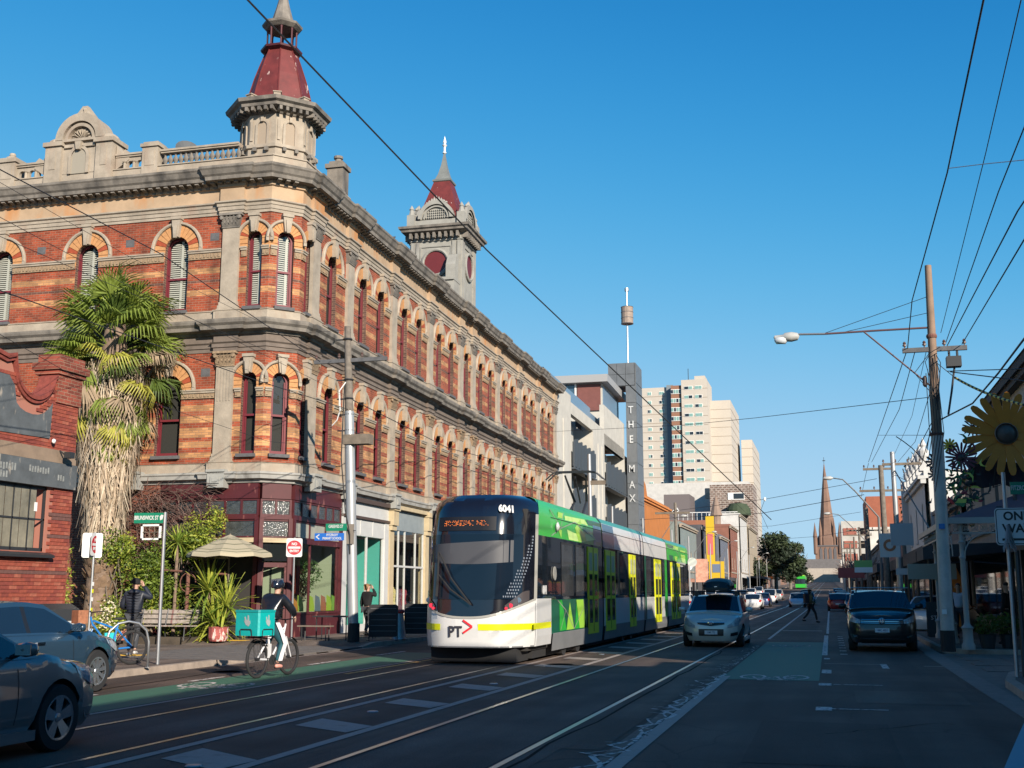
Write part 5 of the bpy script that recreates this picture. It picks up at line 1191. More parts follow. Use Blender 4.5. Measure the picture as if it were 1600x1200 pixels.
# window band, upper panels, lower panels, skirts
for a, b in secs:
    side(yy(a if a > 26 else 27.35), yy(b), 1.42, 2.93, TGLS, 'window_band', 0, (-1,1))
    y0 = a if a > 26 else 27.35
    side(yy(y0), yy(b), 2.93, 3.65, TGRN if a < 26 else (TWHT if a < 48 else TGRN), 'upper_panel', 0, (-1,1))
    roofstrip(a+.9 if a < 26 else a, b, TGRN if a < 26 else TTEAL, 'roof')
    side(yy(y0), yy(b), .6, 1.42, TDGR if a < 26 else TWHT, 'lower_panel', 0, (-1,1))
    side(yy(y0+.1), yy(b-.1), .2, .62, TGREY, 'skirt', .012, (-1,1))
for a, b in ((33.95,34.1),(41.9,42.05),(48.2,48.3)):
    side(yy(a-.12), yy(b+.12), .3, 3.6, BLACK, 'articulation', -.04, (-1,1)); roofstrip(a-.1, b+.1, BLACK, 'articulation')
part(MB().box(-1.15,1.15,.9,L_END-.3,.28,3.5), 'interior', INTERIOR, tram)
part(MB().box(-1.2,1.2,L_END-.05,L_END,.3,3.6), 'far_end', TBLK, tram)
for y in (29.9,31.6,39.0,40.6,44.0,46.6,50.8,53.4): side(yy(y),yy(y)+.012,2.95,3.6,TGREY,'panel_seam',.007); side(yy(y),yy(y)+.012,.64,1.4,TGREY,'panel_seam',.007)
side(yy(27.4),yy(55.7),3.40,3.415,BLACK,'roof_seam',.009)
# livery shards: angular print on the first and last cars
def shard(pts, mt, off=.006):
    m = MB(); P = [(hwz(z)+off, yy(y), z) for y, z in pts]
    m.add(P, [tuple(range(len(P)))]); return m.build('livery_shard', mt, tram, TM)
SH = [TGRN, TLIME, TDGR, mat('tram_pale_lime',(.50,.72,.22),.35), TBLUE, TTEAL]
for pts, k in [([(27.4,2.95),(27.4,3.62),(28.6,3.35)],0),([(28.3,3.6),(28.9,3.6),(28.5,2.95),(28.1,3.2)],1),([(29.0,3.55),(31.6,3.6),(33.0,3.1),(31.0,2.95),(29.4,2.95)],3),([(31.8,3.62),(33.9,3.62),(33.9,2.95),(33.1,2.95)],2),([(30.2,3.3),(31.0,3.58),(31.7,3.0),(30.6,2.95)],1),
               ([(29.0,.65),(29.9,.65),(29.4,1.35)],1),([(30.2,1.4),(31.1,1.4),(31.5,.65),(30.6,.65)],1),([(28.2,.65),(29.0,.65),(28.5,1.4),(28.2,1.4)],0),([(31.5,1.4),(32.6,1.4),(32.9,.65),(31.5,.65)],2),([(30.0,.65),(30.6,.65),(30.2,1.3)],0),([(31.2,.65),(31.8,.65),(31.5,1.2)],3),
               ([(48.6,3.6),(50.6,3.6),(50.2,2.95),(49.2,2.95)],2),([(50.6,3.6),(52.4,3.6),(51.6,2.95),(50.9,2.95)],1),([(53,3.5),(54.9,3.5),(54.6,2.95),(53.3,2.95)],1)]:
    shard(pts, SH[k])
def ln(p, q, w=.012):
    (y0,z0),(y1,z1) = p, q; d = Vector((y1-y0,z1-z0)).normalized(); n_ = Vector((-d.y,d.x))*w
    m = MB(); m.add([(hwz(z)+.010,yy(y),z) for y, z in ((y0-n_.x,z0-n_.y),(y1-n_.x,z1-n_.y),(y1+n_.x,z1+n_.y),(y0+n_.x,z0+n_.y))],[(0,1,2,3)]); m.build('livery_line', TSTRIP, tram, TM)
for p, q in [((27.4,3.6),(28.5,3.2)),((28.5,3.2),(27.4,2.96)),((28.5,3.2),(30.2,3.45)),((28.5,3.2),(28.9,3.62)),((30.2,3.45),(33.0,3.1)),((28.0,1.4),(28.9,1.15)),((28.9,1.15),(29.9,.66)),((29.9,.66),(31.2,1.2)),((31.2,1.2),(32.8,.9)),((28.9,1.15),(28.3,.66)),((31.2,1.2),(31.1,1.4)),((52.0,3.3),(50.6,3.6)),((52.0,3.3),(53.5,2.96))]: ln(p, q)
# slate end of the first car, side windows, doors
side(yy(32.7),yy(33.9),2.94,3.64,TBLUE,'upper_panel',.003); side(yy(32.9),yy(33.9),.62,1.4,TBLUE,'lower_panel',.003); side(yy(34.15),yy(36.0),2.94,3.64,TBLUE,'upper_panel',.003)
WREF = mat('tram_side_window', (.05,.055,.06), .03, spec=1.0, var=.4, vscale=1.2)  # uneven tone in the colour imitates reflections in the panes
def swin(y0, y1, z0=1.55, z1=2.8):
    m = MB(); 
    for a, b, c_, d_ in ((y0-.05,y1+.05,z0-.05,z0),(y0-.05,y1+.05,z1,z1+.05),(y0-.05,y0,z0,z1),(y1,y1+.05,z0,z1)): m.add([(hwz(c_)+.012,yy(a),c_),(hwz(c_)+.012,yy(b),c_),(hwz(d_)+.012,yy(b),d_),(hwz(d_)+.012,yy(a),d_)],[(0,1,2,3)])
    f = m.build('side_window', BLACK, tram, TM); MB().add([(hwz(z0)+.008,yy(y0),z0),(hwz(z0)+.008,yy(y1),z0),(hwz(z1)+.008,yy(y1),z1),(hwz(z1)+.008,yy(y0),z1)],[(0,1,2,3)]).build('pane', WREF, f, TM)
for a, b in ((28.5,29.8),(30.2,31.3),(36.9,38.4),(40.0,41.4),(42.5,43.6),(46.8,47.4),(52.6,53.7),(54.0,55.1)): swin(a, b)
DGL = mat('door_glass', (.05,.06,.03), .05, spec=1)
for a, b, dark in ((31.75,33.2,1),(34.4,36.0,1),(41.1-2.2,40.2,0),(44.6,46.3,0),(49.4,50.7,0),(51.1,52.4,0)):
    if a < 40 and not dark: a, b = 38.75, 40.0
    d = link('door', MB().box(HW-.02,HW+.02,yy(a),yy(b),.45,2.86).mesh('door', TYEL), tram, TM)
    w = (b-a)/2
    for q in range(2):
        y0 = a+q*w
        MB().box(HW+.015,HW+.024,yy(y0+.14),yy(y0+w-.14),1.5,2.1).build('door_pane', DGL, d, TM); MB().box(HW+.015,HW+.024,yy(y0+.14),yy(y0+w-.14),.75,1.4).build('door_pane', DGL, d, TM)
        MB().box(HW+.015,HW+.024,yy(y0+.14),yy(y0+w-.14),2.2,2.7).build('door_notice', mat('door_notice',(.40,.42,.25),.5), d, TM)
    MB().box(HW+.018,HW+.026,yy(a+w-.02),yy(a+w+.02),.5,2.84).build('door_seal', BLACK, d, TM)
side(yy(47.4),yy(48.15),.3,2.9,TGRN,'green_post',.006); side(yy(42.1),yy(42.5),.62,2.9,TDGR,'green_post',.006); side(yy(36.5),yy(37.6),1.45,2.9,TDGR,'green_post',.004)
part(MB().lathe([(0,0),(.17,0),(.17,.02),(0,.02)],16,(HW+.01,yy(27.65),2.05),'x'), 'round_sticker', TSTRIP, tram); part(MB().lathe([(0,0),(.1,.02),(.12,.06),(.0,.1)],12,(HW,yy(27.9),3.2),'x'), 'marker_dome', TWHT, tram, smooth=True)
part(MB().lathe([(0,0),(.22,0),(.22,.06),(0,.06)],16,(HW+.25,yy(55.3),3.0),'y'), 'rear_mirror', TWHT, tram)
for y in (29.2,30.9,38.0,39.6,45.5,53.0): part(MB().lathe([(.32,-.08),(.32,.08)],14,(HW-.2,yy(y),.32),'x'), 'wheel', BLACK, tram)
part(MB().box(-1.0,1.0,.5,1.6,.05,.35), 'underframe', BLACK, tram); part(MB().box(-1.1,1.1,1.6,L_END,.08,.3), 'underframe', BLACK, tram)
# pantograph
pan = link('pantograph', MB().box(-.5,.5,-.4,.4,3.9,4.02).mesh('base', DARKMETAL), tram, TM @ T(0,yy(36.2),0))
PT_ = WM[pan.name]
for s_ in (-1,1):
    MB().tube([(s_*.25,0,4.0),(s_*.2,1.0,4.55),(s_*.35,.2,5.35)],[.05,.045,.03],6).build('arm', DARKMETAL, pan, PT_)
MB().tube([(0,.95,4.5),(0,.15,5.3)],.03,6).build('arm', DARKMETAL, pan, PT_)
for y in (0,.35): MB().tube([(-.95,y,5.2),(-.7,y,5.42),(-.5,y,5.46),(.5,y,5.46),(.7,y,5.42),(.95,y,5.2)],.025,6).build('collector', DARKMETAL, pan, PT_)
for s_ in (-1,1): MB().tube([(s_*.5,0,5.44),(s_*.5,.35,5.44)],.02,5).build('collector_link', DARKMETAL, pan, PT_)

# ------------------------------------------------------------------ cars
def interp(pts, t):
    if t <= pts[0][0]: return pts[0][1]
    for (a,b),(c,d) in zip(pts, pts[1:]):
        if t <= c:
            u = (t-a)/(c-a); u = u*u*(3-2*u)*.5+u*.5; return b+(d-b)*u
    return pts[-1][1]
CGLASS = mat('car_glass', (.008,.014,.022), .03, spec=1.0); HEADL = mat('headlight_glass', (.35,.37,.40), .08, spec=1, var=.5, vscale=14); TAILL = mat('tail_light', (.35,.012,.012), .15); PLATE = mat('number_plate_white', (.62,.63,.66), .4); CARBLK = mat('car_black_trim', (.012,.012,.013), .4)
UNDER = mat('car_underside', (.008,.008,.009), .9); RIM = mat('alloy_rim', (.45,.47,.50), .25, .85); TRIMC = mat('trim_chrome', (.6,.6,.62), .15, 1)
def wheel_mesh(r, w, spokes, lod):
    ty = MB(); n = 28 if lod else 14
    ty.lathe([(r*.66,-w/2),(r*.94,-w/2),(r,-w*.32),(r,w*.32),(r*.94,w/2),(r*.66,w/2),(r*.66,w*.3)], n, axis='x', cap=False)
    ri = MB(); ri.mat(1).lathe([(0,w*.1),(r*.66,w*.12)], n, axis='x', cap=False); ri.mat(0)
    ri.lathe([(r*.60,w*.5),(r*.67,w*.52),(r*.67,w*.3),(r*.60,w*.3)], n, axis='x', cap=False)
    if lod:
        for k in range(spokes):
            a = 2*math.pi*k/spokes; M = RX(a); sw = r*(.13 if spokes < 8 else .07)
            ri.add([M @ Vector(p) for p in [(w*.42,-sw*.8,0),(w*.42,sw*.8,0),(w*.5,sw*1.5,r*.62),(w*.5,-sw*1.5,r*.62),(w*.25,-sw*.8,0),(w*.25,sw*.8,0),(w*.3,sw*1.5,r*.62),(w*.3,-sw*1.5,r*.62)]],[(0,1,2,3),(0,4,7,3),(1,5,6,2),(3,7,6,2)])
        ri.lathe([(0,w*.5),(r*.13,w*.48),(r*.15,w*.3)],10,axis='x')
    return ty.mesh('tyre', RUBBER, smooth=40), ri.mesh('rim', [RIM, UNDER])
WHC = {}
def car(name, lb, paint, loc, rz, L=4.3, W=1.78, H=1.48, wb=2.65, wr=.315, gnd=.19, hood=.80, belt=.93, nose=.58, tail=.95, y_ws=-.95, y_rf=-.25, y_rr=1.3, y_rw=2.05, boot=None, tumble=.76, spokes=5, group=None, lod=1, style='hatch', rails=False, cat='car', ne=4.6, trim=None, plate='1AB 2CD', plates=True, wo_f=.0):
    o = thing(name, loc, lb, cat, group, rz); OM = WM[o.name]; hl = L/2; hw = W/2; boot = boot or belt
    fw, rw = -wb/2+wo_f, wb/2+wo_f
    tops = [(-hl,nose),(-hl+.25,nose+(hood-nose)*.72),(-hl+.7,hood-.02),(y_ws-.1,hood+.08),(y_ws+.15,belt-.01),(0,belt),(y_rw-.1,belt+.02),(y_rw+.15,boot),(hl-.12,boot-.02),(hl,boot-.14)]
    nside = 44 if lod else 16; nf = 9 if lod else 4
    ring = []
    def ex(x): return (max(0,1-(abs(x)/hw)**ne))**(1/ne)
    xs = [hw*k/nf*.93 for k in range(nf)]
    ring += [(x, -hl*ex(x)*1.0) for x in xs]
    ye = hl*ex(hw*.93)
    for k in range(nside+1):
        y = -ye+2*ye*k/nside; x = hw*(max(0,1-(abs(y)/hl)**ne))**(1/ne); ring.append((x, y))
    ring += [(x, hl*ex(x)) for x in reversed(xs)]
    fr_ = [0,.12,.3,.5,.68,.82,.93,1.0]; wf = [.90,.95,.985,1.0,.992,.975,.955,.91]; lf = [.965,.985,1.0,.998,.99,.978,.962,.93]
    ra = wr+.055
    def P(x, y, f, sd):
        zb = gnd
        for yw in (fw, rw):
            if x > hw*.8 and abs(y-yw) < ra: zb = max(zb, wr+math.sqrt(ra*ra-(y-yw)**2))
        if x <= hw*.8 and y < 0: zb = gnd+.0
        zt = interp(tops, y); zt = max(zt, zb+.06); z = zb+(zt-zb)*f; g = min(1,max(0,(z-gnd)/(zt-gnd)))
        return (sd*x*interp(list(zip(fr_,wf)), g), y*interp(list(zip(fr_,lf)), g) if abs(y) > hl*.6 else y, z)
    bod = MB(); n = len(ring)
    for sd in (-1,1):
        for i in range(n-1):
            for j in range(len(fr_)-1):
                bod.add([P(*ring[i],fr_[j],sd),P(*ring[i+1],fr_[j],sd),P(*ring[i+1],fr_[j+1],sd),P(*ring[i],fr_[j+1],sd)],[(0,1,2,3)])
        S_ = [1,.93,.8,.55,.28,0]
        for i in range(n-1):
            for a, b in zip(S_, S_[1:]):
                def Q(pt, s): p = P(*pt,1,sd); return (p[0]*s, p[1], p[2]+.055*(1-s**2.6)*(1 if abs(pt[1]) < hl*.9 else .6))
                bod.add([Q(ring[i],a),Q(ring[i+1],a),Q(ring[i+1],b),Q(ring[i],b)],[(0,1,2,3)])
    # greenhouse
    rp = [(y_ws,belt-.02),(y_rf,H-.045),(y_rf+.35,H-.005),((y_rf+y_rr)/2,H),(y_rr-.2,H-.02),(y_rr,H-.06),(y_rw,boot+.03)]
    ys_ = sorted(set([y_ws+(y_rf-y_ws)*k/8 for k in range(9)]+[y_rf+(y_rr-y_rf)*k/(14 if lod else 5) for k in range((15 if lod else 6))]+[y_rr+(y_rw-y_rr)*k/7 for k in range(8)]))
    def rz_(y):
        for (a,b),(c,d) in zip(rp, rp[1:]):
            if y <= c: return b+(d-b)*(y-a)/(c-a)
        return rp[-1][1]
    bw = lambda y: hw*.93*(max(.05,1-(abs(y)/(hl*1.02))**ne))**(1/ne)
    def G(y, t, sd):       # t: 0 belt .. 1 roof edge .. 2 centre
        zr = rz_(y); zb = interp(tops, y)-.015; zb = min(zb, zr-.0); h = (zr-zb)/(H-belt) if H > belt else 0; h = max(0, min(1, h))
        ww = bw(y); xt = ww-(ww-hw*tumble)*h**1.0
        if t <= 1: return (sd*(ww+(xt-ww)*t-.0), y, zb+(zr-zb)*(t-.04*math.sin(math.pi*t)))
        s = 2-t; bow = .13*(1-s*s)*max(0,min(1,(y_rf-y)/(y_rf-y_ws))) if y < y_rf else 0; return (sd*xt*s, y-bow, zr+.03*(1-s*s)*(.3+.7*h)-.0)
    TT = [0,.08,.5,.88,1.0,1.08,1.18,1.3,1.45,1.6,1.75,1.88,2.0]
    wins = {'windscreen':MB(), 'rear_window':MB()}
    pil = [y_rf+.02, (y_rf+y_rr)/2-.12, y_rr-.30]          # a, b, c pillar zones
    sides = {}
    for sd in (-1,1):
        for a, b in zip(ys_, ys_[1:]):
            ym = (a+b)/2
            for t0, t1 in zip(TT, TT[1:]):
                tm = (t0+t1)/2; q = [G(a,t0,sd),G(b,t0,sd),G(b,t1,sd),G(a,t1,sd)]; tgt = bod
                if 1.08 < tm and ym < y_rf-.02 and ym > y_ws+.02: tgt = wins['windscreen']
                elif 1.08 < tm and ym > y_rr+.02 and ym < y_rw-.04: tgt = wins['rear_window']
                elif .08 < tm < .88:
                    if y_ws+.32 < ym < y_rr+(y_rw-y_rr)*(.35 if style == 'sedan' else .2):
                        if abs(ym-pil[1]) > .05: tgt = sides.setdefault((sd, 0 if ym < pil[1] else 1), MB())
                        else: tgt = sides.setdefault('b', MB())
                tgt.add(q, [(0,1,2,3)])
    PM = mat('paint_'+paint[0], paint[1], .32 if lod else .4, metal=.2, var=.0, coat=.35 if len(paint) < 3 else paint[2])
    wpart(bod, 'body', PM, o)
    for k, w_ in wins.items(): wpart(w_, k, CGLASS, o)
    for k, w_ in sides.items():
        wpart(w_, 'side_window' if k != 'b' else 'door_pillar', CGLASS if k != 'b' else CARBLK, o)
    part(MB().box(-hw*.6,hw*.6,-hl*.86,hl*.86,gnd-.02,gnd+.35).box(-hw*.86,hw*.86,fw-ra,fw+ra,gnd,wr+ra*.98).box(-hw*.86,hw*.86,rw-ra,rw+ra,gnd,wr+ra*.98), 'underbody', UNDER, o)
    for sd in (-1,1):                                    # arch liners
        pass
    key = (wr, spokes, lod)
    if key not in WHC: WHC[key] = wheel_mesh(wr, .21, spokes, lod)
    for sd in (-1,1):
        for yw in (fw, rw):
            Mx = OM @ T(sd*(hw-.135), yw, wr) @ (RZ(math.pi) if sd < 0 else I4)
            t_ = link('wheel', WHC[key][0], o, Mx); link('rim', WHC[key][1], t_, Mx)
    def surf(u, f, off):       # u = signed x fraction on the front face
        sd = 1 if u >= 0 else -1; x = abs(u)*hw; y = -hl*ex(x); p = P(x, y, f, sd); return (p[0]*(1+off*.3), p[1]-off, p[2])
    def rsurf(u, f, off):
        sd = 1 if u >= 0 else -1; x = abs(u)*hw; y = hl*ex(x); p = P(x, y, f, sd); return (p[0]*(1+off*.3), p[1]+off, p[2])
    def patch(nm, mt, u0, u1, z0, z1, off=.012, fn=surf, nn=6):
        m = MB()
        for i in range(nn):
            a, b = i/nn, (i+1)/nn
            lo = lambda t: z0[0]+(z0[1]-z0[0])*t; hi = lambda t: z1[0]+(z1[1]-z1[0])*t
            for j in range(3):
                h0, h1 = j/3, (j+1)/3
                m.add([fn(u0+(u1-u0)*a, lo(a)+(hi(a)-lo(a))*h0, off),fn(u0+(u1-u0)*b, lo(b)+(hi(b)-lo(b))*h0, off),fn(u0+(u1-u0)*b, lo(b)+(hi(b)-lo(b))*h1, off),fn(u0+(u1-u0)*a, lo(a)+(hi(a)-lo(a))*h1, off)],[(0,1,2,3)])
        return wpart(m, nm, mt, o)
    if lod:
        for sd in (-1,1):
            if style == 'suv':
                patch('headlight', HEADL, sd*.62, sd*.945, (.72,.70), (.86,.93)); patch('fog_lamp', TRIMC, sd*.70, sd*.84, (.20,.20), (.26,.28))
            elif style == 'hatch':
                patch('headlight', HEADL, sd*.52, sd*.93, (.60,.64), (.72,1.0)); patch('bumper_vent', CARBLK, sd*.62, sd*.84, (.22,.24), (.36,.38))
            else: patch('headlight', HEADL, sd*.55, sd*.945, (.62,.66), (.84,1.0)); patch('bumper_trim', TRIMC, sd*.6, sd*.94, (.12,.12), (.16,.16))
        if style == 'suv':
            patch('grille', CARBLK, -.62, .62, (.70,.70), (.88,.88), nn=10)
            for f in (.74,.80,.86): patch('grille_bar', TRIMC, -.6, .6, (f,f), (f+.018,f+.018), .022, nn=10)
            patch('lower_grille', CARBLK, -.8, .8, (.10,.10), (.36,.36), nn=10); patch('bumper_trim', TRIMC, -.66, .66, (.155,.155), (.18,.18), .02, nn=10)
        elif style == 'hatch':
            patch('grille', CARBLK, -.44, 0, (.78,.70), (.86,.86), nn=5); patch('grille', CARBLK, 0, .44, (.70,.78), (.86,.86), nn=5); patch('grille_bar', TRIMC, -.46, .46, (.86,.86), (.885,.885), .018, nn=8)
            patch('lower_grille', CARBLK, -.40, .40, (.24,.24), (.56,.56), nn=8)
        else: patch('grille', CARBLK, -.45, .45, (.62,.62), (.82,.82), nn=8)
        # rear
        for sd in (-1,1): patch('tail_lamp', TAILL, sd*.6, sd*.94, (.62,.62), (.88,.86), fn=rsurf)
        pm = surf(0,.40 if style != 'suv' else .48,.03)
        if plates:
            pl_ = part(MB().box(-.186,.186,-.008,.0,-.055,.055), 'number_plate', PLATE, o, T(*pm))
            lettering(plate, .085, mat('plate_text',(.10,.12,.22),.5), o, T(pm[0],pm[1]-.010,pm[2]), ext=.001, sx=.85, bold=.001)
            for sp in ():
                pass
        # mirrors, door seams and handles, sill trim, wipers
        for sd in (-1,1):
            mx_ = MB().lathe([(0,-.11),(.055,-.09),(.075,0),(.06,.09),(0,.115)],10,axis='x',c=(sd*(hw+.11),y_ws+.42,belt+.08))
            mir = part(mx_, 'wing_mirror', PM if style != 'suv' else CARBLK, o, smooth=True); MB().tube([(sd*(hw-.06),y_ws+.44,belt+.0),(sd*(hw+.06),y_ws+.43,belt+.05)],.025,5).build('mirror_arm', CARBLK, mir, OM)
            MB().box(sd*(hw+.11)-.085,sd*(hw+.11)+.085,y_ws+.47,y_ws+.49,belt+.03,belt+.13).build('mirror_glass', CHROME, mir, OM)
            for ys in (y_ws+.36, pil[1], y_rr-.05):
                if abs(ys-rw) < ra-.05: ys = rw-ra+.0
                zl = [gnd+.14+k*(belt-gnd-.16)/6 for k in range(7)]
                m = MB(); 
                for za, zb_ in zip(zl, zl[1:]):
                    fa, fb = (za-gnd)/(interp(tops,ys)-gnd), (zb_-gnd)/(interp(tops,ys)-gnd)
                    if any(abs(ys-w_) < ra for w_ in (fw,rw)): continue
                    xa = hw*(max(0,1-(abs(ys)/hl)**ne))**(1/ne); pa_, pb_ = P(xa,ys,fa,sd), P(xa,ys,fb,sd); m.add([(pa_[0]+sd*.003,ys-.006,pa_[2]),(pa_[0]+sd*.003,ys+.006,pa_[2]),(pb_[0]+sd*.003,ys+.006,pb_[2]),(pb_[0]+sd*.003,ys-.006,pb_[2])],[(0,1,2,3)])
                if m.v: part(m, 'door_seam', CARBLK, o)
            for yh in (pil[1]-.22, y_rr-.35): part(MB().box(sd*(hw*.985)-.02,sd*(hw*.985)+.02,yh-.09,yh+.09,belt-.16,belt-.12), 'door_handle', TRIMC if style != 'hatch' else PM, o)
            part(MB().box(min(sd*(hw-.08),sd*(hw-.005)),max(sd*(hw-.08),sd*(hw-.005)),fw+ra,rw-ra,gnd-.03,gnd+.07), 'sill', CARBLK if style == 'suv' else PM, o)
        if rails:
            for sd in (-1,1): part(MB().tube([(sd*hw*.70,y_rf+.15,H-.02),(sd*hw*.70,y_rf+.25,H+.05),(sd*hw*.70,y_rr-.15,H+.04),(sd*hw*.70,y_rr-.05,H-.03)],.016,6), 'roof_rail', DARKMETAL, o)
            for y in (y_rf+.45, y_rr-.5): part(MB().tube([(-hw*.86,y,H+.09),(hw*.86,y,H+.09)],.018,6), 'roof_bar', METAL, o)
    else:
        for sd in (-1,1): patch('tail_lamp', TAILL, sd*.66, sd*.93, (.62,.62), (.9,.88), fn=rsurf, nn=2); patch('headlight', HEADL, sd*.6, sd*.93, (.66,.66), (.86,.9), nn=2)
        p = rsurf(0,.55,.02); part(MB().box(-.2,.2,-.005,.005,-.06,.06), 'number_plate', PLATE, o, T(*p))
    return o
I30 = car('hatchback_car', 'pale blue hatchback facing the camera with a black roof box, right of the tram', ('ice_blue',(.60,.58,.54),.5), (-3.42,36.6,0), 0, L=4.25, W=1.82, H=1.50, wb=2.65, hood=.93, belt=1.0, nose=.80, y_ws=-1.0, y_rf=-.28, y_rr=1.45, y_rw=2.02, boot=1.0, plate='1IM 7TJ')

p_ = MB(); # badge ring
part(MB().lathe([(.045,-.006),(.06,0),(.045,.006),(.035,0)],18,(0,0,0),'y',cap=False), 'badge', TRIMC, I30, T(0,-2.15,.70) @ Matrix.Diagonal((1.5,1,.9,1)))
part(MB().lathe([(.006,0),(.0,.0)],3,(0,0,0),'y').box(-.03,-.018,-.004,.004,-.03,.03).box(.018,.03,-.004,.004,-.03,.03).box(-.03,.03,-.004,.004,-.006,.006), 'badge_letter', TRIMC, I30, T(0,-2.155,.70))
for y in (-.15,.75): part(MB().tube([(-.95,y,1.62),(.95,y,1.62)],.022,6).box(-.66,-.56,y-.04,y+.04,1.46,1.62).box(.56,.66,y-.04,y+.04,1.46,1.62), 'roof_bar', CARBLK, I30)
rb_ = MB(); prf = [(0,.02),(.30,.0),(.40,.06),(.43,.16),(.40,.26),(.30,.35),(.12,.39),(0,.395)]
yk = [(-1.0,.25),(-.9,.72),(-.6,.92),(-.1,1.0),(.6,1.0),(.9,.92),(1.0,.7)]
rows_ = [[(x*(.85+.15*s),y,1.64+z*s) for x, z in prf]+[(-x*(.85+.15*s),y,1.64+z*s) for x, z in reversed(prf[1:-1])] for y, s in yk]
for r0, r1 in zip(rows_, rows_[1:]):
    for k in range(len(r0)): rb_.add([r0[k],r0[(k+1)%len(r0)],r1[(k+1)%len(r1)],r1[k]],[(0,1,2,3)])
rb_.add(rows_[0],[tuple(range(len(rows_[0])))]).add(rows_[-1],[tuple(range(len(rows_[-1])))])
bx_ = thing('roof_box', (-3.36,36.7,0), 'black roof box carried on top of the pale blue hatchback', 'roof box')
wpart(rb_, 'shell', mat('roofbox_black',(.010,.010,.011),.5), bx_); part(MB().box(-.41,.41,-.95,.95,1.785,1.80), 'lid_seam', BLACK, bx_)
part(MB().box(-.04,.04,-.01,.0,1.75,1.77), 'latch', TRIMC, bx_, T(0,-.99,0))
VW = car('suv_car', 'dark blue SUV with roof bars parked facing the camera on the right kerb', ('deep_blue',(.012,.013,.015),.8), (1.38,35.3,0), -.03, L=4.5, W=1.86, H=1.63, wb=2.68, wr=.35, gnd=.24, hood=1.06, belt=1.13, nose=.95, y_ws=-1.15, y_rf=-.45, y_rr=1.55, y_rw=2.12, boot=1.1, tumble=.74, style='suv', rails=True, ne=5.2, plate='1MC 4BU')
part(MB().lathe([(.068,-.006),(.08,0),(.068,.006),(.06,0)],20,(0,0,0),'y',cap=False), 'badge', TRIMC, VW, T(0,-2.29,.83)); 
for sg in (-1,1): part(MB().prism([(sg*.045,.05),(sg*.03,.05),(sg*.008,-.01),(sg*.018,-.055),(sg*.03,-.055)],-.004,.004), 'badge_letter', TRIMC, VW, T(0,-2.30,.83))
SDL = car('silver_sedan', 'near silver-grey sedan cut off by the left edge of the photo, five-spoke wheels', ('silver_grey',(.17,.17,.17),.9), (-8.55,9.05,0), math.pi, L=4.75, W=1.82, H=1.45, wb=2.75, wr=.335, hood=.90, belt=.97, nose=.72, y_ws=-1.05, y_rf=-.2, y_rr=1.05, y_rw=1.75, boot=.98, style='sedan', tumble=.70, plates=False)
BLS = car('blue_grey_sedan', 'blue-grey sedan behind the near silver car, multi-spoke wheels, at the left edge', ('blue_grey',(.022,.05,.085),.8), (-12.45,15.25,0), math.pi, L=4.7, W=1.82, H=1.45, wb=2.75, wr=.335, hood=.90, belt=.97, nose=.72, y_ws=-1.05, y_rf=-.2, y_rr=1.1, y_rw=1.8, boot=.98, style='sedan', tumble=.70, spokes=9, plates=False)
RCR = car('grey_sedan', 'sliver of a pale grey car body in the bottom right corner of the photo', ('pale_grey',(.30,.31,.33),.9), (1.43,4.44,0), -.234, L=4.6, W=1.8, H=1.42, wb=2.7, wr=.33, hood=.84, belt=.95, nose=.60, y_ws=-1.6, y_rf=-.8, y_rr=1.05, y_rw=1.75, style='sedan', plates=False, tumble=.7)
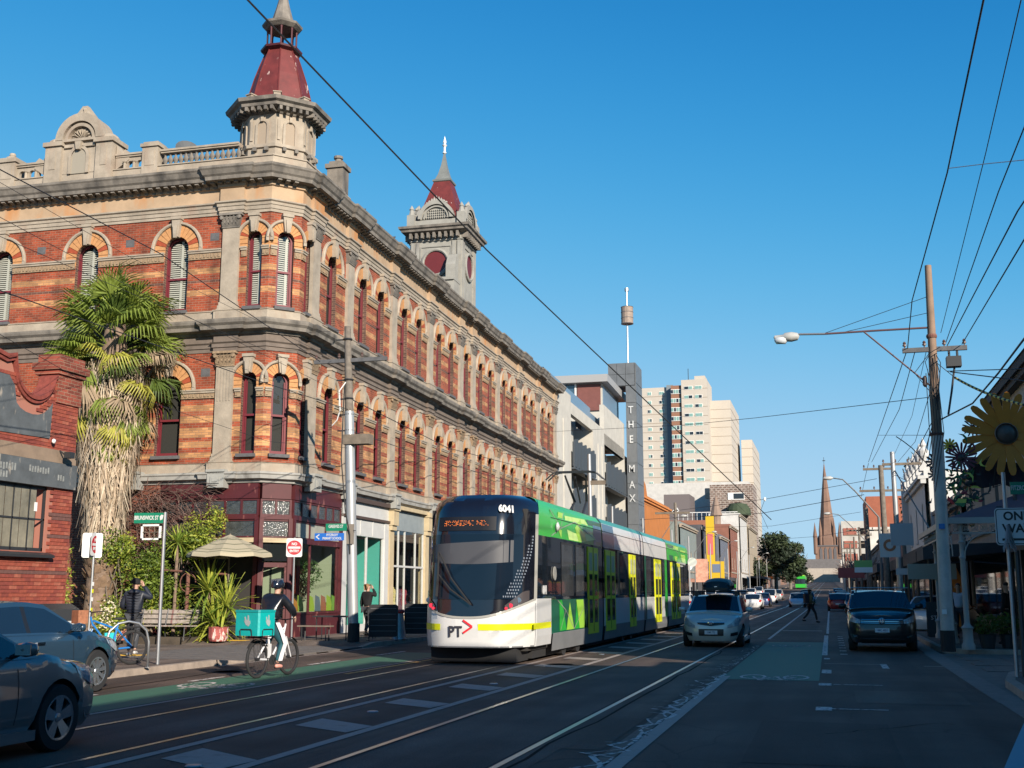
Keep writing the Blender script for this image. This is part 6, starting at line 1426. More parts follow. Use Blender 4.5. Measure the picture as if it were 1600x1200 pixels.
# traffic down the street
far_cars = [
 ('silver hatchback heading away beside the footpath, largest of the far traffic left of the pedestrian',('far_silver',(.45,.46,.48)),-6.9,78,math.pi,{}),
 ('tall white van-like wagon ahead of the silver hatchback',('far_white',(.62,.62,.62)),-7.8,92,math.pi,dict(H=1.75,hood=1.0,belt=1.1,tumble=.84)),
 ('white van behind the tall white wagon, highest roof of the row',('far_white2',(.66,.66,.65)),-10.2,108,math.pi,dict(H=2.1,hood=1.15,belt=1.25,tumble=.88)),
 ('low white sedan between the white wagon and the dark cars',('far_white3',(.66,.66,.66)),-7.0,112,math.pi,dict(H=1.42)),
 ('dark blue hatchback beyond the low white sedan',('far_navy',(.03,.05,.12)),-7.2,132,math.pi,{}),
 ('white car parked at the far left kerb behind the roof box car',('far_white4',(.66,.66,.65)),-12.0,88,math.pi,dict(H=1.5)),
 ('second white car on the far left kerb, right of the hatchback roof',('far_white5',(.6,.6,.6)),-11.8,97,math.pi,dict(H=1.45)),
 ('dark grey car on the left kerb beyond the white van',('far_dark',(.05,.055,.06)),-11.9,134,math.pi,dict(H=1.55)),
 ('pale grey car oncoming at the left kerb far away',('far_pale',(.5,.5,.5)),-11.8,150,math.pi,{}),
 ('black car parked at the left kerb farther down',('far_black',(.02,.02,.022)),-11.8,164,math.pi,{}),
 ('silver oncoming car with bright headlights right of the pedestrian',('far_silver2',(.42,.45,.48)),-3.4,128,0,dict(H=1.5)),
 ('blue oncoming car just behind the silver one',('far_blue',(.06,.14,.22)),-2.6,141,0,{}),
 ('dark red car seen from behind in the parking row on the right',('far_red',(.20,.02,.025)),.6,104,math.pi,{}),
 ('teal blue car behind the dark red car in the parking row',('far_teal',(.05,.13,.17)),.8,122,math.pi,{}),
 ('maroon car parked between the red car and the dark blue SUV',('far_maroon',(.12,.02,.03)),2.0,84,math.pi,dict(H=1.5)),
 ('blue hatchback parked ahead of the dark SUV, nearest of the row',('far_blue2',(.05,.15,.22)),1.7,62,0,dict(H=1.5)),
 ('black wagon with tall roof parked behind the blue hatchback',('far_black2',(.015,.016,.02)),1.9,72,0,dict(H=1.7,hood=.95,belt=1.05)),
 ('grey car parked deep in the right-hand row',('far_grey3',(.2,.21,.23)),1.4,140,math.pi,{}),
 ('navy car at the far end of the right-hand row',('far_navy2',(.03,.04,.08)),1.3,160,math.pi,{}),
 ('blue-grey car farthest away in the right-hand row',('far_bg',(.1,.15,.2)),1.2,185,math.pi,{})]
far_cars += [('white hatchback parked at the left kerb beyond the gum trees',('far_w6',(.6,.6,.6)),-11.9,185,math.pi,{}),
 ('silver wagon parked at the left kerb near the tram wire poles',('far_s6',(.4,.4,.4)),-11.9,205,math.pi,dict(H=1.6)),
 ('white ute in the left lane behind the dark blue hatchback',('far_w7',(.6,.6,.6)),-7.3,150,math.pi,dict(H=1.7)),
 ('grey hatchback in the left lane, farther than the white ute',('far_g7',(.25,.25,.25)),-7.2,168,math.pi,{}),
 ('dark sedan oncoming behind the blue oncoming car',('far_d7',(.05,.05,.06)),-3.2,165,0,{}),
 ('teal sedan parked between the black wagon and the maroon car',('far_t7',(.04,.11,.14)),1.9,93,0,{}),
 ('pale blue car parked behind the dark red car on the right',('far_p7',(.3,.36,.42)),1.9,112,0,{})]
for lb, pt, x, y, rz, kw in far_cars:
    car('far_car', lb, pt, (x, y, gz(y)), rz, lod=0, group='cars down the street', **kw)
# the white hatch on the side street at the right, seen behind the SUV
car('white_hatchback', 'white hatchback seen between the dark SUV and the shop posts on the right', ('side_white',(.62,.62,.62)), (4.35,49.0,.0), math.pi*.86, L=4.2, H=1.45, plates=False)
# far tram
ft = thing('far_tram', (-7.85,330,gz(330)), 'tiny bright green tram far down the street', 'tram')
part(MB().box(-1.3,1.3,0,25,.4,3.6), 'body', TGRN, ft); part(MB().box(-1.31,1.31,-.05,0,1.4,2.8), 'windscreen', TGLS, ft); part(MB().box(-1.2,1.2,-.02,20,3.6,3.8), 'roof', TLIME, ft); part(MB().box(1.3,1.32,1,24,1.5,2.7), 'window_band', TGLS, ft)

# ------------------------------------------------------------------ bicycles
def bicycle(name, lb, loc, rz, frame_m, grp=None, cargo=False, s=1.0):
    b = thing(name, loc, lb, 'bicycle', grp, rz)           # rides along +Y
    r = .34
    ty = MB().lathe([(r-.035,-.026),(r,-.022),(r+.012,0),(r,.022),(r-.035,.026),(r-.045,0),(r-.03,-.02)],32,axis='x',cap=False).mesh('tyre', RUBBER, smooth=True)
    sp = MB().lathe([(r-.05,-.012),(r-.03,-.012),(r-.03,.012),(r-.05,.012),(r-.05,-.012)],32,axis='x',cap=False).lathe([(.03,-.04),(.03,.04)],10,axis='x')
    for k in range(18): a = k*2*math.pi/18; sp.tube([(.02*(-1)**k,.02*math.cos(a),.02*math.sin(a)),(0,(r-.045)*math.cos(a+.2),(r-.045)*math.sin(a+.2))],.0022,3,False)
    sp = sp.mesh('rim', mat('rim_dark',(.05,.05,.055),.4,.5))
    for y in (-.52,.54):
        Mx = WM[b.name] @ T(0,y,r+.01); w = link('wheel', ty, b, Mx); link('rim', sp, w, Mx)
    F_ = MB(); T_ = [((0,-.08,.32),(0,-.2,.86)),((0,-.08,.32),(0,.34,.82)),((0,-.17,.72),(0,.34,.90)),((0,-.52,.35),(0,-.18,.72)),((0,-.52,.35),(0,-.08,.32)),((0,.34,.80),(0,.40,.98))]
    for a, c_ in T_: F_.tube([a,c_],.02,7)
    for sd in (-1,1): F_.tube([(sd*.05,.36,.74),(sd*.05,.54,.35)],.013,5)
    part(F_, 'frame', frame_m, b)
    part(MB().tube([(0,.40,.96),(0,.38,1.06)],.014,6).tube([(-.3,.26,1.09),(-.18,.34,1.08),(0,.38,1.06),(.18,.34,1.08),(.3,.26,1.09)],.012,6), 'handlebar', DARKMETAL, b)
    part(MB().lathe([(.0,0),(.09,.01),(.1,.04),(.04,.06),(0,.06)],10,sc=(.7,1.4),c=(0,-.22,.9)), 'saddle', BLACK, b, smooth=True)
    part(MB().lathe([(.10,-.004),(.10,.004)],16,(.04,-.08,.32),'x').tube([(.06,-.08,.32),(.06,-.0,.17)],.01,5).tube([(-.06,-.08,.32),(-.06,-.16,.47)],.01,5).box(.06,.16,-.04,.04,.155,.175).box(-.16,-.06,-.2,-.12,.46,.48), 'crank', DARKMETAL, b)
    for y0, a0, a1 in ((-.52,.6,2.9),(.54,.3,2.4)):
        n = 10; pts = [(y0-(r+.035)*math.cos(a0+(a1-a0)*k/n+(.0)), r+.01+(r+.035)*math.sin(a0+(a1-a0)*k/n)) for k in range(n+1)]
        part(MB().strip([(-.03,a,c_) for a, c_ in pts],[(.03,a,c_) for a, c_ in pts]), 'mudguard', BLACK, b)
    part(MB().tube([(0,-.18,.72),(0,-.75,.76)],.01,5).tube([(.1,-.75,.76),(.1,-.22,.76)],.008,4).tube([(-.1,-.75,.76),(-.1,-.22,.76)],.008,4).tube([(.06,-.52,.35),(.09,-.55,.76)],.008,4).tube([(-.06,-.52,.35),(-.09,-.55,.76)],.008,4), 'rack', BLACK, b)
    return b
cyc = bicycle('delivery_bicycle', 'white-framed delivery bicycle ridden in the green lane', (-10.38,20.45,.006), -.12, mat('frame_white',(.6,.6,.62),.35))
part(MB().box(-.04,.04,-.22,-.12,.36,.62), 'battery', mat('battery_white',(.55,.55,.56),.4), cyc); 
rk = bicycle('parked_bicycle', 'blue parked bicycle leaning against the steel hoop on the footpath', (-14.2,20.7,.13), 2.6, mat('frame_blue',(.02,.16,.45),.3))
part(MB().box(-.02,.02,-.1,.14,-.1,.1), 'teal_pouch', mat('pouch_teal',(.02,.42,.45),.5), rk, T(.1,-.1,.55))
part(MB().box(-.16,.16,-.1,.1,0,.26), 'basket', mat('basket_tan',(.3,.12,.06),.8,var=.4,vscale=15), rk, T(0,.62,.85))
hp_ = thing('bike_hoop', (-13.35,20.1,.13), 'bent stainless bicycle hoop on the footpath beside the blue bicycle', 'bike rack', rz=.9)
part(MB().tube([(.42,0,0),(.42,0,.5),(.36,0,.72),(.2,0,.86),(0,0,.9),(-.2,0,.86),(-.36,0,.72),(-.42,0,.5),(-.42,0,0)],.025,8), 'hoop', METAL, hp_, smooth=True)
part(MB().lathe([(.06,0),(.06,.012),(.0,.012)],10,(.42,0,0)).lathe([(.06,0),(.06,.012),(.0,.012)],10,(-.42,0,0)), 'foot_plate', METAL, hp_)
# insulated delivery box on the rack (logo replaced by a plain grey shape where it stands)
TEALB = mat('delivery_teal',(.0,.47,.45),.45,var=.08,bump=.4,bscale=6)
dbx = thing('delivery_box', (-10.43,19.78,.80), 'bright turquoise insulated delivery box on the back of the bicycle', 'delivery box', rz=-.25)
def rbox(m, w, d, h, r=.03):
    pf = [(w/2-r,-d/2),(w/2,-d/2+r),(w/2,d/2-r),(w/2-r,d/2),(-w/2+r,d/2),(-w/2,d/2-r),(-w/2,-d/2+r),(-w/2+r,-d/2)]
    return m.prism(pf, 0, h, 'xy')
part(rbox(MB(),.60,.46,.46), 'bag', TEALB, dbx); part(rbox(MB(),.62,.48,.04), 'lid', mat('delivery_teal_lid',(.0,.36,.36),.5), dbx, T(0,0,.43))
GREYL = mat('grey_print',(.30,.33,.33),.5)
def emblem(M): part(MB().prism([(-.07,.06),(-.02,-.02),(.05,-.05),(.09,.0),(.085,.06),(.06,.05),(.05,.15),(.02,.16),(.02,.07),(-.01,.07),(-.03,.13),(-.06,.12),(-.04,.04)],-.236,-.232), 'emblem', GREYL, dbx, M)
emblem(T(0,0,.22)); part(MB().prism([(-.07,.06),(-.02,-.02),(.05,-.05),(.09,.0),(.085,.06),(.06,.05),(.05,.15),(.02,.16),(.02,.07),(-.01,.07),(-.03,.13),(-.06,.12),(-.04,.04)],-.306,-.302), 'emblem', GREYL, dbx, RZ(math.pi/2) @ T(0,0,.22) @ Matrix.Scale(.8,4,(1,0,0)))
for M in (I4, RZ(math.pi/2) @ T(0,-.07,0)): part(MB().tube([(-.14,-.236,.0),(-.14,-.25,.1),(-.12,-.25,.12),(.12,-.25,.12),(.14,-.25,.1),(.14,-.236,.0)],.008,5), 'handle', BLACK, dbx, M)
# ------------------------------------------------------------------ the left row beyond the hotel
WR = mat('white_render', (.66,.63,.56), .8, var=.14, vscale=.9, bump=.1, stain=((.40,.36,.31),.7,.62,.12)); GREYG = mat('steel_blue_parapet', (.13,.20,.28), .35, spec=.8); SLATD = mat('dark_slats', (.045,.055,.065), .6)
GPAN = mat('grey_panels', (.12,.13,.14), .5, var=.18, vscale=1.2)
mx = thing('white_apartment_block', tuple((FM @ Vector((44,0,0)))[:]), 'white rendered apartments with dark slatted balconies and grey sign tower, beyond the hotel', 'building')
def ap(mb, name, m_, parent=None, **kw): return mb.build(name, m_, parent or mx, FM, **kw)
ap(MB().box(43.6,79,2.2,16,0,16.2), 'core', WR)
for a, b, zt in ((43.9,49.3,16.4),(59.2,65,15.9),(77,79.4,15.0)): ap(MB().box(a,b,.0,2.3,0,zt), 'wall_pier', WR)
ap(MB().box(49.3,59.2,.0,.35,15.0,15.9).box(65,77,0,.35,14.6,15.6), 'wall_band', WR)
ap(MB().box(51.5,56.5,1.2,2.2,5,15), 'wall_pier', WR); ap(MB().box(69,74,1.2,2.2,5,14.6), 'wall_pier', WR)
for z in (4.2,8.2,12.2): ap(MB().box(49.3,59.2,.1,2.2,z-.15,z).box(65,77,.1,2.2,z-.15,z), 'balcony_floor', GPAN)
for z in (5.2,9.0,12.8): ap(MB().box(49.4,51.4,2.15,2.19,z-.6,z+1.6).box(56.6,59.1,2.15,2.19,z-.6,z+1.6).box(65.1,68.9,2.15,2.19,z-.6,z+1.6), 'balcony_door', DARKPANE)
for a, b, z0, z1 in ((49.3,59.2,10.9,13.0),(49.3,59.2,6.8,9.3),(65,77,10.9,13.0),(65,77,7.0,9.2)):
    n = 16; w = (b-a)/n
    for k in range(n):
        ap(MB().box(a+k*w,a+k*w+w*.72,-.25,-.18,z0+.1*(k%2),z1+.1*((k*7)%3)), 'balcony_slat', SLATD)
    ap(MB().box(a,b,-.17,-.1,z0+.1,z1-.15).box(a,b,-.3,.3,z0-.12,z0), 'balcony_frame', SLATD)
for a in (46.2,61.5,63.5): ap(MB().box(a,a+.35,-.07,0,6,14.2), 'downpipe', WR)
ap(MB().box(43.6,63,.9,1.3,15.9,17.6).box(43.6,44.0,.9,6,15.9,17.6).box(63,74,.9,1.3,15.6,17.2), 'glass_parapet', GREYG)
ap(MB().box(56,58.6,.88,.92,15.0,16.6).box(59.2,61.8,.88,.92,15.0,16.6), 'dark_opening', INTERIOR)
ap(MB().box(65,77.5,.0,.4,14.6,18.2), 'wall_pier', WR)
ph = link('penthouse', MB().box(69.5,80,.9,7.5,15.5,21.0).mesh('penthouse', WR), mx, FM)
ap(MB().box(68.6,81,.2,8.6,21.0,21.7), 'roof_slab', mat('roof_fascia',(.42,.42,.42),.5), ph); ap(MB().box(69.4,69.5,3.4,7.4,18.4,21.0), 'window', mat('blue_pane',(.04,.08,.12),.05,spec=1), ph)
for y in (3.3,4.9,6.3): ap(MB().box(69.3,69.4,y,y+.16,18.3,21.0), 'mullion', WHITE, ph)
ap(MB().box(69.3,69.4,1.0,3.2,18.4,20.9), 'maroon_panel', mat('maroon_cladding',(.16,.055,.045),.6,var=.15), ph); ap(MB().box(70,79,.85,.9,18.6,20.8), 'window', GREYG, ph)
TB = T(-18.9,112,0)
tw = link('sign_tower', MB().box(0,1.02,.05,4.0,0,24.4).mesh('core', GPAN), mx, TB)
def tb(mb, name, m_, parent=None): return mb.build(name, m_, parent or tw, TB)
for j in range(12): tb(MB().box(.02,1.0,0,.045,j*2.03+.03,j*2.03+1.99), 'cladding_panel', GPAN); tb(MB().box(1.025,1.06,.1,3.9,j*2.03+.03,j*2.03+1.99), 'cladding_panel', GPAN)
for q in range(3):
    for j in range(2): tb(MB().box(-1.75+q*.9,-.88+q*.9,-.05,.6,22.1+j*1.15,23.22+j*1.15), 'cladding_panel', GPAN)
tb(MB().box(-1.75,.95,.0,3.8,22.05,24.4), 'head_block', GPAN)
SIL = mat('sign_silver',(.62,.63,.63),.35,.3)
for ch, z in zip('THEMAX', (19.53,18.04,16.56,13.61,12.02,10.69)):
    me = text_mesh(ch, 1.05, .04, bold=.01, sx=.8); me.materials.clear(); me.materials.append(SIL); link('lettering', me, tw, TB @ T(.5,-.06,z) @ FACE)
tb(MB().tube([(.1,1.2,24.4),(.1,1.2,32.4)],.09,8).lathe([(.22,32.2),(.22,32.5),(0,32.6)],8,(.1,1.2,0)), 'mast', METAL)
bk_ = link('mast_basket', MB().lathe([(.62,28.7),(.62,30.5),(.1,30.55)],14,(.1,1.2,0)).mesh('mast_basket', mat('basket_brown',(.27,.21,.17),.7,var=.25,vscale=5)), tw, TB)
for z in (28.7,29.3,29.9,30.45): tb(MB().lathe([(.63,z),(.66,z+.03),(.63,z+.06)],14,(.1,1.2,0),cap=False), 'band', METAL, bk_)
# generic street building: facade facing the road with real openings
def street_building(lb, y0, y1, z, wallm, x=None, depth=14, floors=2, nwin=3, trim=None, gable=None, sgn=1, cat='building', awn=None, wh=1.7, ww=.9, cornice_=True):
    ym = (y0+y1)/2; x = x if x is not None else (-17.2-.0258*(ym-36) if sgn > 0 else 6.2)
    base = gz(ym); F = Matrix(((0,-1,0,x),(1,0,0,y0),(0,0,1,base),(0,0,0,1))) if sgn > 0 else Matrix(((0,1,0,x),(-1,0,0,y1),(0,0,1,base),(0,0,0,1)))
    L_ = y1-y0; o = thing('street_building', tuple(F.translation), lb, cat)
    m = MB(); fh = (z-4.0)/max(1,floors-1) if floors > 1 else 0
    m.box(0,L_,.25,depth,0,z); m.box(0,L_,.0,.26,z-.45,z); m.build('wall', wallm, o, F)
    tm = trim or STONE
    for f in range(1, floors):
        zb = 4.0+(f-1)*fh; mb_ = MB(); ops = [((k+.5)*L_/nwin, ww, zb+.7, zb+.7+min(wh,fh-1.3)) for k in range(nwin)]
        zt = zb+fh if f < floors-1 else z-.45
        wall(mb_, 0, L_, zb, zt, ops, .25, 0.0); mb_.build('wall', [wallm, tm], o, F, recalc=False)
        for c, w, a, b in ops:
            wf_ = MB().box(c-w/2,c+w/2,.16,.2,a,b+w/2).build('window', DARKPANE, o, F); MB().box(c-w/2,c+w/2,.12,.155,(a+b)/2,(a+b)/2+.06).box(c-.03,c+.03,.12,.15,a,b+w/2).build('frame', WHITE, wf_, F); MB().box(c-w/2-.1,c+w/2+.1,-.1,.05,a-.12,a).build('sill', tm, wf_, F)
        if cornice_: MB().box(0,L_,-.12,.0,zb-.12,zb+.1).build('string_course', tm, o, F)
    if cornice_: MB().box(-.05,L_+.05,-.35,.1,z-.5,z-.3).box(-.02,L_+.02,-.2,.1,z-.75,z-.5).build('cornice', tm, o, F)
    MB().box(.2,L_-.2,.05,.12,.6,3.1).build('shop_window', DARKPANE, o, F); MB().box(0,L_,-.02,.1,3.1,4.0).box(0,L_,0,.1,0,.6).box(0,.25,-.02,.1,.6,3.1).box(L_-.25,L_,-.02,.1,.6,3.1).build('shop_frame', trim or wallm, o, F)
    if awn:
        MB().prism([(0,3.0),(-2.9,2.75),(-2.9,3.25),(0,3.35)], 0, L_, 'yz', F).build('verandah', awn, o, I4)
        for k in range(3): MB().tube([(.2+k*(L_-.4)/2,-2.7,0),(.2+k*(L_-.4)/2,-2.7,2.9)],.05,6).build('verandah_post', DARKMETAL, o, F)
    return o, F
def col(n, c, **kw): return mat(n, c, .8, var=.18, vscale=.8, **kw)
DKAWN = col('dark_awning',(.05,.05,.055))
ob, OF = street_building('bright orange two storey building with a rounded gable, below the sign tower', 124, 150, 12.4, col('orange_render',(.62,.22,.05)), floors=2, nwin=3, trim=col('orange_trim',(.55,.20,.05)))
MB().prism([(-1,12.4),(7,12.4),(6,13.6),(3,14.4),(0,13.6)],.0,.5).build('gable', MATS['orange_render'], ob, OF)
street_building('pale green-grey two storey shop building right of the orange one', 151, 170, 10.4, col('greygreen',(.26,.31,.30)), x=-18.6, nwin=4)
g2, GF = street_building('charcoal building with a band of dark windows behind the yellow signs', 171, 192, 10.8, col('charcoal_render',(.07,.07,.08)), x=-17.8, nwin=3, awn=DKAWN)
street_building('mauve grey rendered shop building with a mural, right of the yellow signs', 193, 208, 10.2, col('mauve_grey',(.17,.19,.24)), x=-17.2, nwin=1)
street_building('brown brick Victorian terrace below the slate turret', 209, 226, 12.6, col('brown_brick',(.22,.09,.06)), x=-16.8, nwin=3)
street_building('plain bright white side wall building right of the brown terrace', 227, 246, 15.5, col('bright_white',(.72,.71,.68)), nwin=3, x=-16.3, depth=6)
street_building('cream Victorian facade beyond the white wall, at the end of the left row', 247, 275, 14.0, col('cream_facade',(.50,.42,.31)), nwin=4, x=-16.0, awn=DKAWN)
street_building('low brown building beyond the cream facade with an orange awning', 276, 300, 8.0, col('low_brown',(.25,.16,.11)), nwin=3, x=-15.6, awn=mat('orange_awning',(.75,.18,.03),.7))
# signs on the charcoal building
sg = thing('yellow_shop_sign', (-17.2,170.5,4), 'tall yellow vertical sign with a yellow box sign below, beyond the tram', 'sign')
YS_ = mat('sign_yellow',(.75,.50,.02),.5); part(MB().box(.0,1.2,-.2,.2,2.0,8.6), 'vertical_panel', YS_, sg); part(MB().box(.3,2.5,-.3,-.1,-.6,2.0), 'box_panel', YS_, sg); part(MB().box(.8,2.0,-.34,-.3,.4,1.6), 'print_panel', mat('sign_bluegrey',(.12,.16,.25),.5), sg); part(MB().box(.2,1.0,-.24,-.2,3,6), 'print_panel', mat('sign_pink',(.5,.12,.12),.5), sg)
sp = thing('pink_shop_sign', (-17.4,168,1.5), 'pink and cream poster panels under the yellow sign', 'sign'); part(MB().box(-1.2,.6,-.2,0,1.5,4.8), 'panel', mat('poster_pink',(.55,.28,.2),.6,var=.4,vscale=2), sp); part(MB().box(1.2,3.6,-.2,0,.2,1.9), 'panel', mat('poster_red',(.6,.16,.12),.6,var=.4,vscale=2), sp)
wsg = thing('white_shop_sign', (-18.4,158,5), 'round white projecting sign by the tram tail', 'sign'); part(MB().lathe([(0,-.05),(.5,-.05),(.5,.05),(0,.05)],18,(0,0,0),'y'), 'disc', WHITE, wsg); part(MB().tube([(-1.2,0,0),(0,0,0)],.04,5), 'arm', DARKMETAL, wsg)
tr = thing('slate_turret', tuple(at(1118,770,212)), 'narrow conical slate turret with a spike, right of the grey panelled roof', 'turret')
part(MB().lathe([(.0,.4),(.08,-.6),(.35,-1.2),(1.0,-3.8),(1.1,-4.0),(1.1,-4.2),(.8,-4.2),(.8,-9)],10), 'cone', col('turret_slate',(.24,.17,.13)), tr)
# behind: grey/brown modern blocks
def block(lb, u0, u1, v0, v1, y, d, m_, name='modern_block'):
    a, b = at(u0,v1,y), at(u1,v0,y); o = thing(name, (a.x,y,0), lb, 'building'); part(MB().box(0,b.x-a.x,0,d,0,b.z), 'wall', m_, o); return o, b.x-a.x, b.z
LAT = brick_mat('lattice_screen', None, (.22,.13,.10), w=1.1, h=.55, mortar=(.45,.38,.33), msize=.16)
o, w, z = block('dark grey clad block with one tilted square window, left of the white terrace', 1038,1077,772,815,290,12,mat('grey_clad',(.13,.11,.11),.7))
part(MB().box(-.8,.8,-.15,.0,-.5,.5), 'window', WHITE, o, T(w*.45,0,z-4.2) @ RY(-.6)); part(MB().box(-.6,.6,-.2,-.15,-.32,.32), 'pane', DARKPANE, o, T(w*.45,0,z-4.2) @ RY(-.6))
o, w, z = block('brown lattice-screened upper block with a wide window, in front of the pale tower', 1110,1176,756,800,300,16,LAT)
f_ = part(MB().box(w*.42,w*.8,-.2,0,z-4.0,z-2.2), 'window', WHITE, o); part(MB().box(w*.55,w*.79,-.25,-.2,z-3.8,z-2.4), 'pane', DARKPANE, o)
part(MB().lathe([(3.2,0),(3.1,1.5),(2.2,2.9),(0,3.4)],16,(w*.66,-2,z-8.2)), 'domed_hedge', col('hedge_dark',(.04,.06,.03)), o)
o, w, z = block('low white terrace block between the grey clad block and lattice block', 985,1170,752,810,312,14,col('white_terrace',(.70,.68,.64)))
part(MB().box(w*.64,w*.70,-.2,0,z-4.4,z-1.6), 'window', DARKPANE, o)
bal_ = thing('roof_balcony', tuple(at(1060,815,285)), 'glass balustraded roof terrace under the lattice block', 'balcony')
part(MB().box(0,14.5,0,.2,-1.2,0), 'slab', GPAN, bal_); 
for k in range(13): part(MB().box(k*1.15,k*1.15+.08,0,.1,0,2.2), 'post', WHITE, bal_)
part(MB().box(0,14.5,0,.08,2.1,2.25), 'rail', WHITE, bal_)
o, w, z = block('rusty brown brick parapet building under the roof terrace', 1030,1140,812,850,262,12,col('rusty_brick',(.25,.10,.06)))
for k in range(5): part(MB().box(k*w/5+.6,k*w/5+2.0,-.15,0,z-4,z-1), 'window', DARKPANE, o)
# ---- public housing towers
PALE = mat('pale_concrete', (.64,.58,.50), .85, var=.06, vscale=.15); PALE2 = mat('pale_concrete_side', (.58,.52,.44), .85, var=.08, vscale=.2)
BRWN = mat('brown_infill', (.24,.12,.075), .8, var=.1); GW = mat('green_window', (.18,.32,.29), .25); JOINT = mat('panel_joint', (.30,.25,.20), .9)
flats = thing('housing_tower', (-50,400,0), 'pale stepped high-rise flats with a brown window strip, beyond the sign tower', 'building')
def fbox(u0, u1, vtop, y, d, m_=PALE, name='tower_slab'):
    a, b = at(u0,vtop,y), at(u1,vtop,y); o = MB().box(a.x,b.x,y,y+d,0,b.z).build(name, m_, flats, I4); return o, a.x, b.x, b.z
FH = 3.26
def joints(o, x0, x1, y, ztop, d, n=21):
    for k in range(1, n):
        z = ztop-k*FH
        if z > 5: MB().box(x0-.05,x1+.06,y-.06,y+.5,z-.09,z+.09).build('floor_joint', JOINT, o, I4); 
def side_joints(o, x, y0, y1, ztop, n=21):
    for k in range(1, n): z = ztop-k*FH; MB().box(x-.1,x+.06,y0,y1,z-.09,z+.09).build('floor_joint', JOINT, o, I4)
A1, xa, xb, za = fbox(984,1043,605,406,14); joints(A1, xa, xb, 406, za, 14)
A2, xc, xd, zc = fbox(1048,1064,602,402,18,BRWN,'window_bay'); 
A3, xe, xf, ze = fbox(1064,1104,592,401,18); joints(A3, xe, xf, 401, ze, 18)
A4, xg, xh, zg = fbox(1104,1141,625,412,40); joints(A4, xg, xh, 412, zg, 40); side_joints(A4, xh, 412, 452, zg)
A5, xi, xj, zi = fbox(1158,1175,687,440,46); joints(A5, xi, xj, 440, zi, 46); side_joints(A5, xj, 440, 486, zi)
MB().box(xb-.3,xc+.3,405,414,0,za+.6).build('recess', mat('recess_slate',(.17,.20,.22),.7), flats, I4)
MB().box(xf-4.5,xf-.8,403,410,ze,ze+1.6).build('roof_plant', PALE, flats, I4); MB().tube([(xf-7,406,ze),(xf-7,406,ze+5)],.12,5).build('roof_aerial', DARKMETAL, flats, I4)
nW = 0
for k in range(20):
    for o_, cx, w_, y_, zt in ((A1,xb-6.6,1.5,406,za),(A1,xb-2.2,1.9,406,za),(A3,xe+2.5,3.0,401,ze-.8),(A3,xf-3.0,2.6,401,ze-.8)):
        z = zt-k*FH-2.1
        if z < 8: continue
        fr_ = MB().box(cx-w_/2,cx+w_/2,y_-.12,y_,z-.7,z+.6).build('window', WHITE, o_, I4)
        MB().box(cx-w_/2+.12,cx+.0,y_-.18,y_-.12,z-.55,z+.48).build('pane', GW if (k*7+int(cx))%3 else DARKPANE, fr_, I4); MB().box(cx+.1,cx+w_/2-.12,y_-.18,y_-.12,z-.55,z+.48).build('pane', GW if (k*5+int(cx))%4 else DARKPANE, fr_, I4)
    z = zc-k*FH-2.2
    if z > 8:
        fr_ = MB().box(xc,xd,401.8,402,z-.85,z+.8).build('window', WHITE, A2, I4)
        for q in range(4): MB().box(xc+.1+q*(xd-xc)/4,xc+(q+1)*(xd-xc)/4-.1,401.7,401.8,z-.65,z+.62).build('pane', GW if (q+k)%3 else DARKPANE, fr_, I4)
# ---- cathedral
CATH = mat('bluestone_brown', (.27,.16,.115), .85, var=.25, vscale=.12); CATHD = mat('bluestone_dark', (.10,.095,.10), .85)
ca = thing('cathedral', (0.1,900,0), 'brown stone cathedral tower and tall spire closing the street view', 'cathedral')
part(MB().box(-9.5,9.5,0,16,0,36), 'tower', CATH, ca); part(MB().lathe([(8.2,36),(8.0,42),(6.9,44),(4.6,62),(2.3,82),(.35,98),(.1,99)],8,(0,8,0),ph=math.pi/8), 'spire', CATH, ca)
part(MB().box(-.15,.15,7.9,8.1,98,104).box(-1.1,1.1,7.9,8.1,101,101.6), 'cross', DARKMETAL, ca)
for x in (-9,9):
    for y in (0,16): part(MB().lathe([(1.5,30),(1.5,42),(1.7,42.5),(0,54)],8,(x,y,0)), 'pinnacle', CATH, ca)
for x in (-5,5): part(MB().lathe([(1.2,36),(1.2,48),(0,58)],8,(x,2,0)), 'pinnacle', CATH, ca)
for x in (-6.2,-2.8,.6,4.0): part(MB().prism([(x,24),(x+2,24),(x+2,33),(x+1,35),(x,33)],-.4,.1), 'louvre_window', CATHD, ca)
part(MB().box(-9.8,9.8,-.4,16,22,23).box(-9.8,9.8,-.4,16,35.4,36.4), 'string_course', CATHD, ca); part(MB().box(-34,-10,4,30,0,22).prism([(-34,22),(-10,22),(-22,30)],4,30), 'nave', CATHD, ca)
# ---- distant low city at the end of the street
r_ = random.Random(31)
dl = [col('dist_a',(.38,.33,.28)),col('dist_b',(.22,.13,.10)),col('dist_c',(.55,.52,.47)),col('dist_d',(.13,.12,.12))]
PL = ['left kerb','right kerb']
for k in range(16):
    sd = -1 if k % 2 else 1; y = 330+k*34; x = (-18.5 if sd < 0 else 6.5); h = r_.uniform(8,15)
    o = thing('distant_building', (x,y,gz(y)), '%s distant building in the hazy rows at the street end'%(['pale stone','brick brown','off-white','dark'][k%4],), 'building', 'distant buildings along the street')
    x0, x1 = (-16,0) if sd < 0 else (0,16)
    part(MB().box(x0,x1,0,31,-2,h), 'wall', dl[k%4], o)
    for j in range(3):
        for q in range(3): xs_ = x1 if sd < 0 else x0; part(MB().box(xs_-.1,xs_+.1,3+q*9,6+q*9,2.5+j*3.4,4.5+j*3.4), 'window', DARKPANE, o) if 4.5+j*3.4 < h else None
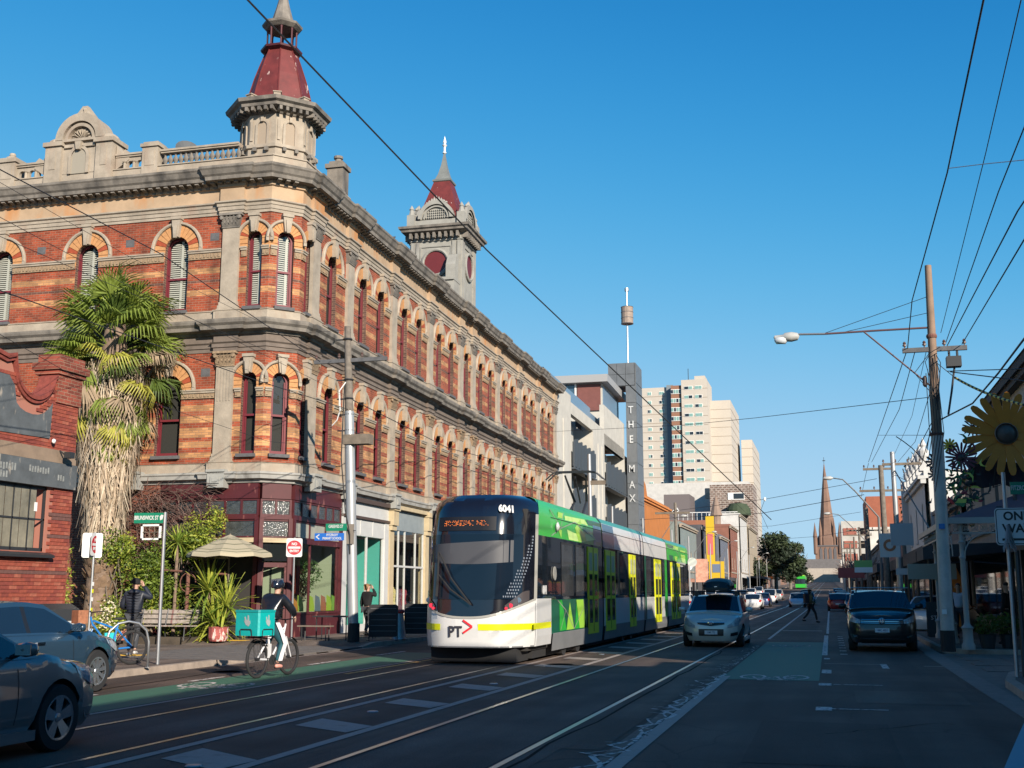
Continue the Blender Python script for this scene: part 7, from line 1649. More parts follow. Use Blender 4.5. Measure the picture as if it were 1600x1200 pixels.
er = thing('end_of_street_building', (-8,780,gz(780)), 'long cream building closing the street below the spire', 'building'); part(MB().box(-40,60,0,20,-4,9), 'wall', dl[0], er); part(MB().prism([(-40,9),(60,9),(55,15),(-35,15)],1,19), 'roof', dl[3], er)
# ------------------------------------------------------------------ right-hand side
apl = thing('apartment_building', tuple((at(1345,800,255).x-4.2,255,gz(255))), 'white and brick-red banded apartments behind the right row of poles', 'building')
part(MB().box(0,7,0,20,0,15), 'wall', col('apt_white',(.62,.60,.55)), apl)
for j in range(5):
    for q in range(2): part(MB().box(.4+q*3.3,3.1+q*3.3,-.15,0,1.2+j*2.7,2.7+j*2.7), 'balcony', col('apt_red',(.30,.10,.07)) if q == 0 else DARKPANE, apl)
rbk = thing('red_brick_block', (9.0,215,gz(215)), 'long red brick block with a pale lower wall above the right-hand shops', 'building')
part(MB().box(-2,26,0,20,0,17.5), 'wall', col('red_block',(.42,.13,.07)), rbk); part(MB().box(-2.1,26,-.2,0,5,12), 'lower_wall', dl[2], rbk)
for k in range(5): part(MB().box(1+k*3.2,2.6+k*3.2,-.35,-.2,8,10), 'window', DARKPANE, rbk)
cols_ = [(.30,.24,.19),(.12,.11,.11),(.45,.43,.40),(.25,.10,.07),(.36,.30,.25),(.18,.17,.16)]
lbs = ['brown rendered shop with a dark verandah, just beyond the corner shop','charcoal shop building with a long flat verandah','pale rendered shop with dark verandah, third on the right','brick shop with dark verandah beyond the white ornate facade','tan shop with dark verandah near the far poles','grey shop with dark verandah, last of the right row']
for k, (a, b, z) in enumerate([(44,56,7.0),(58.0,70,6.4),(88.5,104,7.6),(104.4,126,7.0),(126.4,150,8.0),(150.4,190,7.2)]):
    street_building(lbs[k], a, b, z, col('rshop%d'%k, cols_[k]), sgn=-1, nwin=3, awn=DKAWN, trim=col('rtrim%d'%k,(.2,.18,.16)))
vw, VF = street_building('ornate white Victorian facade with urns on its parapet, right side', 70.4, 85.6, 8.6, mat('vict_white',(.74,.73,.70),.7,var=.05), x=5.6, sgn=-1, nwin=3, awn=DKAWN, trim=mat('vict_white2',(.68,.67,.64),.7))
for k in range(6):
    MB().box(k*2.8+.2,k*2.8+1.0,-.2,.5,8.6,9.2).lathe([(.12,0),(.3,.3),(.32,.6),(.12,.8),(.2,.95),(0,1.4)],10,(k*2.8+.6,.1,9.2)).build('urn', MATS['vict_white2'], vw, VF)
MB().box(0,.5,-.4,.1,4.2,9.3).build('end_pier', MATS['vict_white'], vw, VF)
# corner shop with iron-lace verandah
cs = thing('corner_shop_building', (6.1,36,0), 'two storey corner shop behind the sunflower, cream walls and dark eaves', 'building')
CW = col('corner_wall',(.42,.38,.32)); GLR = mat('shop_glass_right', (.03,.035,.04), .03, spec=1)
part(MB().box(0,14,-1.6,7.8,3.3,8.2), 'upper_wall', CW, cs); part(MB().box(-.35,14,-1.9,8.1,8.2,8.5).box(-.25,14,-1.8,8,8.0,8.2), 'eaves', mat('eaves_dark',(.04,.032,.03),.8), cs)
part(MB().prism([(-.4,8.5),(14,8.5),(14,10.5),(3,10.5)],-1.9,8), 'roof', mat('roof_dark',(.05,.045,.045),.7), cs); part(MB().box(1.0,1.9,-.6,.4,8.5,10.9).box(.9,2.0,-.7,.5,10.7,11.0), 'chimney', CW, cs)
for x in (.8,2.6,4.4): part(MB().box(x,x+.14,-1.68,-1.6,4.0,7.4), 'blue_strip', mat('faded_blue',(.20,.28,.36),.7), cs)
part(MB().box(1.2,2.1,-1.63,-1.6,4.6,6.6), 'window', DARKPANE, cs)
part(MB().box(0,14,-1.5,7.8,2.95,3.3), 'shop_beam', mat('beam_dark',(.06,.05,.05),.7), cs)
WCOL = mat('white_column',(.70,.64,.58),.7,var=.1)
for x, y in ((-.05,-1.55),(1.4,-1.55),(2.9,-1.55)): part(MB().box(x-.1,x+.1,y-.1,y+.1,.0,2.8).box(x-.2,x+.2,y-.2,y+.2,2.7,2.98).box(x-.16,x+.16,y-.16,y+.16,0,.3), 'column', WCOL, cs)
part(MB().box(-.02,4.5,-1.48,-1.36,.13,.75), 'stall_riser', WCOL, cs)
part(MB().box(0,4.5,-1.46,-1.44,.75,2.95), 'shop_window', PANE, cs); part(MB().box(.02,.04,-1.4,7.6,.3,2.95), 'shop_window', PANE, cs)
for k in range(8): part(MB().box(-.04,.05,-1.35+k*1.2,-1.27+k*1.2,.13,2.95), 'mullion', MATS['beam_dark'], cs)
part(MB().box(3.0,3.1,1.5,6.5,.2,2.9).box(.5,12,7.5,7.6,.2,2.9), 'inside_wall', INTERIOR, cs)
ver = thing('iron_lace_verandah', (3.15,32.3,.13), 'grey iron-lace corner verandah with a plum hipped roof, beside the steel pole', 'verandah')
IRON = mat('grey_iron',(.34,.33,.31),.5,var=.1); PLUM = mat('plum_roof',(.16,.095,.11),.6,var=.12,vscale=2)
def vpost(x, y):
    p = part(MB().lathe([(.17,0),(.17,.12),(.13,.18),(.13,.5),(.16,.56),(.09,.62),(.07,.7),(.065,2.3),(.09,2.36),(.06,2.42),(.06,2.7),(.1,2.76),(.06,2.8),(.055,3.35)],12), 'post', IRON, ver, T(x,y,0), smooth=40)
for x, y in ((.25,.05),(3.3,.05),(6.4,.05),(.25,3.9),(.25,7.8)): vpost(x, y)
part(MB().prism([(0,3.36),(8,3.36),(8,4.6),(2.9,4.25)],0,.02).box(0,0,0,0,0,0) if False else MB().add([(-.1,-.1,3.38),(9,-.1,3.38),(9,2.0,4.45),(2.9,2.0,4.45)],[(0,1,2,3)]).add([(-.1,-.1,3.38),(2.9,2.0,4.45),(2.9,9.5,4.45),(-.1,9.5,3.38)],[(0,1,2,3)]), 'roof', PLUM, ver)
part(MB().box(-.12,9,-.14,-.04,3.24,3.40).box(-.14,-.04,-.12,9.5,3.24,3.40).box(-.05,9,-.02,.02,2.98,3.02).box(-.02,.02,-.02,9.5,2.98,3.02), 'gutter', IRON, ver)
def lace(M, ln_, h=.22, z=3.02):
    m = MB(); n = int(ln_/.22)
    for k in range(n):
        x = k*.22+.11
        for r in (.085,.045):
            m.tube([(x+r*math.cos(a),0,z+h/2+r*math.sin(a)) for a in [q*math.pi/4 for q in range(9)]],.009,3,False)
        for a, b in (((x-.11,z),(x+.11,z+h)),((x-.11,z+h),(x+.11,z))): m.tube([(a[0],0,a[1]),(b[0],0,b[1])],.008,3,False)
    part(m, 'lace_frieze', IRON, ver, M, kind='stuff')
lace(T(.05,0,0), 8.5); lace(T(0,.05,0) @ RZ(math.pi/2), 9)
def brac(M):
    m = MB(); m.tube([(.06+.6*(1-math.cos(t)),0,2.40+.58*math.sin(t)) for t in [k*math.pi/2/8 for k in range(9)]],.016,4)
    for t in (.3,.6,.9,1.2): x, z = .06+.6*(1-math.cos(t)), 2.40+.58*math.sin(t); m.tube([(x,0,z),(x*.6,0,2.96),(.05,0,z+.02)],.009,3,False); m.tube([(x*.5+.04*math.cos(a),0,(z+2.96)/2+.04*math.sin(a)) for a in [q*1.05 for q in range(7)]],.007,3,False)
    part(m, 'lace_bracket', IRON, ver, M)
for M in (T(.25,0,0), T(3.3,0,0), T(3.3,0,0) @ RZ(math.pi), T(.02,.05,0) @ RZ(math.pi/2), T(.02,3.9,0) @ RZ(math.pi/2), T(.02,3.9,0) @ RZ(-math.pi/2)): brac(M)
# far footpath goods and signs under the right verandahs
OR_ = mat('orange_banner',(.62,.17,.02),.6)
fb = thing('orange_banner', (4.55,46,.13), 'tall orange feather banner on the right footpath behind the white hatchback', 'banner'); part(MB().prism([(-.25,.2),(.28,.2),(.22,1.9),(.05,2.35),(-.2,2.3)],-.02,.02), 'cloth', OR_, fb); part(MB().tube([(-.27,0,0),(-.27,0,2.4)],.015,5), 'pole', DARKMETAL, fb)
af = thing('a_frame_sign', (3.45,41.0,.13), 'dark A-frame sandwich board with white lettering near the SUV', 'sign'); part(MB().box(-.36,.36,-.02,.02,0,1.15), 'board', mat('board_dark',(.02,.024,.028),.6), af, RX(-.12)); part(MB().box(-.36,.36,-.02,.02,0,1.15), 'board', MATS['board_dark'], af, T(0,.5,0) @ RX(.12))
lettering('STILLS', .19, SIGNW, af, T(0,-.0,.62) @ RX(-.12) @ T(0,-.03,0)); part(MB().prism([(0,.05),(.06,0),(.12,.05),(.12,.12),(.06,.16),(0,.12)],-.035,-.025), 'emblem', SIGNW, af, T(-.06,.08,.78) @ RX(-.12))
for k, (u, v, y, w, h, c, lb) in enumerate([(1390,852,56,.9,1.1,(.5,.5,.5),'white hanging sign with a brown ring under the second verandah'),(1409,835,50,.9,.9,(.33,.36,.38),'pale grey box sign beside the ring sign'),(1349,885,70,1.0,.7,(.2,.42,.12),'green and white hanging sign on the right shops'),(1423,893,48,1.1,.25,(.42,.42,.42),'small white strip sign under the dark verandah'),(1456,893,40,1.5,.5,(.30,.27,.22),'beige slatted sign under the near verandah'),(1330,895,95,2.0,.8,(.28,.05,.05),'maroon and white fascia sign in the far right row')]):
    p = at(u,v,y); o = thing('hanging_sign', tuple(p), lb, 'sign'); part(MB().box(-w/2,w/2,-.05,.05,-h/2,h/2), 'panel', mat('hsign%d'%k, c, .5), o); part(MB().tube([(-w*.3,0,h/2),(-w*.3,0,h/2+.4)],.012,4), 'hanger', DARKMETAL, o)
    if k == 0: part(MB().lathe([(.16,-.07),(.28,-.07),(.28,-.06),(.16,-.06)],16,axis='y',cap=False), 'ring_mark', mat('ring_brown',(.35,.13,.06),.6), o)
    if k == 2: part(MB().box(-w/2,w/2,-.06,-.05,-h/2,-.05), 'white_band', WHITE, o)
# plants in pots by the verandah post
for k, (x, y) in enumerate([(3.95,33.0),(4.5,33.3),(5.1,33.1)]):
    o = thing('potted_shrub', (x,y,.13), ['potted shrub nearest the iron verandah post','middle potted shrub by the corner shop window','rightmost dark potted shrub against the corner shop'][k], 'potted plant', 'pots outside the corner shop'); part(MB().lathe([(.16,0),(.22,.35),(.24,.38),(.2,.36)],12), 'pot', DARKMETAL, o)
    part(leaves(MB(),(0,0,.62),(.33,.3,.32),500,.05,random.Random(k)), 'foliage', GL[0], o, kind='stuff')
# two-storey terraces on the near right (seen in reflections; they throw the shade across the road)
nr = [('near right brick terrace opposite the tram stop, out of frame', -60, 8.5, 9.4),('low single-storey shop on the near right, out of frame', 8.7, 17.0, 5.6),('near corner shop on the right side street, out of frame', 18.2, 23.4, 10.6)]
for k, (lb, a, b, z) in enumerate(nr): street_building(lb, a, b, z, col('near_r%d'%k,[(.36,.12,.08),(.40,.36,.31),(.30,.27,.24)][k]), sgn=-1, x=5.6, nwin=max(2,int((b-a)/3)), depth=18)
street_building('brown two storey house along the side street, right out of frame', 8.0, 22.8, 9.6, col('side_house',(.33,.22,.16)), sgn=-1, x=24.0, nwin=4, depth=30)
street_building('added brown block behind the near corner shop, shading the sunflower, right out of frame', 18.3, 23.3, 12.4, MATS['side_house'], sgn=-1, x=12.6, nwin=2, depth=11)  # unseen block added at this height to keep the metal sunflower shaded
# ------------------------------------------------------------------ poles, lamps, signs, wires
POLEW = mat('timber_pole',(.17,.145,.12),.9,var=.35,vscale=6,bump=.5,bscale=10); POLEG = mat('grey_painted_pole',(.42,.40,.37),.5,var=.2,vscale=3); POLES = mat('steel_pole_pale',(.52,.53,.54),.4,.4,var=.1); INSU = mat('insulator',(.10,.06,.05),.3)
def pole(lb, base, top, r0, r1, m_, name='power_pole', group=None, cat='pole', lo=None):
    o = thing(name, tuple(base), lb, cat, group); d = Vector(top)-Vector(base)
    if lo:
        k = lo[0]; part(MB().tube([(0,0,0),tuple(d*k)],[r0,r0*.92],14), 'lower_shaft', lo[1], o, smooth=60); part(MB().tube([tuple(d*k),tuple(d)],[r0*.8,r1],12), 'upper_shaft', m_, o, smooth=60)
    else: part(MB().tube([(0,0,0),tuple(d)],[r0,r1],12), 'shaft', m_, o, smooth=60)
    return o
def crossarm(o, z, x0, x1, base, top, ins=3, m_=None, rz=0):
    d = (Vector(top)-Vector(base)); c = d*(z/d.z)
    a = part(MB().box(x0,x1,-.05,.05,-.06,.06), 'crossarm', m_ or WOOD, o, T(c) @ RZ(rz))
    for k in range(ins):
        x = x0+.06+(x1-x0-.12)*k/max(1,ins-1); MB().lathe([(.015,0),(.02,.05),(.05,.06),(.05,.1),(.03,.11),(.045,.14),(.02,.18)],8,(x,0,.06)).build('insulator', INSU, a, WM[a.name])
    return a
# left pole outside the hotel
b1, t1 = (-13.84,32.45,.13), (-14.3,32.45,9.85)
p1 = pole('steel and timber power pole on the footpath in front of the hotel corner', b1, t1, .165, .10, POLEW, lo=(.72, POLES))
part(MB().lathe([(.18,0),(.177,.55)],14), 'black_band', BLACK, p1)
crossarm(p1, 8.62, -1.15, 1.3, b1, t1, 4, DARKSTONE); part(MB().box(-.16,.7,-.2,.2,5.95,6.25), 'bracket', WOOD, p1, T(-.28,0,0)); 
for z in (9.3,8.0,7.4,6.9,6.4): part(MB().lathe([(.14,-.03),(.16,0),(.14,.03)],10,(-.46*z/9.7,0,z)).box(-.4-.46*z/9.7,-.46*z/9.7,-.02,.02,z-.02,z+.02), 'band_clamp', DARKMETAL, p1)
part(MB().tube([(-.4,-.16,7.9),(-.55,-.3,7.6),(-.5,-.3,7.0),(-.62,-.25,6.7),(-.8,-.2,6.55)],.018,4), 'service_cable', WHITE, p1)
part(MB().tube([(-.45,-.14,7.8),(-.4,-.35,5.5),(-.2,-.4,3.9),(-.1,-.25,3.2),(-.12,-.17,2.6)],.02,4), 'service_cable', BLACK, p1)
part(MB().box(-.22,-.02,-.26,-.16,2.0,2.6), 'cable_box', mat('rust_box',(.20,.17,.14),.8), p1, T(-.0,.05,.9))
# right main pole with lamp
b2, t2 = (2.80,31.2,.13), (2.93,31.2,10.16)
p2 = pole('tall steel pole with a long lamp arm, right foreground beside the verandah', b2, t2, .165, .085, mat('brown_pole_top',(.24,.16,.11),.8,var=.3), lo=(.55, POLEG), name='lamp_pole', cat='lamp pole')
part(MB().lathe([(.18,0),(.177,.52)],14), 'black_band', BLACK, p2); part(MB().lathe([(.17,-.04),(.19,0),(.17,.04)],14,(.06,0,5.5)), 'collar', RUST, p2)
part(MB().lathe([(.125,-.05),(.14,0),(.125,.05)],14,(.1,0,8.1)), 'collar', RUST, p2)
part(MB().box(-.05,.09,-.2,-.17,3.05,3.18), 'blue_tag', mat('tag_blue',(.02,.15,.4),.5), p2); part(MB().box(-.11,.0,-.2,-.17,.92,1.04), 'pale_tag', WHITE, p2)
xa_ = crossarm(p2, 7.75, -.75, .85, b2, t2, 4, DARKSTONE); part(MB().box(.42,.78,-.15,.15,7.25,7.52).lathe([(.03,0),(.03,.2)],6,(.5,0,7.5)).lathe([(.03,0),(.03,.2)],6,(.7,0,7.5)), 'transformer_box', DARKMETAL, p2)
part(MB().tube([(.62,0,7.3),(.5,0,6.6),(.38,0,6.0)],.03,6), 'strut', DARKMETAL, p2)
RUSTP = mat('lamp_arm_paint',(.10,.055,.06),.6,var=.2)
part(MB().tube([(.1,0,8.34),(-1.5,0,8.34),(-2.6,0,8.33)],.028,8), 'lamp_arm', RUSTP, p2); part(MB().tube([(-2.6,0,8.33),(-3.3,0,8.36)],.03,8), 'lamp_arm_tip', METAL, p2)
part(MB().tube([(-1.6,0,8.33),(.05,0,6.72)],.022,6), 'arm_brace', RUSTP, p2); part(MB().tube([(-2.6,0,8.35),(.12,0,9.2)],.008,4), 'stay_wire', WIRE, p2); part(MB().tube([(-2.1,0,8.35),(.1,0,8.75)],.008,4), 'stay_wire', WIRE, p2)
lm = part(MB().lathe([(0,-.36),(.06,-.33),(.08,-.1),(.12,-.06),(.135,.12),(.1,.28),(0,.33)],14,axis='x',c=(-3.6,0,8.30)), 'lamp_head', mat('lamp_grey',(.42,.42,.40),.5,var=.1), p2, smooth=50)
MB().lathe([(0,-.2),(.1,-.14),(.11,.1),(0,.18)],12,axis='x',c=(-3.75,0,8.22)).build('lens', mat('lamp_lens',(.55,.58,.6),.1), lm, WM[lm.name], smooth=True)
for k in range(6): part(MB().tube([(.14-.05*k,-.12,7.6-.1*k),(.22-.07*k,-.25,5.5),(-.08-.03*k,-.2,4.0+.2*k)],.010,4), 'down_cable', WIRE, p2)
rr = random.Random(6)
for k in range(7): a = rr.uniform(0,6.28); part(MB().tube([(.1,-.05,7.75),(.1+.5*math.cos(a),-.1,7.5-rr.random()*.5),(.12,-.12,6.6-rr.random()*.6)],.010,4), 'loose_cable', WIRE, p2)
part(MB().lathe([(.02,0),(.06,.05),(.06,.25),(.02,.3)],8,(-.14,-.02,6.75)), 'insulator', INSU, p2)
# row of poles down the right side
def rp(lb, x, y, h, r, m_, arms, name='power_pole', group='power poles down the right side'):
    o = pole(lb, (x,y,gz(y)), (x-.02,y,gz(y)+h), r, r*.7, m_, name, group)
    for z, a, b in arms: crossarm(o, z, a, b, (0,0,0), (-.02,0,h), 4)
    return o
rp('dark timber power pole with two crossarms, left of the pale steel one', 3.05,66,8.5,.19,POLEW,[(8.3,-.95,.75),(7.1,-1.2,1.1)])
rp('pale steel pole with a wide crossarm, right of the dark timber pole', 3.25,58,8.3,.15,POLES,[(7.7,-.5,1.3)])
rp('brown timber pole with one crossarm, left of the two tall right poles', 3.1,95,8.2,.2,POLEW,[(6.4,-1.6,1.4)])
rp('short pole with a brown top beside the white ornate facade', 3.9,64,5.0,.14,POLEW,[])
for k, y in enumerate((120,145,172,200,232)): rp(['timber pole just beyond the brown one in the right row','timber pole midway down the right row','thin timber pole, third from the far end on the right','thin timber pole, second from the far end on the right','farthest timber pole on the right'][k], 3.1,y,8,.15,POLEW,[(7.2,-1.2,1.2)])
# curved-arm street lamps on the right
def lamp(lb, x, y, h, reach, sd, grp, r=.07, m_=None):
    m_ = m_ or mat('lamp_post_grey',(.13,.13,.13),.6)
    o = thing('street_lamp', (x,y,gz(y)), lb, 'street lamp', grp); m_ = m_ or POLES
    part(MB().tube([(0,0,0),(0,0,h*.72)],[r,r*.8],8), 'post', m_, o); part(MB().tube([(0,0,h*.72),(sd*reach*.45,0,h*.9),(sd*reach*.7,0,h*.985),(sd*reach*.95,0,h)],[r*.6,r*.5,r*.45,r*.4],6), 'arm', m_, o)
    part(MB().lathe([(0,-.3),(.09,-.2),(.11,.1),(0,.28)],8,axis='x',c=(sd*reach,0,h-.02)), 'lamp_head', MATS['lamp_grey'], o, smooth=True)
lamp('curved street lamp whose head touches the cathedral spire tip', 2.6,62,7.5,2.4,-1,'street lamps on the right', .08)
lamp('second curved street lamp, below the first, by the spire', 2.8,92,7.6,2.7,-1,'street lamps on the right')
for k, y in enumerate((98,125,155,190,235)): lamp(['nearest left street lamp beyond the white wall','second left street lamp by the orange awning','third left street lamp in front of the gum trees','fourth left street lamp in front of the gum trees','farthest left street lamp by the gum trees'][k], -13.9,y,8.0,2.2,1,'street lamps on the left', .06)
for k, y in enumerate((75,88,105,118,140,165,182,210,240,270)):
    o = pole('white steel tram wire pole in the row along the left kerb', (-13.7,y,gz(y)), (-13.7,y,gz(y)+7.2), .09,.07,POLES,'tram_wire_pole','tram wire poles on the left')
po = pole('pale pole rising behind the tram roof against the hotel end', (-13.9,69,.1),(-14.0,69,10.0),.14,.11,POLES,'tram_wire_pole'); part(MB().box(-.5,.9,-.1,.1,8.0,8.25), 'bracket', WOOD, po)
gp = pole('dark timber pole in front of the orange building', (-14.2,112,.1),(-14.2,112,10.2),.17,.14,POLEW,'power_pole'); part(MB().box(-2,1.4,-.1,.1,9.0,9.2), 'crossarm', WOOD, gp)
# ------------------------------------------------------------------ signs on the left footpath
def rpanel(w, h, r, y0, y1):
    p = []
    for cx, cz, a0 in ((w/2-r,h/2-r,0),(-w/2+r,h/2-r,90),(-w/2+r,-h/2+r,180),(w/2-r,-h/2+r,270)):
        for k in range(5): a = R(a0+k*22.5); p.append((cx+r*math.cos(a),cz+r*math.sin(a)))
    return MB().prism(p, y0, y1)
SGR = mat('sign_green',(.0,.16,.085),.5); SRED = mat('sign_red',(.50,.006,.02),.5); SBLU = mat('sign_blue',(.01,.11,.42),.5); SBLK = mat('sign_black',(.012,.012,.013),.5); SBACK = mat('sign_back',(.45,.46,.47),.4,.5)
sb_ = thing('street_name_sign', (-13.47,21.39,.13), 'green BRUNSWICK ST blade sign on a leaning galvanised pole, left', 'sign', rz=.18)
part(MB().tube([(0,0,0),(-.01,0,3.13)],.035,10), 'pole', METAL, sb_); bl_ = part(MB().box(-.68,-.03,-.012,.012,2.90,3.12), 'blade', SGR, sb_)
lettering('BRUNSWICK ST', .12, SIGNW, sb_, T(-.41,-.014,3.01), sx=.62, bold=.003); part(MB().prism([(-.11,2.96),(-.06,2.98),(-.04,3.06),(-.08,3.08),(-.12,3.04)],-.018,-.013), 'emblem', SIGNW, sb_)
def no_entry(lb, loc, h, s, rz):
    o = thing('no_entry_sign', loc, lb, 'sign', rz=rz); part(MB().tube([(0,.03,0),(0,.03,h+.3)],.03,8), 'pole', METAL, o)
    part(rpanel(s,s*1.18,.05,-.006,.004), 'panel', SIGNW, o, T(0,0,h)); part(MB().lathe([(0,-.010),(s*.46,-.010),(s*.46,-.006),(0,-.006)],30,axis='y'), 'disc', SRED, o, T(0,0,h)); part(MB().box(-s*.38,s*.38,-.014,-.010,-s*.065,s*.065), 'bar', SIGNW, o, T(0,0,h))
    lettering('NO', s*.24, SIGNW, o, T(0,-.013,h+s*.22), bold=.004, sx=.9); lettering('ENTRY', s*.21, SIGNW, o, T(0,-.013,h-s*.22), bold=.004, sx=.9); return o
ne1 = no_entry('square white NO ENTRY sign with red disc, beside the maroon cafe', (-15.43,31.53,.13), 2.78, .47, .42)
ne2 = no_entry('NO ENTRY sign seen nearly edge-on, left of the palm trunk', (-17.4,24.6,.13), 2.62, .47, 1.72)
part(rpanel(.47,.6,.05,.03,.04), 'back_panel', SBACK, ne2, T(-.06,.05,2.6) @ RZ(-1.0))
for k, z in enumerate((1.0,1.25,1.45,1.62)): part(MB().box(-.035,.035,-.01,.0,z,z+.09), 'sticker', WHITE if k % 2 else TYEL, ne2)
gs = thing('street_sign', (-14.15,32.40,5.0), 'green GREEVES ST blade above a blue FITZROY PRIMARY SCHOOL arrow sign on the pole', 'sign', rz=.12)
q = at(527,824,32.2); q2 = at(518,839,32.2); base_ = Vector((-14.15,32.40,5.0))
Mg = T(q.x-base_.x, -.25, q.z-5.0); Mb = T(q2.x-base_.x, -.25, q2.z-5.0)
part(MB().box(-.36,.30,-.01,.01,-.11,.11), 'green_blade', SGR, gs, Mg); lettering('GREEVES ST', .13, SIGNW, gs, Mg @ T(-.04,-.014,.02), sx=.68, bold=.002)
part(MB().box(-.52,.40,-.01,.01,-.11,.11), 'blue_blade', SBLU, gs, Mb); lettering('FITZROY', .10, SIGNW, gs, Mb @ T(.03,-.014,.05), sx=.9, bold=.002); lettering('PRIMARY SCHOOL', .10, SIGNW, gs, Mb @ T(.03,-.014,-.05), sx=.72, bold=.002)
part(MB().prism([(-.49,0),(-.38,.08),(-.36,.06),(-.44,0),(-.36,-.06),(-.38,-.08)],-.016,-.011), 'arrow', SIGNW, gs, Mb); part(MB().tube([(-.3,.0,-.1),(.55,.1,-.1)],.012,5), 'bracket', DARKMETAL, gs, Mg)
# ONE WAY sign on the right with the mop-like bundle hanging beside it
ow = thing('one_way_sign', (3.1,22.2,.13), 'white ONE WAY sign partly hidden by its pole, right edge of the photo', 'sign')
OWP = at(1585,822,22.0); dx_ = OWP.x-3.1+.06
part(MB().tube([(0,.0,0),(.02,0,3.6)],.035,10), 'pole', METAL, ow); part(MB().tube([(.14,.05,.0),(.16,.05,2.2)],.05,8), 'second_pole', DARKMETAL, ow)
part(rpanel(.72,.66,.06,-.006,.004), 'panel', SIGNW, ow, T(dx_,-.08,OWP.z-.13) ); part(rpanel(.69,.63,.05,-.008,-.006), 'border', SBLK, ow, T(dx_,-.08,OWP.z-.13)); part(rpanel(.66,.60,.045,-.010,-.008), 'face', SIGNW, ow, T(dx_,-.08,OWP.z-.13))
lettering('ONE', .21, SBLK, ow, T(dx_,-.092,OWP.z+.05), bold=.006); lettering('WAY', .21, SBLK, ow, T(dx_,-.092,OWP.z-.17), bold=.006); part(MB().box(-.26,.2,-.013,-.010,-.02,.02).prism([(.18,-.06),(.28,0),(.18,.06)],-.013,-.010), 'arrow', SBLK, ow, T(dx_,-.08,OWP.z-.36))
part(MB().lathe([(0,-.012),(.05,-.012),(.05,-.008),(0,-.008)],10,axis='y'), 'sticker', YELL, ow, T(dx_-.12,-.085,OWP.z-.37))
fs = part(MB().box(0,.5,-.01,.01,3.2,3.42), 'green_blade', SGR, ow, T(.12,0,0)); lettering('FITZROY ST', .12, SIGNW, ow, T(.32,-.014,3.31), sx=.6)
m = MB()
for k in range(26): a = k*.25; m.tube([(.02*math.cos(a),.02*math.sin(a),.3),(.05*math.cos(a),.05*math.sin(a),.1),(.11*math.cos(a*1.3),.11*math.sin(a*1.3),-.12-.03*(k%3))],.008,3,False)
part(m, 'grey_tassel', mat('tassel_grey',(.25,.25,.26),.9), ow, T(.02,-.12,2.35), kind='stuff')
# ------------------------------------------------------------------ sunflower and metal garden on the corner verandah
def mflower(lb, u, v, y, r, n, pc, cc, w=.12, name='metal_flower', stand=0, rx=0):
    p = at(u,v,y); o = thing(name, tuple(p), lb, 'metal flower', 'metal flowers above the corner verandah'); PMt = mat('petal_%.2f_%.2f_%.2f'%pc, pc, .55, var=.2); pe = MB()
    pts = [(0,.0),(w*.6,.05*r),(w,.6*r),(w*.9,.88*r),(w*.5,.98*r),(0,r),(-w*.5,.98*r),(-w*.9,.88*r),(-w,.6*r),(-w*.6,.05*r)]
    pe.prism([(a,b) for a, b in pts], -.012, .012); me = pe.mesh('petal', PMt)
    for k in range(n): link('petal', me, o, WM[o.name] @ RY(2*math.pi*k/n+.07) @ T(0,.02*(k%2)-.01,r*.18) @ RX(.10))
    part(MB().lathe([(0,-.14*r),(.16*r,-.12*r),(.30*r,-.03*r),(.32*r,.02),(0,.03)],18,axis='y'), 'centre', mat('centre_%.2f'%cc[0], cc, .5, var=.3, vscale=8), o, smooth=50)
    return o
sfw = mflower('giant yellow metal sunflower with a dark round centre, right edge', 1572,678,33.2,.98,21,(.50,.165,.004),(.07,.05,.04),.105)
m = MB()
for s in (-1,1): m.tube([(s*.22,.05,-.35),(s*.42,.08,-1.45)],.022,5)
for k in range(4): z0 = -.4-k*.26; m.tube([(-.22-.05*k,.06,z0),(.27+.05*k,.06,z0-.26)],.010,4).tube([(.22+.05*k,.06,z0),(-.27-.05*k,.06,z0-.26)],.010,4)
part(m, 'lattice_stand', BLACK, sfw); part(MB().lathe([(.28,-.10),(.30,-.06),(.28,-.02)],24,axis='y',cap=False), 'centre_ring', METAL, sfw); part(MB().tube([(.1,.06,-1.3),(.1,.06,-2.6)],.05,8), 'post', DARKMETAL, sfw)
mflower('small plum metal flower left of the giant sunflower', 1520,668,33.4,.24,14,(.05,.02,.05),(.10,.02,.03),.02)
mflower('yellow metal daisy beside the steel pole', 1484,697,33.0,.18,12,(.62,.42,.02),(.06,.04,.03),.03)
mflower('large dark red metal flower below the giant sunflower', 1502,715,32.9,.36,20,(.10,.012,.03),(.03,.02,.02),.03)
mflower('black and tan metal flower left of the steel pole, half hidden', 1461,722,33.0,.22,12,(.03,.025,.04),(.3,.16,.1),.03)
mflower('small pink metal flower behind the steel pole', 1460,742,33.1,.15,9,(.45,.25,.18),(.1,.03,.04),.03)
lv = thing('metal_foliage', tuple(at(1500,745,33)), 'tangle of green, yellow and red painted metal leaves below the sunflower', 'metal leaves')
r_ = random.Random(17); lm_ = [mat('mleaf_g',(.02,.14,.05),.5),mat('mleaf_y',(.42,.45,.08),.5),mat('mleaf_r',(.22,.02,.04),.5),mat('mleaf_d',(.02,.03,.03),.5)]
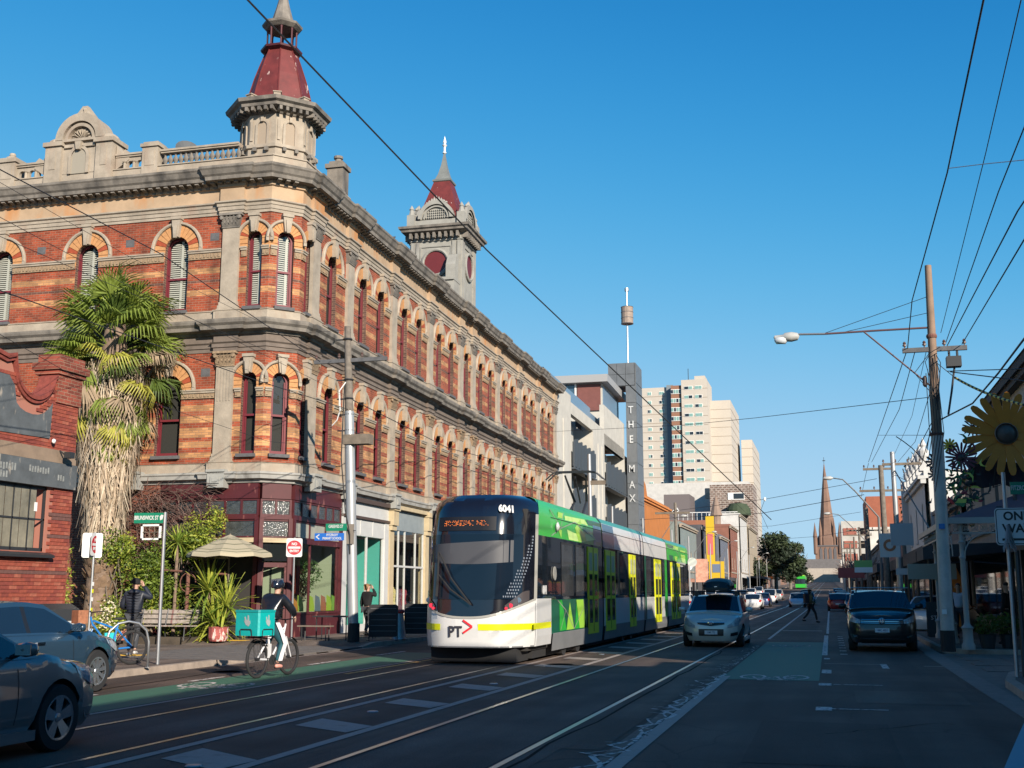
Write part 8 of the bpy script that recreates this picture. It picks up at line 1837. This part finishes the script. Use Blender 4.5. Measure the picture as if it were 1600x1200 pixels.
for k in range(110):
    a = r_.uniform(0,6.28); cx, cz = r_.gauss(.05,.30), r_.gauss(-.25,.42); ln2 = r_.uniform(.12,.4); c, s_ = math.cos(a), math.sin(a); bend = r_.uniform(-.12,.12)
    P = lambda t, w: (cx+c*ln2*t-s_*(w+bend*t*(1-t)*4), r_.uniform(-.01,.01), cz+s_*ln2*t+c*(w+bend*t*(1-t)*4))
    part(MB().strip([P(t,.035*math.sin(math.pi*min(1,t+.06))) for t in (0,.3,.65,1)],[P(t,-.035*math.sin(math.pi*min(1,t+.06))) for t in (0,.3,.65,1)]), 'leaf', lm_[r_.choice((0,0,1,2,3,3,3))], lv, T(0,r_.uniform(-.2,.2),0))
bfl = thing('metal_butterfly', tuple(at(1492,787,32.8)), 'striped green, yellow and red metal butterfly on the verandah gutter', 'butterfly')
part(MB().prism([(0,0),(.28,.02),(.30,.12),(.1,.14)],-.01,.01), 'wing', lm_[1], bfl); part(MB().prism([(0,-.02),(.22,-.10),(.28,.01),(.0,.02)],-.02,-.01), 'wing', lm_[0], bfl); part(MB().prism([(0,0),(-.16,.22),(-.2,.1),(-.05,-.02)],-.01,.01), 'wing', mat('mleaf_red',(.5,.03,.03),.5), bfl)
bnr = thing('dark_awning_banner', tuple(at(1515,740,33.6)), 'sagging dark purple fabric band under the giant sunflower', 'awning'); BN = mat('banner_plum',(.022,.018,.03),.8,var=.2)
n = 14; top_ = [(k*.16,.02*math.sin(k*2),.42-.02*k+.0) for k in range(n)]; bot = [(k*.16,.05*math.sin(k*2.3),-.28-.08*math.sin(k*.9)-.018*k) for k in range(n)]
part(MB().strip(top_, bot).strip([(a,b+.25,c) for a, b, c in top_],[(a,b+.25,c) for a, b, c in bot]).strip(top_,[(a,b+.25,c) for a, b, c in top_]), 'fabric', BN, bnr, recalc=False)
# ------------------------------------------------------------------ cafe furniture by the pole
def screen(lb, loc, rz):
    o = thing('cafe_windbreak', loc, lb, 'screen', 'cafe windbreaks on the footpath', rz)
    part(rpanel(.86,.98,.06,-.02,.02), 'panel', mat('windbreak_black',(.012,.012,.014),.7), o, T(0,0,.60))
    for k in range(5): part(MB().box(-.40,.40,-.026,-.02,0,.012), 'seam', mat('seam_grey',(.16,.16,.16),.7), o, T(0,0,.28+k*.17))
    part(MB().tube([(-.44,0,0),(-.44,0,1.05)],.014,5).tube([(.44,0,0),(.44,0,1.05)],.014,5).box(-.5,-.38,-.2,.2,0,.02).box(.38,.5,-.2,.2,0,.02), 'frame', DARKMETAL, o)
screen('left black striped cafe windbreak right of the power pole', (-13.35,33.6,.13), .25); screen('right black striped cafe windbreak next to the tram', (-13.2,36.3,.13), .25)
def table(lb, loc): 
    o = thing('cafe_table', loc, lb, 'table', 'cafe tables on the footpath'); part(MB().box(-.6,.6,-.3,.3,.70,.74), 'top', DARKMETAL, o)
    for x in (-.5,.5):
        for y in (-.2,.2): part(MB().tube([(x,y,0),(x,y,.7)],.02,5), 'leg', DARKMETAL, o)
table('dark cafe table left of the power pole', (-15.0,33.6,.13)); table('dark cafe table between the two windbreaks', (-14.2,36.0,.13))
def stool(lb, loc):
    o = thing('cafe_bench', loc, lb, 'bench', 'low cafe benches on the footpath'); part(MB().box(-.55,.55,-.14,.14,.42,.46), 'seat', WOOD, o)
    for x in (-.4,.4): part(MB().tube([(x,-.12,0),(x,-.12,.4),(x,.12,.4),(x,.12,0)],.018,5), 'leg', DARKMETAL, o)
stool('low dark bench in front of the maroon stall riser', (-15.3,32.9,.13)); stool('low dark bench behind the conical bin', (-13.9,35.2,.13))
cn = thing('cone_dispenser', (-13.35,34.9,.13), 'silver tapering bin with a red collar and pink squiggle between the windbreaks', 'bin'); part(MB().lathe([(.27,0),(.25,.05),(.15,.82)],16), 'cone', METAL, cn, smooth=50); part(MB().lathe([(.17,.8),(.19,.86),(.17,.92),(.1,.92)],16), 'collar', mat('collar_red',(.5,.03,.03),.5), cn)
part(MB().tube([(.02*math.sin(k*1.7)-.0,-.262+.011*k,.12+.075*k) for k in range(9)],.018,5), 'squiggle', mat('pink_print',(.6,.08,.2),.5), cn)
# ------------------------------------------------------------------ overhead wires
def wire(lb, pts, r=.012, sag=0.0, m_=WIRE, n=18, name='overhead_wire'):
    P = [at(*p) for p in pts]; out = []
    for a, b in zip(P, P[1:]):
        for k in range(n):
            t = k/n; q = a.lerp(b, t); q.z -= sag*4*t*(1-t); out.append(q)
    out.append(P[-1]); o = P[0]
    m = MB(); m.tube([tuple(p-o) for p in out], r, 5)
    return m.build(name, m_, None, T(o), label=lb, cat='wire')
wire('thick black cable crossing the whole sky from the turret down to the far street', [(330,-60,13.5),(760,390,24),(1205,812,44)], .017)
wire('thick cable from the left edge over the hotel pilaster to the pole crossarm', [(-60,232,14),(0,265,16),(250,396,22),(500,565,32.2)], .012)
wire('thick cable from the left edge across the palm to the middle of the power pole', [(-40,440,16),(400,594,27),(545,640,32.4)], .012)
wire('cable from the power pole down past the lower hotel windows to the far pole', [(545,622,32.4),(700,700,50),(862,742,68.5)], .016)
wire('second cable below it toward the far end of the hotel', [(545,672,32.4),(700,725,50),(862,770,68.5)], .013)
wire('thin wire passing the palm top toward the pole', [(-40,352,15),(190,452,21),(540,600,32.4)], .006)
wire('thin wire under it across the hotel flank to the pole', [(-40,318,15),(240,468,23),(540,618,32.4)], .006)
wire('thin wire along the upper hotel flank from the left edge', [(-40,262,15),(200,400,21),(520,560,32.3)], .005)
wire('lowest thin wire on the left, over the brick building pier', [(-40,500,16),(120,590,21),(420,690,29),(545,700,32.4)], .006)
wire('thin span wire from the hotel flank to the pole, level with the impost', [(260,560,34),(400,550,33),(545,545,32.4)], .005)
wire('thin tram span wire from the hotel end across to the right pole', [(690,672,60),(870,674,72),(1070,664,50),(1180,653,42),(1450,621,31.2)], .010)
wire('short wire rising left from the pole top to the hotel', [(480,520,34),(548,515,32.4)], .006)
wire('tram span wire ending at the small white insulator near the gum trees', [(1040,800,75),(1195,780,62),(1370,748,58)], .012)
wire('darker span wire below the insulator across the street', [(1000,812,90),(1190,802,70),(1350,773,60)], .016)
wire('thin lower span wire across the far street', [(1100,824,110),(1205,822,90),(1345,800,85)], .012)
wire('thin span wire over the gum trees', [(1180,845,120),(1280,838,110),(1340,828,100)], .014)
wire('slack loop hanging from the white insulator', [(1195,780,62),(1188,800,64),(1200,826,66)], .010)
wire('thick wire from the top edge past the lamp pole left crossarm end', [(1543,-30,12),(1480,270,19),(1425,470,28),(1418,545,31.2),(1357,722,66)], .013)
wire('thin wire from the top right corner to the lamp pole', [(1600,-20,13),(1540,240,19),(1470,520,30.5)], .008)
wire('wire from the right edge down to the right end of the lamp pole crossarm', [(1620,150,14),(1560,300,18),(1478,535,31)], .010)
wire('second wire from the right edge to the crossarm', [(1640,255,14),(1590,330,16.5),(1480,540,31)], .012)
wire('third wire from the right edge to the crossarm tip', [(1640,310,14),(1600,375,16.5),(1503,538,31.2)], .012)
wire('thick sagging cable from the right edge to the collar of the lamp pole', [(1640,480,17),(1600,530,20),(1560,583,24),(1520,630,28),(1471,655,31.2)], .020)
wire('black horizontal wire right of the lamp pole', [(1480,580,31.2),(1640,575,26)], .012); wire('black wire below it sloping to the right edge', [(1485,581,31.2),(1640,600,26)], .014)
wire('wire from the crossarm left end to the far timber pole', [(1430,548,31.2),(1405,640,44),(1362,722,66)], .012)
wire('wire from the crossarm centre to the far timber pole', [(1447,550,31.2),(1425,650,44),(1392,722,64)], .008)
wire('wire from the brace foot to the far pole crossarm', [(1455,607,31.2),(1430,690,46),(1403,722,64)], .010)
wire('steep wire from the lamp pole to the far pale pole', [(1458,656,31.2),(1435,700,40),(1425,722,58)], .012)
wire('low slack wire from the lamp pole swooping to the far pale pole', [(1458,660,31.2),(1440,725,42),(1418,752,52),(1398,742,58)], .014)
wire('kinked wire loop between the lamp pole and far poles', [(1400,682,34),(1412,690,34),(1425,700,34),(1458,735,33)], .014)
wire('thin horizontal span left of the lamp pole above the far poles', [(1372,680,50),(1458,680,31.2)], .008)
wire('wires dropping from the far timber pole toward the brown pole', [(1357,724,66),(1352,745,80),(1345,780,95)], .014)
wire('thick service bundle from the far pole down to the near awning', [(1398,735,58),(1430,790,50),(1458,835,42)], .030)
wire('thin white-wrapped wire with a bracket high at the right edge', [(1482,263,20),(1540,256,19),(1600,250,18),(1640,246,17)], .008, m_=mat('pale_wire',(.35,.40,.45),.6))
SG = at(1492,590,31.0); EG = at(1640,640,24)
tg = thing('tiger_tail_cable', tuple(SG), 'yellow and black striped cable cover right of the lamp pole', 'cable')
n = 44
for k in range(n):
    a, b = SG.lerp(EG, k/n), SG.lerp(EG, (k+1)/n); a.z -= .5*(k/n)*(1-k/n); b.z -= .5*((k+1)/n)*(1-(k+1)/n)
    part(MB().tube([tuple(a-SG),tuple(b-SG)],.030,6), 'cable_sleeve', TYELM if False else (mat('tiger_yellow',(.70,.48,.05),.5) if k % 2 else BLACK), tg)
wire('thin tail from the pole bracket to the striped cable', [(1455,560,31.2),(1492,590,31)], .010)
for k, (u, v, y) in enumerate([(1195,780,62)]):
    o = thing('span_insulator', tuple(at(u,v,y)), 'small white insulator on the span wire near the gum trees', 'insulator'); part(MB().lathe([(0,-.12),(.07,-.06),(.07,.06),(0,.12)],8), 'body', WHITE, o)
# tram contact wires along both tracks
for x, lb in ((-7.85,'contact wire running above the left tram track'),(-3.87,'contact wire running above the right tram track')):
    MB().tube([(0,y,gz(y)) for y in (46,60,90,130,200,300)],.007,4).build('contact_wire', WIRE, None, T(x,0,5.5), label=lb, cat='wire')
# ------------------------------------------------------------------ far gum trees and street trees
GUM = [leafmat('gum_dark',(.018,.032,.014),.7,.15), leafmat('gum_mid',(.04,.06,.02),.7,.15)]
def tree(lb, x, y, h, rad, n, seed, ls=.5, mats=GUM, name='gum_tree', bare=False):
    o = thing(name, (x,y,gz(y)), lb, 'tree', 'trees down the street'); r_ = random.Random(seed); m = MB()
    tk = MB().tube([(0,0,0),(.2,0,h*.35),(-.1,0,h*.6)],[.45,.32,.2],8)
    for q in range(7): a = r_.random()*6.28; tk.tube([(.1,0,h*.35),(rad*.4*math.cos(a),rad*.4*math.sin(a),h*.6),(rad*.7*math.cos(a),rad*.7*math.sin(a),h*r_.uniform(.65,.9))],[.2,.12,.04],5)
    part(tk, 'trunk', POLEW, o)
    if bare:
        for q in range(160): a = r_.random()*6.28; e = r_.uniform(.1,1.3); p = Vector((0,0,h*.45)); d = Vector((math.cos(a)*math.cos(e),math.sin(a)*math.cos(e),math.sin(e)))*r_.uniform(.3,.6)*h; m.tube([tuple(p),tuple(p+d*.5+Vector((r_.gauss(0,.3),r_.gauss(0,.3),.2))),tuple(p+d)],[.06,.04,.015],3,False)
        part(m, 'branches', mats[0], o, kind='stuff', recalc=False); return o
    for q in range(11):
        m.mat(r_.choice((0,0,1))); a = r_.random()*6.28; c = (rad*.55*math.cos(a)*r_.random(), rad*.5*math.sin(a), h*r_.uniform(.20,.88)); leaves(m, c, (rad*.5,rad*.5,h*.14), n//11, ls, r_, .4)
    part(m, 'crown', mats, o, kind='stuff', recalc=False); return o
tree('largest dark gum tree beyond the left row, nearest the pale tower',-12.4,285,14.8,6.2,5200,1,.45)
tree('dark gum tree in the middle of the left clump',-10.5,330,13.5,6,4200,2,.5)
tree('rounded gum tree on the right end of the left clump',-10.5,380,12.5,6,3600,3,.5)
tree('low gum tree at the foot of the pale tower',-16,262,9.0,5,2400,4,.4)
for k, (x, y) in enumerate([(4.0,150),(4.2,175),(4.0,205),(-.0+4,240)]): tree(['bare reddish street tree right of the red car','second bare street tree in the right row','third bare street tree in the right row','farthest bare street tree on the right'][k], x, y, 6.5, 3, 0, 20+k, mats=[mat('bare_twigs',(.16,.09,.075),.9)]*2, name='bare_tree', bare=True)
tree('dark conifer beside the white ornate facade',7.5,92,13.5,2.6,2600,9,.22,name='conifer_tree')
# ------------------------------------------------------------------ people
def skin_mesh(name, chains, mt, sub=1, root=None):
    """chains: lists of (x,y,z,r); points closer than 1 mm are shared"""
    V = []; Rr = []; E_ = []
    def idx(p):
        for i, q in enumerate(V):
            if (Vector(q)-Vector(p[:3])).length < .001: return i
        V.append(tuple(p[:3])); Rr.append(p[3]); return len(V)-1
    for ch in chains:
        ids = [idx(p) for p in ch]
        for a, b in zip(ids, ids[1:]):
            if a != b and (a,b) not in E_ and (b,a) not in E_: E_.append((a,b))
    me = bpy.data.meshes.new(name); me.from_pydata(V, E_, []); o = bpy.data.objects.new('tmp', me); C.objects.link(o)
    md = o.modifiers.new('s', 'SKIN'); sv = me.skin_vertices[0].data
    for i, r in enumerate(Rr): sv[i].radius = (r, r) if not hasattr(r, '__len__') else r
    for i in range(len(V)): sv[i].use_root = (i == 0)
    ss = o.modifiers.new('u', 'SUBSURF'); ss.levels = ss.render_levels = sub
    bpy.context.view_layer.update(); dg = bpy.context.evaluated_depsgraph_get(); ev = o.evaluated_get(dg); out = bpy.data.meshes.new_from_object(ev); bpy.data.objects.remove(o)
    out.polygons.foreach_set('use_smooth', [True]*len(out.polygons)); out.materials.clear(); out.materials.append(mt); out.name = name; return out
SKIN = mat('skin', (.42,.25,.18), .55, var=.05); HAIRD = mat('dark_hair', (.02,.015,.012), .6); HAIRB = mat('blond_hair', (.33,.20,.10), .6, var=.4, vscale=25); 
def person(lb, loc, rz, J, top, legs, shoes, hair, jacket_r=1.25, bulky=1.0, skirt=False, group=None, puff=0, s=1.0):
    o = thing('person', loc, lb, 'person', group, M=T(*loc) @ RZ(rz) @ Matrix.Scale(s,4)); M = WM[o.name]
    g = dict(pel=(0,0,.95), chest=(0,0,1.28), neck=(0,0,1.47), head=(0,.02,1.60), shL=(-.19,0,1.42), elL=(-.25,-.02,1.14), wrL=(-.26,.06,.90), shR=(.19,0,1.42), elR=(.25,-.02,1.14), wrR=(.26,.06,.90),
             hiL=(-.09,0,.90), knL=(-.10,.02,.50), anL=(-.10,-.02,.09), hiR=(.09,0,.90), knR=(.10,.02,.50), anR=(.10,-.02,.09), look=(0,1,0)); g.update(J)
    v = {k: Vector(q) for k, q in g.items()}; mid = lambda a, b, t=.5: v[a].lerp(v[b], t)
    P = lambda q, r: (q.x, q.y, q.z, r)
    look = v['look'].normalized(); hd = v['head']; up = Vector((0,0,1)); side_ = look.cross(up).normalized()
    toe = {}
    ch = [[P(v['pel'],(.12,.085)),P(mid('pel','chest'),(.10,.075)),P(v['chest'],(.12,.08)),P(v['neck'],.056),P(hd-up*.05,(.065,.075)),P(hd+up*.05,(.080,.095)),P(hd+up*.12,(.06,.075))]]
    for S_ in 'LR':
        ch.append([P(v['chest'],(.12,.08)),P(v['sh'+S_],.045),P(v['el'+S_],.038),P(v['wr'+S_],.03)])
        ch.append([P(v['pel'],(.12,.085)),P(v['hi'+S_],.075),P(mid('hi'+S_,'kn'+S_),.065),P(v['kn'+S_],.05),P(mid('kn'+S_,'an'+S_,.35),.046),P(v['an'+S_],.036)])
    link('body', skin_mesh('body', ch, SKIN), o, M)
    jr = .018*bulky
    tc = [[P(v['pel']+up*.0,(.165*bulky,.125*bulky)),P(mid('pel','chest'),(.155*bulky,.12*bulky)),P(v['chest'],(.185*bulky,.135*bulky)),P(v['neck']-up*.03,.085)]]
    for S_ in 'LR': tc.append([P(v['chest'],(.185*bulky,.135*bulky)),P(v['sh'+S_],.075*bulky),P(mid('sh'+S_,'el'+S_),.066*bulky),P(v['el'+S_],.060*bulky),P(mid('el'+S_,'wr'+S_),.052*bulky),P(v['wr'+S_],.040*bulky)])
    link('jacket', skin_mesh('jacket', tc, top, 2), o, M)
    lc = [[P(v['pel'],(.158,.12)),P(v['hiL'],.10),P(mid('hiL','knL'),.088),P(v['knL'],.070),P(mid('knL','anL'),.062),P(v['anL']+up*.03,.052)],[P(v['pel'],(.158,.12)),P(v['hiR'],.10),P(mid('hiR','knR'),.088),P(v['knR'],.070),P(mid('knR','anR'),.062),P(v['anR']+up*.03,.052)]]
    link('trousers', skin_mesh('trousers', lc, legs), o, M)
    for S_ in 'LR':
        a = v['an'+S_]; f_ = Vector(J.get('toe'+S_, (0,1,0))).normalized()
        link('shoe', skin_mesh('shoe', [[P(a-f_*.06-up*.045,.038),P(a+f_*.05-up*.05,.045),P(a+f_*.17-up*.062,.034)]], shoes), o, M)
        w = v['wr'+S_]; d = (w-v['el'+S_]).normalized(); cc = d.cross(look); cc = cc.normalized() if cc.length > .1 else side_
        n_ = d.cross(cc).normalized(); fing = [[P(w,.028),P(w+d*.05,.034),P(w+d*.09,.030)]]
        for q, (of, l_) in enumerate(((-.028,.065),(-.010,.078),(.010,.072),(.027,.058))): b = w+d*.09; fing.append([P(b,.030),P(b+cc*of+d*.015,.011),P(b+cc*of+d*l_*.6+n_*.01,.0095),P(b+cc*of+d*l_+n_*.03,.008)])
        fing.append([P(w+d*.05,.034),P(w+d*.06+cc*.035+n_*.015,.012),P(w+d*.10+cc*.045+n_*.03,.010)])
        link('hand', skin_mesh('hand', fing, SKIN), o, M)
    # face: nose, eyes, mouth, ears
    fm = MB(); c = hd+up*.0
    def pt(a, b, h): return c+side_*a+look*b+up*h
    fm.add([pt(0,.098,.04),pt(-.014,.092,-.005),pt(.014,.092,-.005),pt(0,.118,.0)],[(0,1,3),(0,3,2),(1,2,3)]); part(fm, 'nose', SKIN, o)
    for s_ in (-1,1):
        part(MB().lathe([(0,-.010),(.010,0),(0,.010)],8,tuple(pt(s_*.03,.083,.035))), 'eye', HAIRD, o); part(MB().lathe([(0,-.03),(.018,-.01),(.018,.012),(0,.03)],8,tuple(pt(s_*.083,.0,.02))), 'ear', SKIN, o)
    part(MB().tube([tuple(pt(-.02,.088,-.035)),tuple(pt(0,.096,-.036)),tuple(pt(.02,.088,-.035))],.005,4), 'mouth', mat('lips',(.3,.10,.09),.5), o)
    if hair:
        hm, style = hair; hs = [[P(hd-look*.02+up*.03,(.09,.10)),P(hd-look*.02+up*.11,(.083,.092)),P(hd+up*.15,(.05,.06))]]
        if style == 'long': hs.append([P(hd-look*.02+up*.03,(.09,.10)),P(hd-look*.055-up*.08,(.085,.06)),P(hd-look*.06-up*.19,(.07,.04))])
        if style == 'bun': hs.append([P(hd-look*.02+up*.03,(.09,.10)),P(hd-look*.09+up*.02,.05)])
        link('hair', skin_mesh('hair', hs, hm), o, M)
    return o, v
JB = mat('black_puffer', (.010,.011,.014), .28, spec=.7, var=.3, vscale=14, bump=.5, bscale=9); TT_ = mat('teal_trousers', (.012,.075,.10), .8); STR = mat('white_stripe', (.72,.72,.74), .6); PK_ = mat('pink_shoe', (.62,.28,.22), .6)
NAV = mat('navy_puffer', (.014,.018,.030), .5, var=.3, vscale=5); DJ = mat('dark_jeans', (.035,.038,.045), .85); WSH = mat('white_shoe', (.55,.52,.48), .6); BLKW = mat('black_wool', (.008,.008,.009), .9)
# the rider (frame of the bicycle: forward = +Y)
rider, rv = person('rider in a black puffer jacket, dark helmet and teal striped trousers on the delivery bicycle', (-10.38,20.45,.006), -.12,
    dict(pel=(0,-.24,1.02), chest=(0,-.02,1.36), neck=(0,.06,1.54), head=(.0,.09,1.66), shL=(-.19,.0,1.47), elL=(-.30,.16,1.25), wrL=(-.28,.26,1.14), shR=(.19,.0,1.47), elR=(.31,.16,1.24), wrR=(.28,.26,1.14),
         hiL=(-.10,-.22,.98), knL=(-.13,.16,.84), anL=(-.12,-.08,.54), hiR=(.10,-.22,.98), knR=(.14,.08,.62), anR=(.12,-.03,.25), look=(.35,1,-.1)), JB, TT_, PK_, None, bulky=1.36)
hel = part(MB().lathe([(.0,.155),(.06,.148),(.105,.11),(.13,.05),(.132,.0),(.118,-.02),(.11,.0)],18,sc=(.92,1.18),cap=False), 'helmet', mat('helmet_black',(.010,.013,.022),.15,spec=.8), rider, T(0,.08,1.70) @ RX(.10), smooth=40)
for k in range(4): MB().box(-.010+(k-1.5)*.05,.010+(k-1.5)*.05,-.13,.10,.08,.16).build('vent', mat('helmet_vent',(.10,.11,.13),.3), hel, WM[hel.name] @ Matrix.Diagonal((.9,.85,.92,1)))
part(MB().tube([(-.1,.08,1.70),(-.05,.16,1.55),(.05,.16,1.55),(.1,.08,1.70)],.006,4), 'helmet_strap', BLACK, rider)
def stripe(pts, w, sd):
    m = MB(); P_ = [Vector(p) for p in pts]; m.strip([tuple(p+Vector((0,-w,0))) for p in P_],[tuple(p+Vector((0,w,.0))) for p in P_]); part(m, 'side_stripe', STR, rider, recalc=False)
stripe([(.215,-.20,1.02),(.232,-.06,.82),(.222,.08,.62),(.192,.03,.45),(.188,-.03,.30)], .07, 1)
for a, b in ((1.10,.02),(1.19,.01),(1.28,.0),(1.37,-.0)): part(MB().lathe([(.215,-.012),(.232,0),(.215,.012)],16,(0,-.2+(a-1.02)*.62,a),sc=(1,.74),cap=False), 'jacket_quilt', JB, rider, smooth=True)
# the man in the puffer jacket, back to us, hand to his ear
man, mv = person('man in a navy puffer jacket seen from behind, hand raised to his head, left footpath', (-15.75,23.9,.13), .25,
    dict(wrR=(.16,.16,1.60), elR=(.36,.10,1.32), wrL=(-.20,.16,1.08), elL=(-.30,.0,1.14), anL=(-.12,.12,.09), knL=(-.11,.14,.5), anR=(.12,-.16,.14), knR=(.10,-.0,.5), look=(.25,1,0)), NAV, DJ, WSH, (HAIRD,'short'), bulky=1.22)
for k in range(9): z = 1.40-k*.065; part(MB().lathe([(.208-.002*k,-.010),(.226-.002*k,.0),(.208-.002*k,.010)],18,(0,0,z),sc=(1,.74),cap=False), 'jacket_quilt', NAV, man, smooth=True)
part(MB().lathe([(.13,-.05),(.15,.0),(.10,.05),(.06,.06)],14,(0,-.05,1.48)), 'hood', NAV, man, smooth=True); part(MB().lathe([(.0,.14),(.07,.13),(.108,.06),(.112,.0)],14,(0,.0,1.66),cap=False), 'beanie', BLKW, man, smooth=True)
ph_ = thing('mobile_phone', tuple(WM[man.name] @ Vector((.13,.17,1.62))), 'dark phone held to the ear of the man in the puffer jacket', 'phone'); part(MB().box(-.035,.035,-.005,.005,-.07,.07), 'case', BLACK, ph_)
# woman walking in front of the teal shop
wom, wv = person('person in a black jumper with fair hair walking past the teal shop window', (-15.3,37.0,.13), -.35,
    dict(wrR=(.12,.14,1.58), elR=(.34,.06,1.34), wrL=(-.30,.05,.92), knL=(-.1,.12,.5), anL=(-.1,.06,.09), anR=(.1,-.2,.14), look=(.3,1,0)), BLKW, DJ, BLKW, (HAIRB,'bun'), bulky=1.05)
# pedestrian crossing far down the street with a backpack
ped, pv = person('person with a dark backpack crossing the street in front of the far traffic', (-1.05,64.0,0), -1.25,
    dict(anL=(-.08,-.40,.16), knL=(-.1,-.10,.50), anR=(.08,.30,.09), knR=(.09,.22,.52), wrL=(-.2,.2,1.02), wrR=(.24,.18,1.0), look=(0,1,0)), mat('khaki_jacket',(.10,.085,.04),.8), mat('black_trousers',(.010,.011,.014),.8), BLKW, (HAIRD,'long'), bulky=1.1)
bp_ = part(MB().box(-.17,.17,-.32,-.10,1.02,1.50), 'backpack', mat('backpack_dark',(.010,.008,.014),.8), ped); 
for s_ in (-1,1): part(MB().tube([(s_*.12,-.1,1.48),(s_*.13,.1,1.46),(s_*.13,.12,1.2)],.018,4), 'strap', MATS['backpack_dark'], ped)
for lb, x, y, rz, tp_, lg, hr in [
  ('person in a white shirt under the right verandah beside the steel pole',4.0,40.0,2.9,mat('white_shirt',(.5,.52,.6),.8),DJ,HAIRD),
  ('person in a dark coat beside the orange banner',4.05,43.0,2.6,BLKW,DJ,HAIRD),
  ('person in black standing in the shade behind the iron verandah post',4.9,36.0,1.0,BLKW,BLKW,HAIRD),
  ('person in a red top on the far left footpath beyond the roof box',-13.9,92,0.3,mat('red_top',(.5,.02,.02),.8),DJ,HAIRD),
  ('person in dark clothes standing among the far left traffic',-8.9,112,0,BLKW,DJ,HAIRD)]:
    person(lb, (x,y,gz(y)+(.13 if x > 3 or x < -13 else 0)), rz, dict(anL=(-.1,.12,.09),anR=(.1,-.1,.09)), tp_, lg, BLKW, (hr,'short'))
